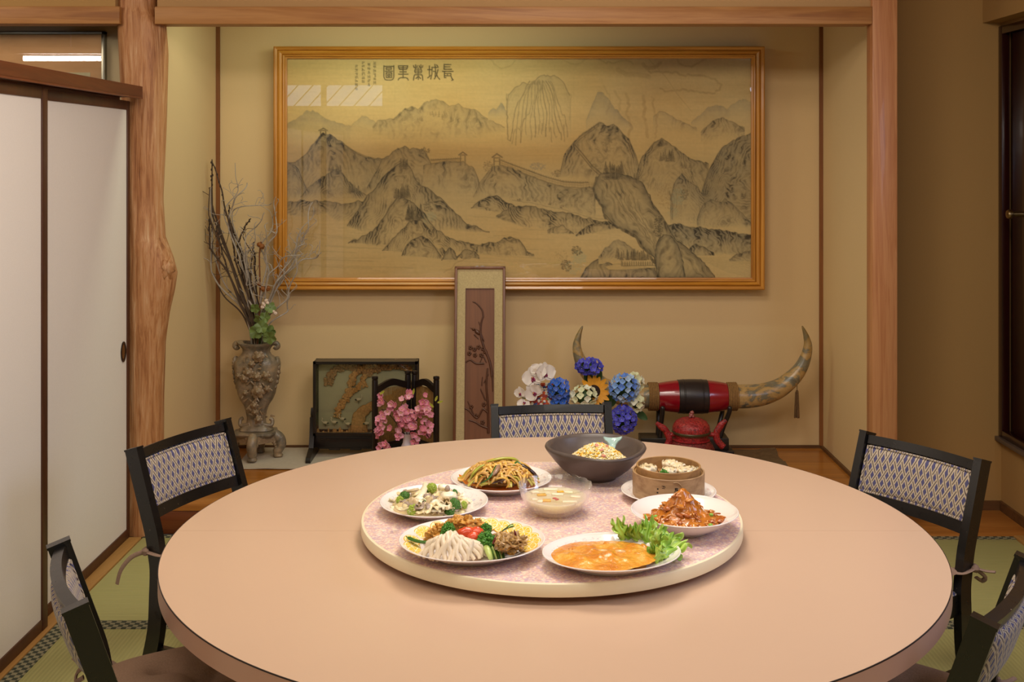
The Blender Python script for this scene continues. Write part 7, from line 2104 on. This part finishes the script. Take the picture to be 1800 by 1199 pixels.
# the great leaning rock: drawn as a polygon
def poly(pts, tone, seed, blue, ang, wid=8, edge=.9, keep=0.05):
    px = np.array([p[0] - OX for p in pts], float); py = np.array([p[1] - OY for p in pts], float)
    n = len(px); ins = np.zeros((PH, PW), bool)
    for i in range(n):
        j = (i - 1) % n
        c = ((py[i] > yy) != (py[j] > yy)) & (xx < (px[j] - px[i]) * (yy - py[i]) / (py[j] - py[i] + 1e-9) + px[i])
        ins ^= c
    for L_ in (ink, wash, brown, pal): L_[ins] *= keep
    dist = np.full((PH, PW), 999.0)
    for i in range(n):
        j = (i + 1) % n; dx, dy = px[j] - px[i], py[j] - py[i]
        t_ = np.clip(((xx - px[i]) * dx + (yy - py[i]) * dy) / (dx * dx + dy * dy + 1e-9), 0, 1)
        dist = np.minimum(dist, np.hypot(xx - px[i] - t_ * dx, yy - py[i] - t_ * dy))
    u = xx * math.cos(ang) + yy * math.sin(ang) + vnoise(PW, PH, 46, 46, seed, 3) * 60
    f1 = np.abs(((u / wid) % 1) - .5) * 2; f2 = np.abs(((u / (wid * .35)) % 1) - .5) * 2; big = vnoise(PW, PH, 26, 34, seed + 1, 3)
    v = tone * (.55 * np.exp(-dist / 7) + ((1 - f1) ** 1.7 * .7 + (1 - f2) ** 2 * .3) * (.2 + 1.3 * np.clip(big - .3, 0, 1)) * np.clip(-.25 + 2.4 * vnoise(PW, PH, 8, 16, seed + 4, 2), .1, 1.6) + .1)
    ink[ins] = np.maximum(ink[ins], np.clip(v, 0, 1)[ins]); wash[ins] = np.maximum(wash[ins], (blue * (.3 + np.exp(-dist / 12)))[ins])
    line(list(pts) + [pts[0]], .8, edge, jit=.7)
poly([(1055, 305), (1080, 303), (1102, 308), (1128, 320), (1138, 340), (1150, 362), (1168, 388), (1176, 402), (1186, 420), (1212, 440), (1238, 462), (1256, 488), (1154, 488), (1153, 470), (1150, 452), (1138, 444), (1128, 432), (1118, 414), (1100, 404), (1084, 400), (1070, 384), (1060, 374), (1058, 362), (1048, 350), (1042, 330), (1050, 312)], .85, 60, .25, -.55, 13)
line([(1048, 312), (1043, 330), (1048, 348), (1060, 364), (1062, 378), (1080, 396), (1094, 404), (1118, 416), (1126, 432), (1140, 446), (1150, 462)], 2.2, .75, jit=.8)
for k in range(6): line([(1085 + k * 7, 330 + k * 4), (1080 + k * 9, 345 + k * 5), (1098 + k * 9, 370 + k * 6), (1120 + k * 8, 395 + k * 5), (1140 + k * 5, 425 + k * 5)], .8, .5, jit=1)
pines(1080, 312, 24, 16, 26, .85, 61); pines(1118, 318, 7, 6, 12, .7, 62)
leaves(1158, 392, 8, 12, 110, ink, .9, 1.3, 63); leaves(1156, 408, 9, 8, 70, ink, .85, 1.2, 64); line([(1160, 430), (1160, 400)], 1, .8)
poly([(1155, 488), (1151, 440), (1156, 424), (1166, 412), (1178, 414), (1190, 428), (1198, 450), (1204, 488)], .8, 65, .3, .15, 10)
poly([(1020, 488), (1030, 470), (1042, 460), (1054, 454), (1066, 460), (1078, 466), (1092, 470), (1150, 470), (1154, 488)], .8, 66, .3, .25, 9)
poly([(1062, 468), (1080, 464), (1150, 462), (1150, 470), (1092, 474), (1070, 474)], 0.0, 67, 0, 0, 9, .25)
mountain([(1052, 452), (1062, 436), (1078, 424), (1092, 422), (1104, 430), (1118, 440)], 462, .45, 20, seed=68, blue=.35, outline=.4, fade=12)
pines(1112, 454, 34, 28, 16, .8, 69)
line([(1092, 458), (1095, 455), (1150, 456), (1151, 459)], 1, .5, brown); line([(1092, 459), (1092, 467)], .7, .7); line([(1092, 467), (1150, 466)], .6, .6)
for k in range(14): line([(1094 + k * 4, 460), (1094 + k * 4, 466)], .6, .7)
leaves(1013, 440, 9, 8, 60, ink, .75, 1.2, 70); leaves(1018, 452, 12, 12, 110, pal, .8, 1.4, 71); leaves(995, 466, 9, 10, 70, ink, .75, 1.2, 72); leaves(1008, 470, 14, 12, 90, pal, .7, 1.3, 73); leaves(985, 450, 12, 10, 30, brown, .6, .8, 74)
# water stains in the upper right, brown edges
def stain(pts, r=1.6, v=.42): line(pts, r, v, brown, jit=1.1)
stain([(1048, 102), (1060, 108), (1080, 110), (1100, 106), (1112, 112)], 1.3, .4); stain([(860, 102), (868, 112), (880, 120), (895, 116), (905, 106)], 1.2, .3); stain([(985, 102), (1000, 110), (1015, 112), (1030, 104)], 1.2, .3)
stain([(1190, 104), (1200, 114), (1215, 117), (1228, 110), (1240, 103)]); stain([(1130, 112), (1138, 120), (1150, 118), (1160, 110)], 3, .45); stain([(1140, 125), (1175, 126), (1200, 132), (1230, 132), (1255, 138), (1268, 148), (1264, 158), (1250, 164), (1225, 160), (1200, 156), (1175, 160), (1160, 155)], 1.6, .42)
stain([(1100, 165), (1106, 185), (1100, 200), (1108, 220), (1105, 250), (1108, 270)], 2.2, .4); stain([(1130, 168), (1134, 190), (1130, 205), (1136, 222), (1138, 240)], 2.6, .4); stain([(1145, 170), (1150, 195), (1155, 220), (1150, 250)], 1.6, .36); stain([(1080, 160), (1090, 175), (1086, 195)], 2, .3); stain([(1060, 150), (1072, 172), (1066, 200)], 1.4, .25)
stain([(1086, 122), (1100, 130), (1120, 130), (1140, 135)], 4, .28); line([(1140, 104), (1170, 135), (1190, 165), (1215, 195)], .5, .4, brown)
stain([(780, 478), (795, 470), (800, 462), (815, 456), (830, 450)], .9, .4)
b_st = vnoise(PW, PH, 60, 60, 88, 3); reg = np.exp(-(((xx - 610) / 150) ** 2 + ((yy - 95) / 75) ** 2)); brown = np.maximum(brown, np.clip((b_st - .48) * 3, 0, 1) * reg * .35)
# the title in seal script, right to left, and the small columns of brush writing
def ch(strokes, r=.75, val=.95, ox=500, oy=100, s=1 / 6):
    for st in strokes: line([(ox + x * s, oy + y * s) for x, y in st], r, val)
ch([[(1046, 90), (1046, 210), (1058, 236), (1080, 242), (1120, 242), (1140, 234), (1150, 210), (1150, 90)], [(1046, 97), (1150, 97)], [(1070, 112), (1125, 112), (1125, 130), (1070, 130), (1070, 112)], [(1098, 130), (1098, 148)], [(1062, 148), (1136, 148)], [(1070, 165), (1128, 165), (1128, 215), (1070, 215), (1070, 165)], [(1088, 182), (1110, 182), (1110, 200), (1088, 200), (1088, 182)]])
ch([[(1200, 90), (1202, 112), (1212, 130), (1282, 130), (1294, 112), (1296, 90)], [(1200, 92), (1296, 92)], [(1206, 112), (1290, 112)], [(1248, 92), (1248, 215)], [(1215, 155), (1282, 155)], [(1202, 180), (1300, 180)], [(1197, 240), (1205, 224), (1225, 216), (1275, 216), (1294, 224), (1303, 242)]])
ch([[(1358, 90), (1364, 108), (1380, 112), (1394, 108), (1398, 90)], [(1380, 82), (1380, 130)], [(1418, 90), (1424, 108), (1438, 112), (1450, 108), (1456, 90)], [(1436, 82), (1436, 130)], [(1376, 128), (1370, 148), (1378, 166), (1438, 166), (1446, 148), (1440, 128), (1376, 128)], [(1408, 112), (1408, 235)], [(1370, 147), (1446, 147)], [(1358, 242), (1364, 200), (1372, 186), (1446, 186), (1452, 200), (1456, 242)], [(1385, 225), (1400, 208), (1418, 208), (1432, 225)]])
ch([[(1526, 92), (1526, 205)], [(1508, 132), (1546, 132)], [(1508, 218), (1526, 205), (1546, 188)], [(1552, 108), (1618, 108)], [(1554, 108), (1552, 180), (1540, 232)], [(1566, 150), (1588, 150), (1586, 205)], [(1584, 76), (1592, 150), (1610, 205), (1634, 234)], [(1616, 132), (1602, 190), (1578, 230)], [(1602, 82), (1614, 98)]])
ch([[(1682, 74), (1680, 128), (1758, 128)], [(1682, 78), (1752, 78)], [(1682, 102), (1742, 102)], [(1664, 150), (1776, 150)], [(1684, 150), (1684, 215), (1700, 215)], [(1684, 172), (1752, 172), (1752, 196), (1684, 196)], [(1716, 172), (1716, 196)], [(1752, 196), (1762, 222), (1776, 240), (1762, 244)]])
rr_ = np.random.default_rng(77)
for (cx, y0, y1) in ((658, 108, 146), (648, 111, 148), (638, 108, 142), (626, 114, 158)):
    y = y0
    while y < y1:
        h = rr_.uniform(3.5, 5.5)
        for k in range(5):
            a = rr_.uniform(0, 1)
            x = cx + rr_.uniform(-1.8, 1.8)
            if a < .5: line([(cx - 2, y + rr_.uniform(0, h)), (cx + 2, y + rr_.uniform(0, h))], .35, .75)
            else: line([(x, y), (x + rr_.uniform(-1.5, 1.5), y + h)], .35, .7)
        y += h + 2.2
# compose
base_c = np.array(lin('dcbc88')); warm_c = np.array(lin('d0a566')); pale_c = np.array(lin('e6cfa2'))
ink_c = np.array(lin('332f30')); wash_c = np.array(lin('6c7a80')); br_c = np.array(lin('7f5527')); pal_c = np.array(lin('a9b39a'))
n_ = paper_n[..., None]
col = warm_c * (1 - n_) + pale_c * n_
col = col * .55 + base_c * .45
vert = np.clip((yy - 150) / 140, 0, 1)[..., None]
col = col * (1 - .25 * vert * (1 - vert) * 4 * .5) 
gold = np.exp(-(((yy - 165) / 45) ** 2) - ((xx - 400) / 300) ** 2)[..., None]; col = col * (1 - .3 * gold) + np.array(lin('d6a75c')) * .3 * gold
col *= (1 + (fib[..., None] - .5) * .10) * (1 + (fine[..., None] - .5) * .07)
for xf in range(0, PW, 63): col[:, xf:xf + 1] *= .965            # faint paper folds
def over(c, a, k): return c * (1 - np.clip(a, 0, 1)[..., None] * k) + (np.clip(a, 0, 1)[..., None] * k) * 0
def blend(c, a, cc, k): m = np.clip(a, 0, 1)[..., None] * k; return c * (1 - m) + cc * m
soft = .8 + .4 * vnoise(PW, PH, 5, 5, 99, 2)
col = blend(col, wash * soft, wash_c, .75); col = blend(col, pal, pal_c, .55); col = blend(col, brown * soft, br_c, .55); col = blend(col, ink * soft, ink_c, .92)
def painting():
    Yp = 5.352
    x0 = (OX + .5 - 913) * Yp / F; x1 = (OX + PW - .5 - 913) * Yp / F
    z1 = EYE - (OY + .5 - 275) * Yp / F; z0 = EYE - (OY + PH - .5 - 275) * Yp / F
    cx, cz = (x0 + x1) / 2, (z0 + z1) / 2
    t = thing('framed_painting', 'wide wood-framed ink landscape painting of the great wall with seal-script title', 'painting', (cx, Yp, cz))
    X = np.linspace(x0 - cx, x1 - cx, PW); Z = np.linspace(z1 - cz, z0 - cz, PH)
    v = np.zeros((PH, PW, 3), np.float32); v[..., 0] = X[None, :]; v[..., 2] = Z[:, None]
    idx = np.arange(PW * PH).reshape(PH, PW)
    q = np.stack([idx[:-1, :-1], idx[1:, :-1], idx[1:, 1:], idx[:-1, 1:]], -1).reshape(-1, 4)
    me = bpy.data.meshes.new('painted_sheet')
    me.vertices.add(PW * PH); me.vertices.foreach_set('co', v.ravel())
    me.loops.add(q.size); me.loops.foreach_set('vertex_index', q.ravel().astype(np.int32))
    me.polygons.add(len(q)); me.polygons.foreach_set('loop_start', np.arange(0, q.size, 4, dtype=np.int32)); me.polygons.foreach_set('loop_total', np.full(len(q), 4, np.int32))
    me.update(calc_edges=True); me.validate()
    at_ = me.color_attributes.new('Col', 'FLOAT_COLOR', 'POINT')
    arr = np.ones((PH * PW, 4), np.float32); arr[:, :3] = col.reshape(-1, 3); at_.data.foreach_set('color', arr.ravel())
    nt = NT('ink_painting_on_paper'); a = nt.n('Attribute', attribute_name='Col'); nt.base(a.outputs['Color'], .8, 0, .2)
    rp = nt.noise(nt.coords((1, 1, 3)), 9, 3, .5, 1.0); nt.bump(rp, .12, .01)
    me.materials.append(nt.m); put('painted_sheet', me, t)
    # frame: stepped moulding, mitred; profile as (outward offset, height towards the viewer)
    mh = wood('honey_oak_moulding', [(0.25, '8a5518'), (0.45, 'b27425'), (0.65, 'c98a35'), (0.85, '9a6120')], 'x', 6, 70, 0.30, coat=.25)
    mv = wood('honey_oak_moulding_upright', [(0.25, '8a5518'), (0.45, 'b27425'), (0.65, 'c98a35'), (0.85, '9a6120')], 'z', 6, 70, 0.30, coat=.25)
    prof = [(-0.002, 0.004), (-0.002, -0.010), (0.006, -0.012), (0.009, -0.019), (0.015, -0.021), (0.018, -0.016), (0.021, -0.024), (0.030, -0.030), (0.036, -0.027), (0.038, -0.022), (0.041, -0.030), (0.052, -0.034), (0.058, -0.030), (0.060, 0.035)]
    hx, hz = (x1 - x0) / 2, (z1 - z0) / 2
    corners = [(-1, -1), (1, -1), (1, 1), (-1, 1)]
    for i in range(4):
        a, b_ = corners[i], corners[(i + 1) % 4]; m = MB(); V = []
        for (sx, sz) in (a, b_):
            for (o, h_) in prof: V.append(Vector((sx * (hx + o), h_, sz * (hz + o * .93))))
        n = len(prof)
        m.add(V, [(k, k + 1, n + k + 1, n + k) for k in range(n - 1)] + [(n - 1, 0, n, 2 * n - 1)])
        m.build(('frame_bottom', 'frame_side', 'frame_top', 'frame_side')[i], mh if i % 2 == 0 else mv, t, angle=25)
    m = MB(); m.box((-hx - .001, -.009, -hz - .001), (hx + .001, -.006, hz + .001)); m.build('glass', M_glass, t)
    m = MB(); m.box((-hx - .03, .006, -hz - .03), (hx + .03, .03, hz + .03)); m.build('backing_board', M_base, t)
painting()

# ---- small aluminium framed picture left of the pillar
def small_picture():
    Yp = 4.69
    x1 = (184 - 913) * Yp / F; x0 = x1 - 0.85; z1 = EYE + (275 - 55) * Yp / F; z0 = z1 - 0.52
    cx, cz = (x0 + x1) / 2, (z0 + z1) / 2
    t = thing('small_picture', 'glazed picture in a silver metal frame above the sliding doors, mirroring a lamp', 'picture', (cx, Yp, cz))
    hx, hz = (x1 - x0) / 2, (z1 - z0) / 2
    ms = plain('silver_metal_frame', '8c8a7c', .3, .85, scale=60)
    for nm, lo, hi in (('frame_side', (-hx, -.004, -hz), (-hx + .013, .028, hz)), ('frame_side', (hx - .013, -.004, -hz), (hx, .028, hz)), ('frame_top', (-hx, -.004, hz - .013), (hx, .028, hz)), ('frame_bottom', (-hx, -.004, -hz), (hx, .028, -hz + .013))):
        m = MB(); m.rbox(lo, hi, .0015); m.build(nm, ms, t, angle=30)
    nt = NT('tan_reflection_print'); g_ = nt.n('TexCoord'); sp_ = nt.n('SeparateXYZ', {'Vector': g_.outputs['Object']}); nz = nt.noise(nt.coords((1, 1, 5)), 3, 3, .5)
    nt.base(nt.ramp(nt.math('ADD', nt.math('MULTIPLY', nz, .7), .15), [(.3, 'cc9a62'), (.55, 'e2b37c'), (.75, 'efc792')]), .6)  # tan tones paint in the room's reflection on the glass
    m = MB(); m.box((-hx + .012, .006, -hz + .012), (hx - .012, .012, hz - .012)); m.build('print', nt.m, t)
    m = MB(); m.box((hx - .26, .003, -.05), (hx - .062, .006, hz - .172)); m.build('paper_label', plain('cream_paper', 'd9cfa6', .7), t)
    gl_ = glass_thin('picture_glass_strong', 'ffffff', ior=1.7)
    m = MB(); m.box((-hx + .012, -.0005, -hz + .012), (hx - .012, .002, hz - .012)); m.build('glass', gl_, t)
small_picture()
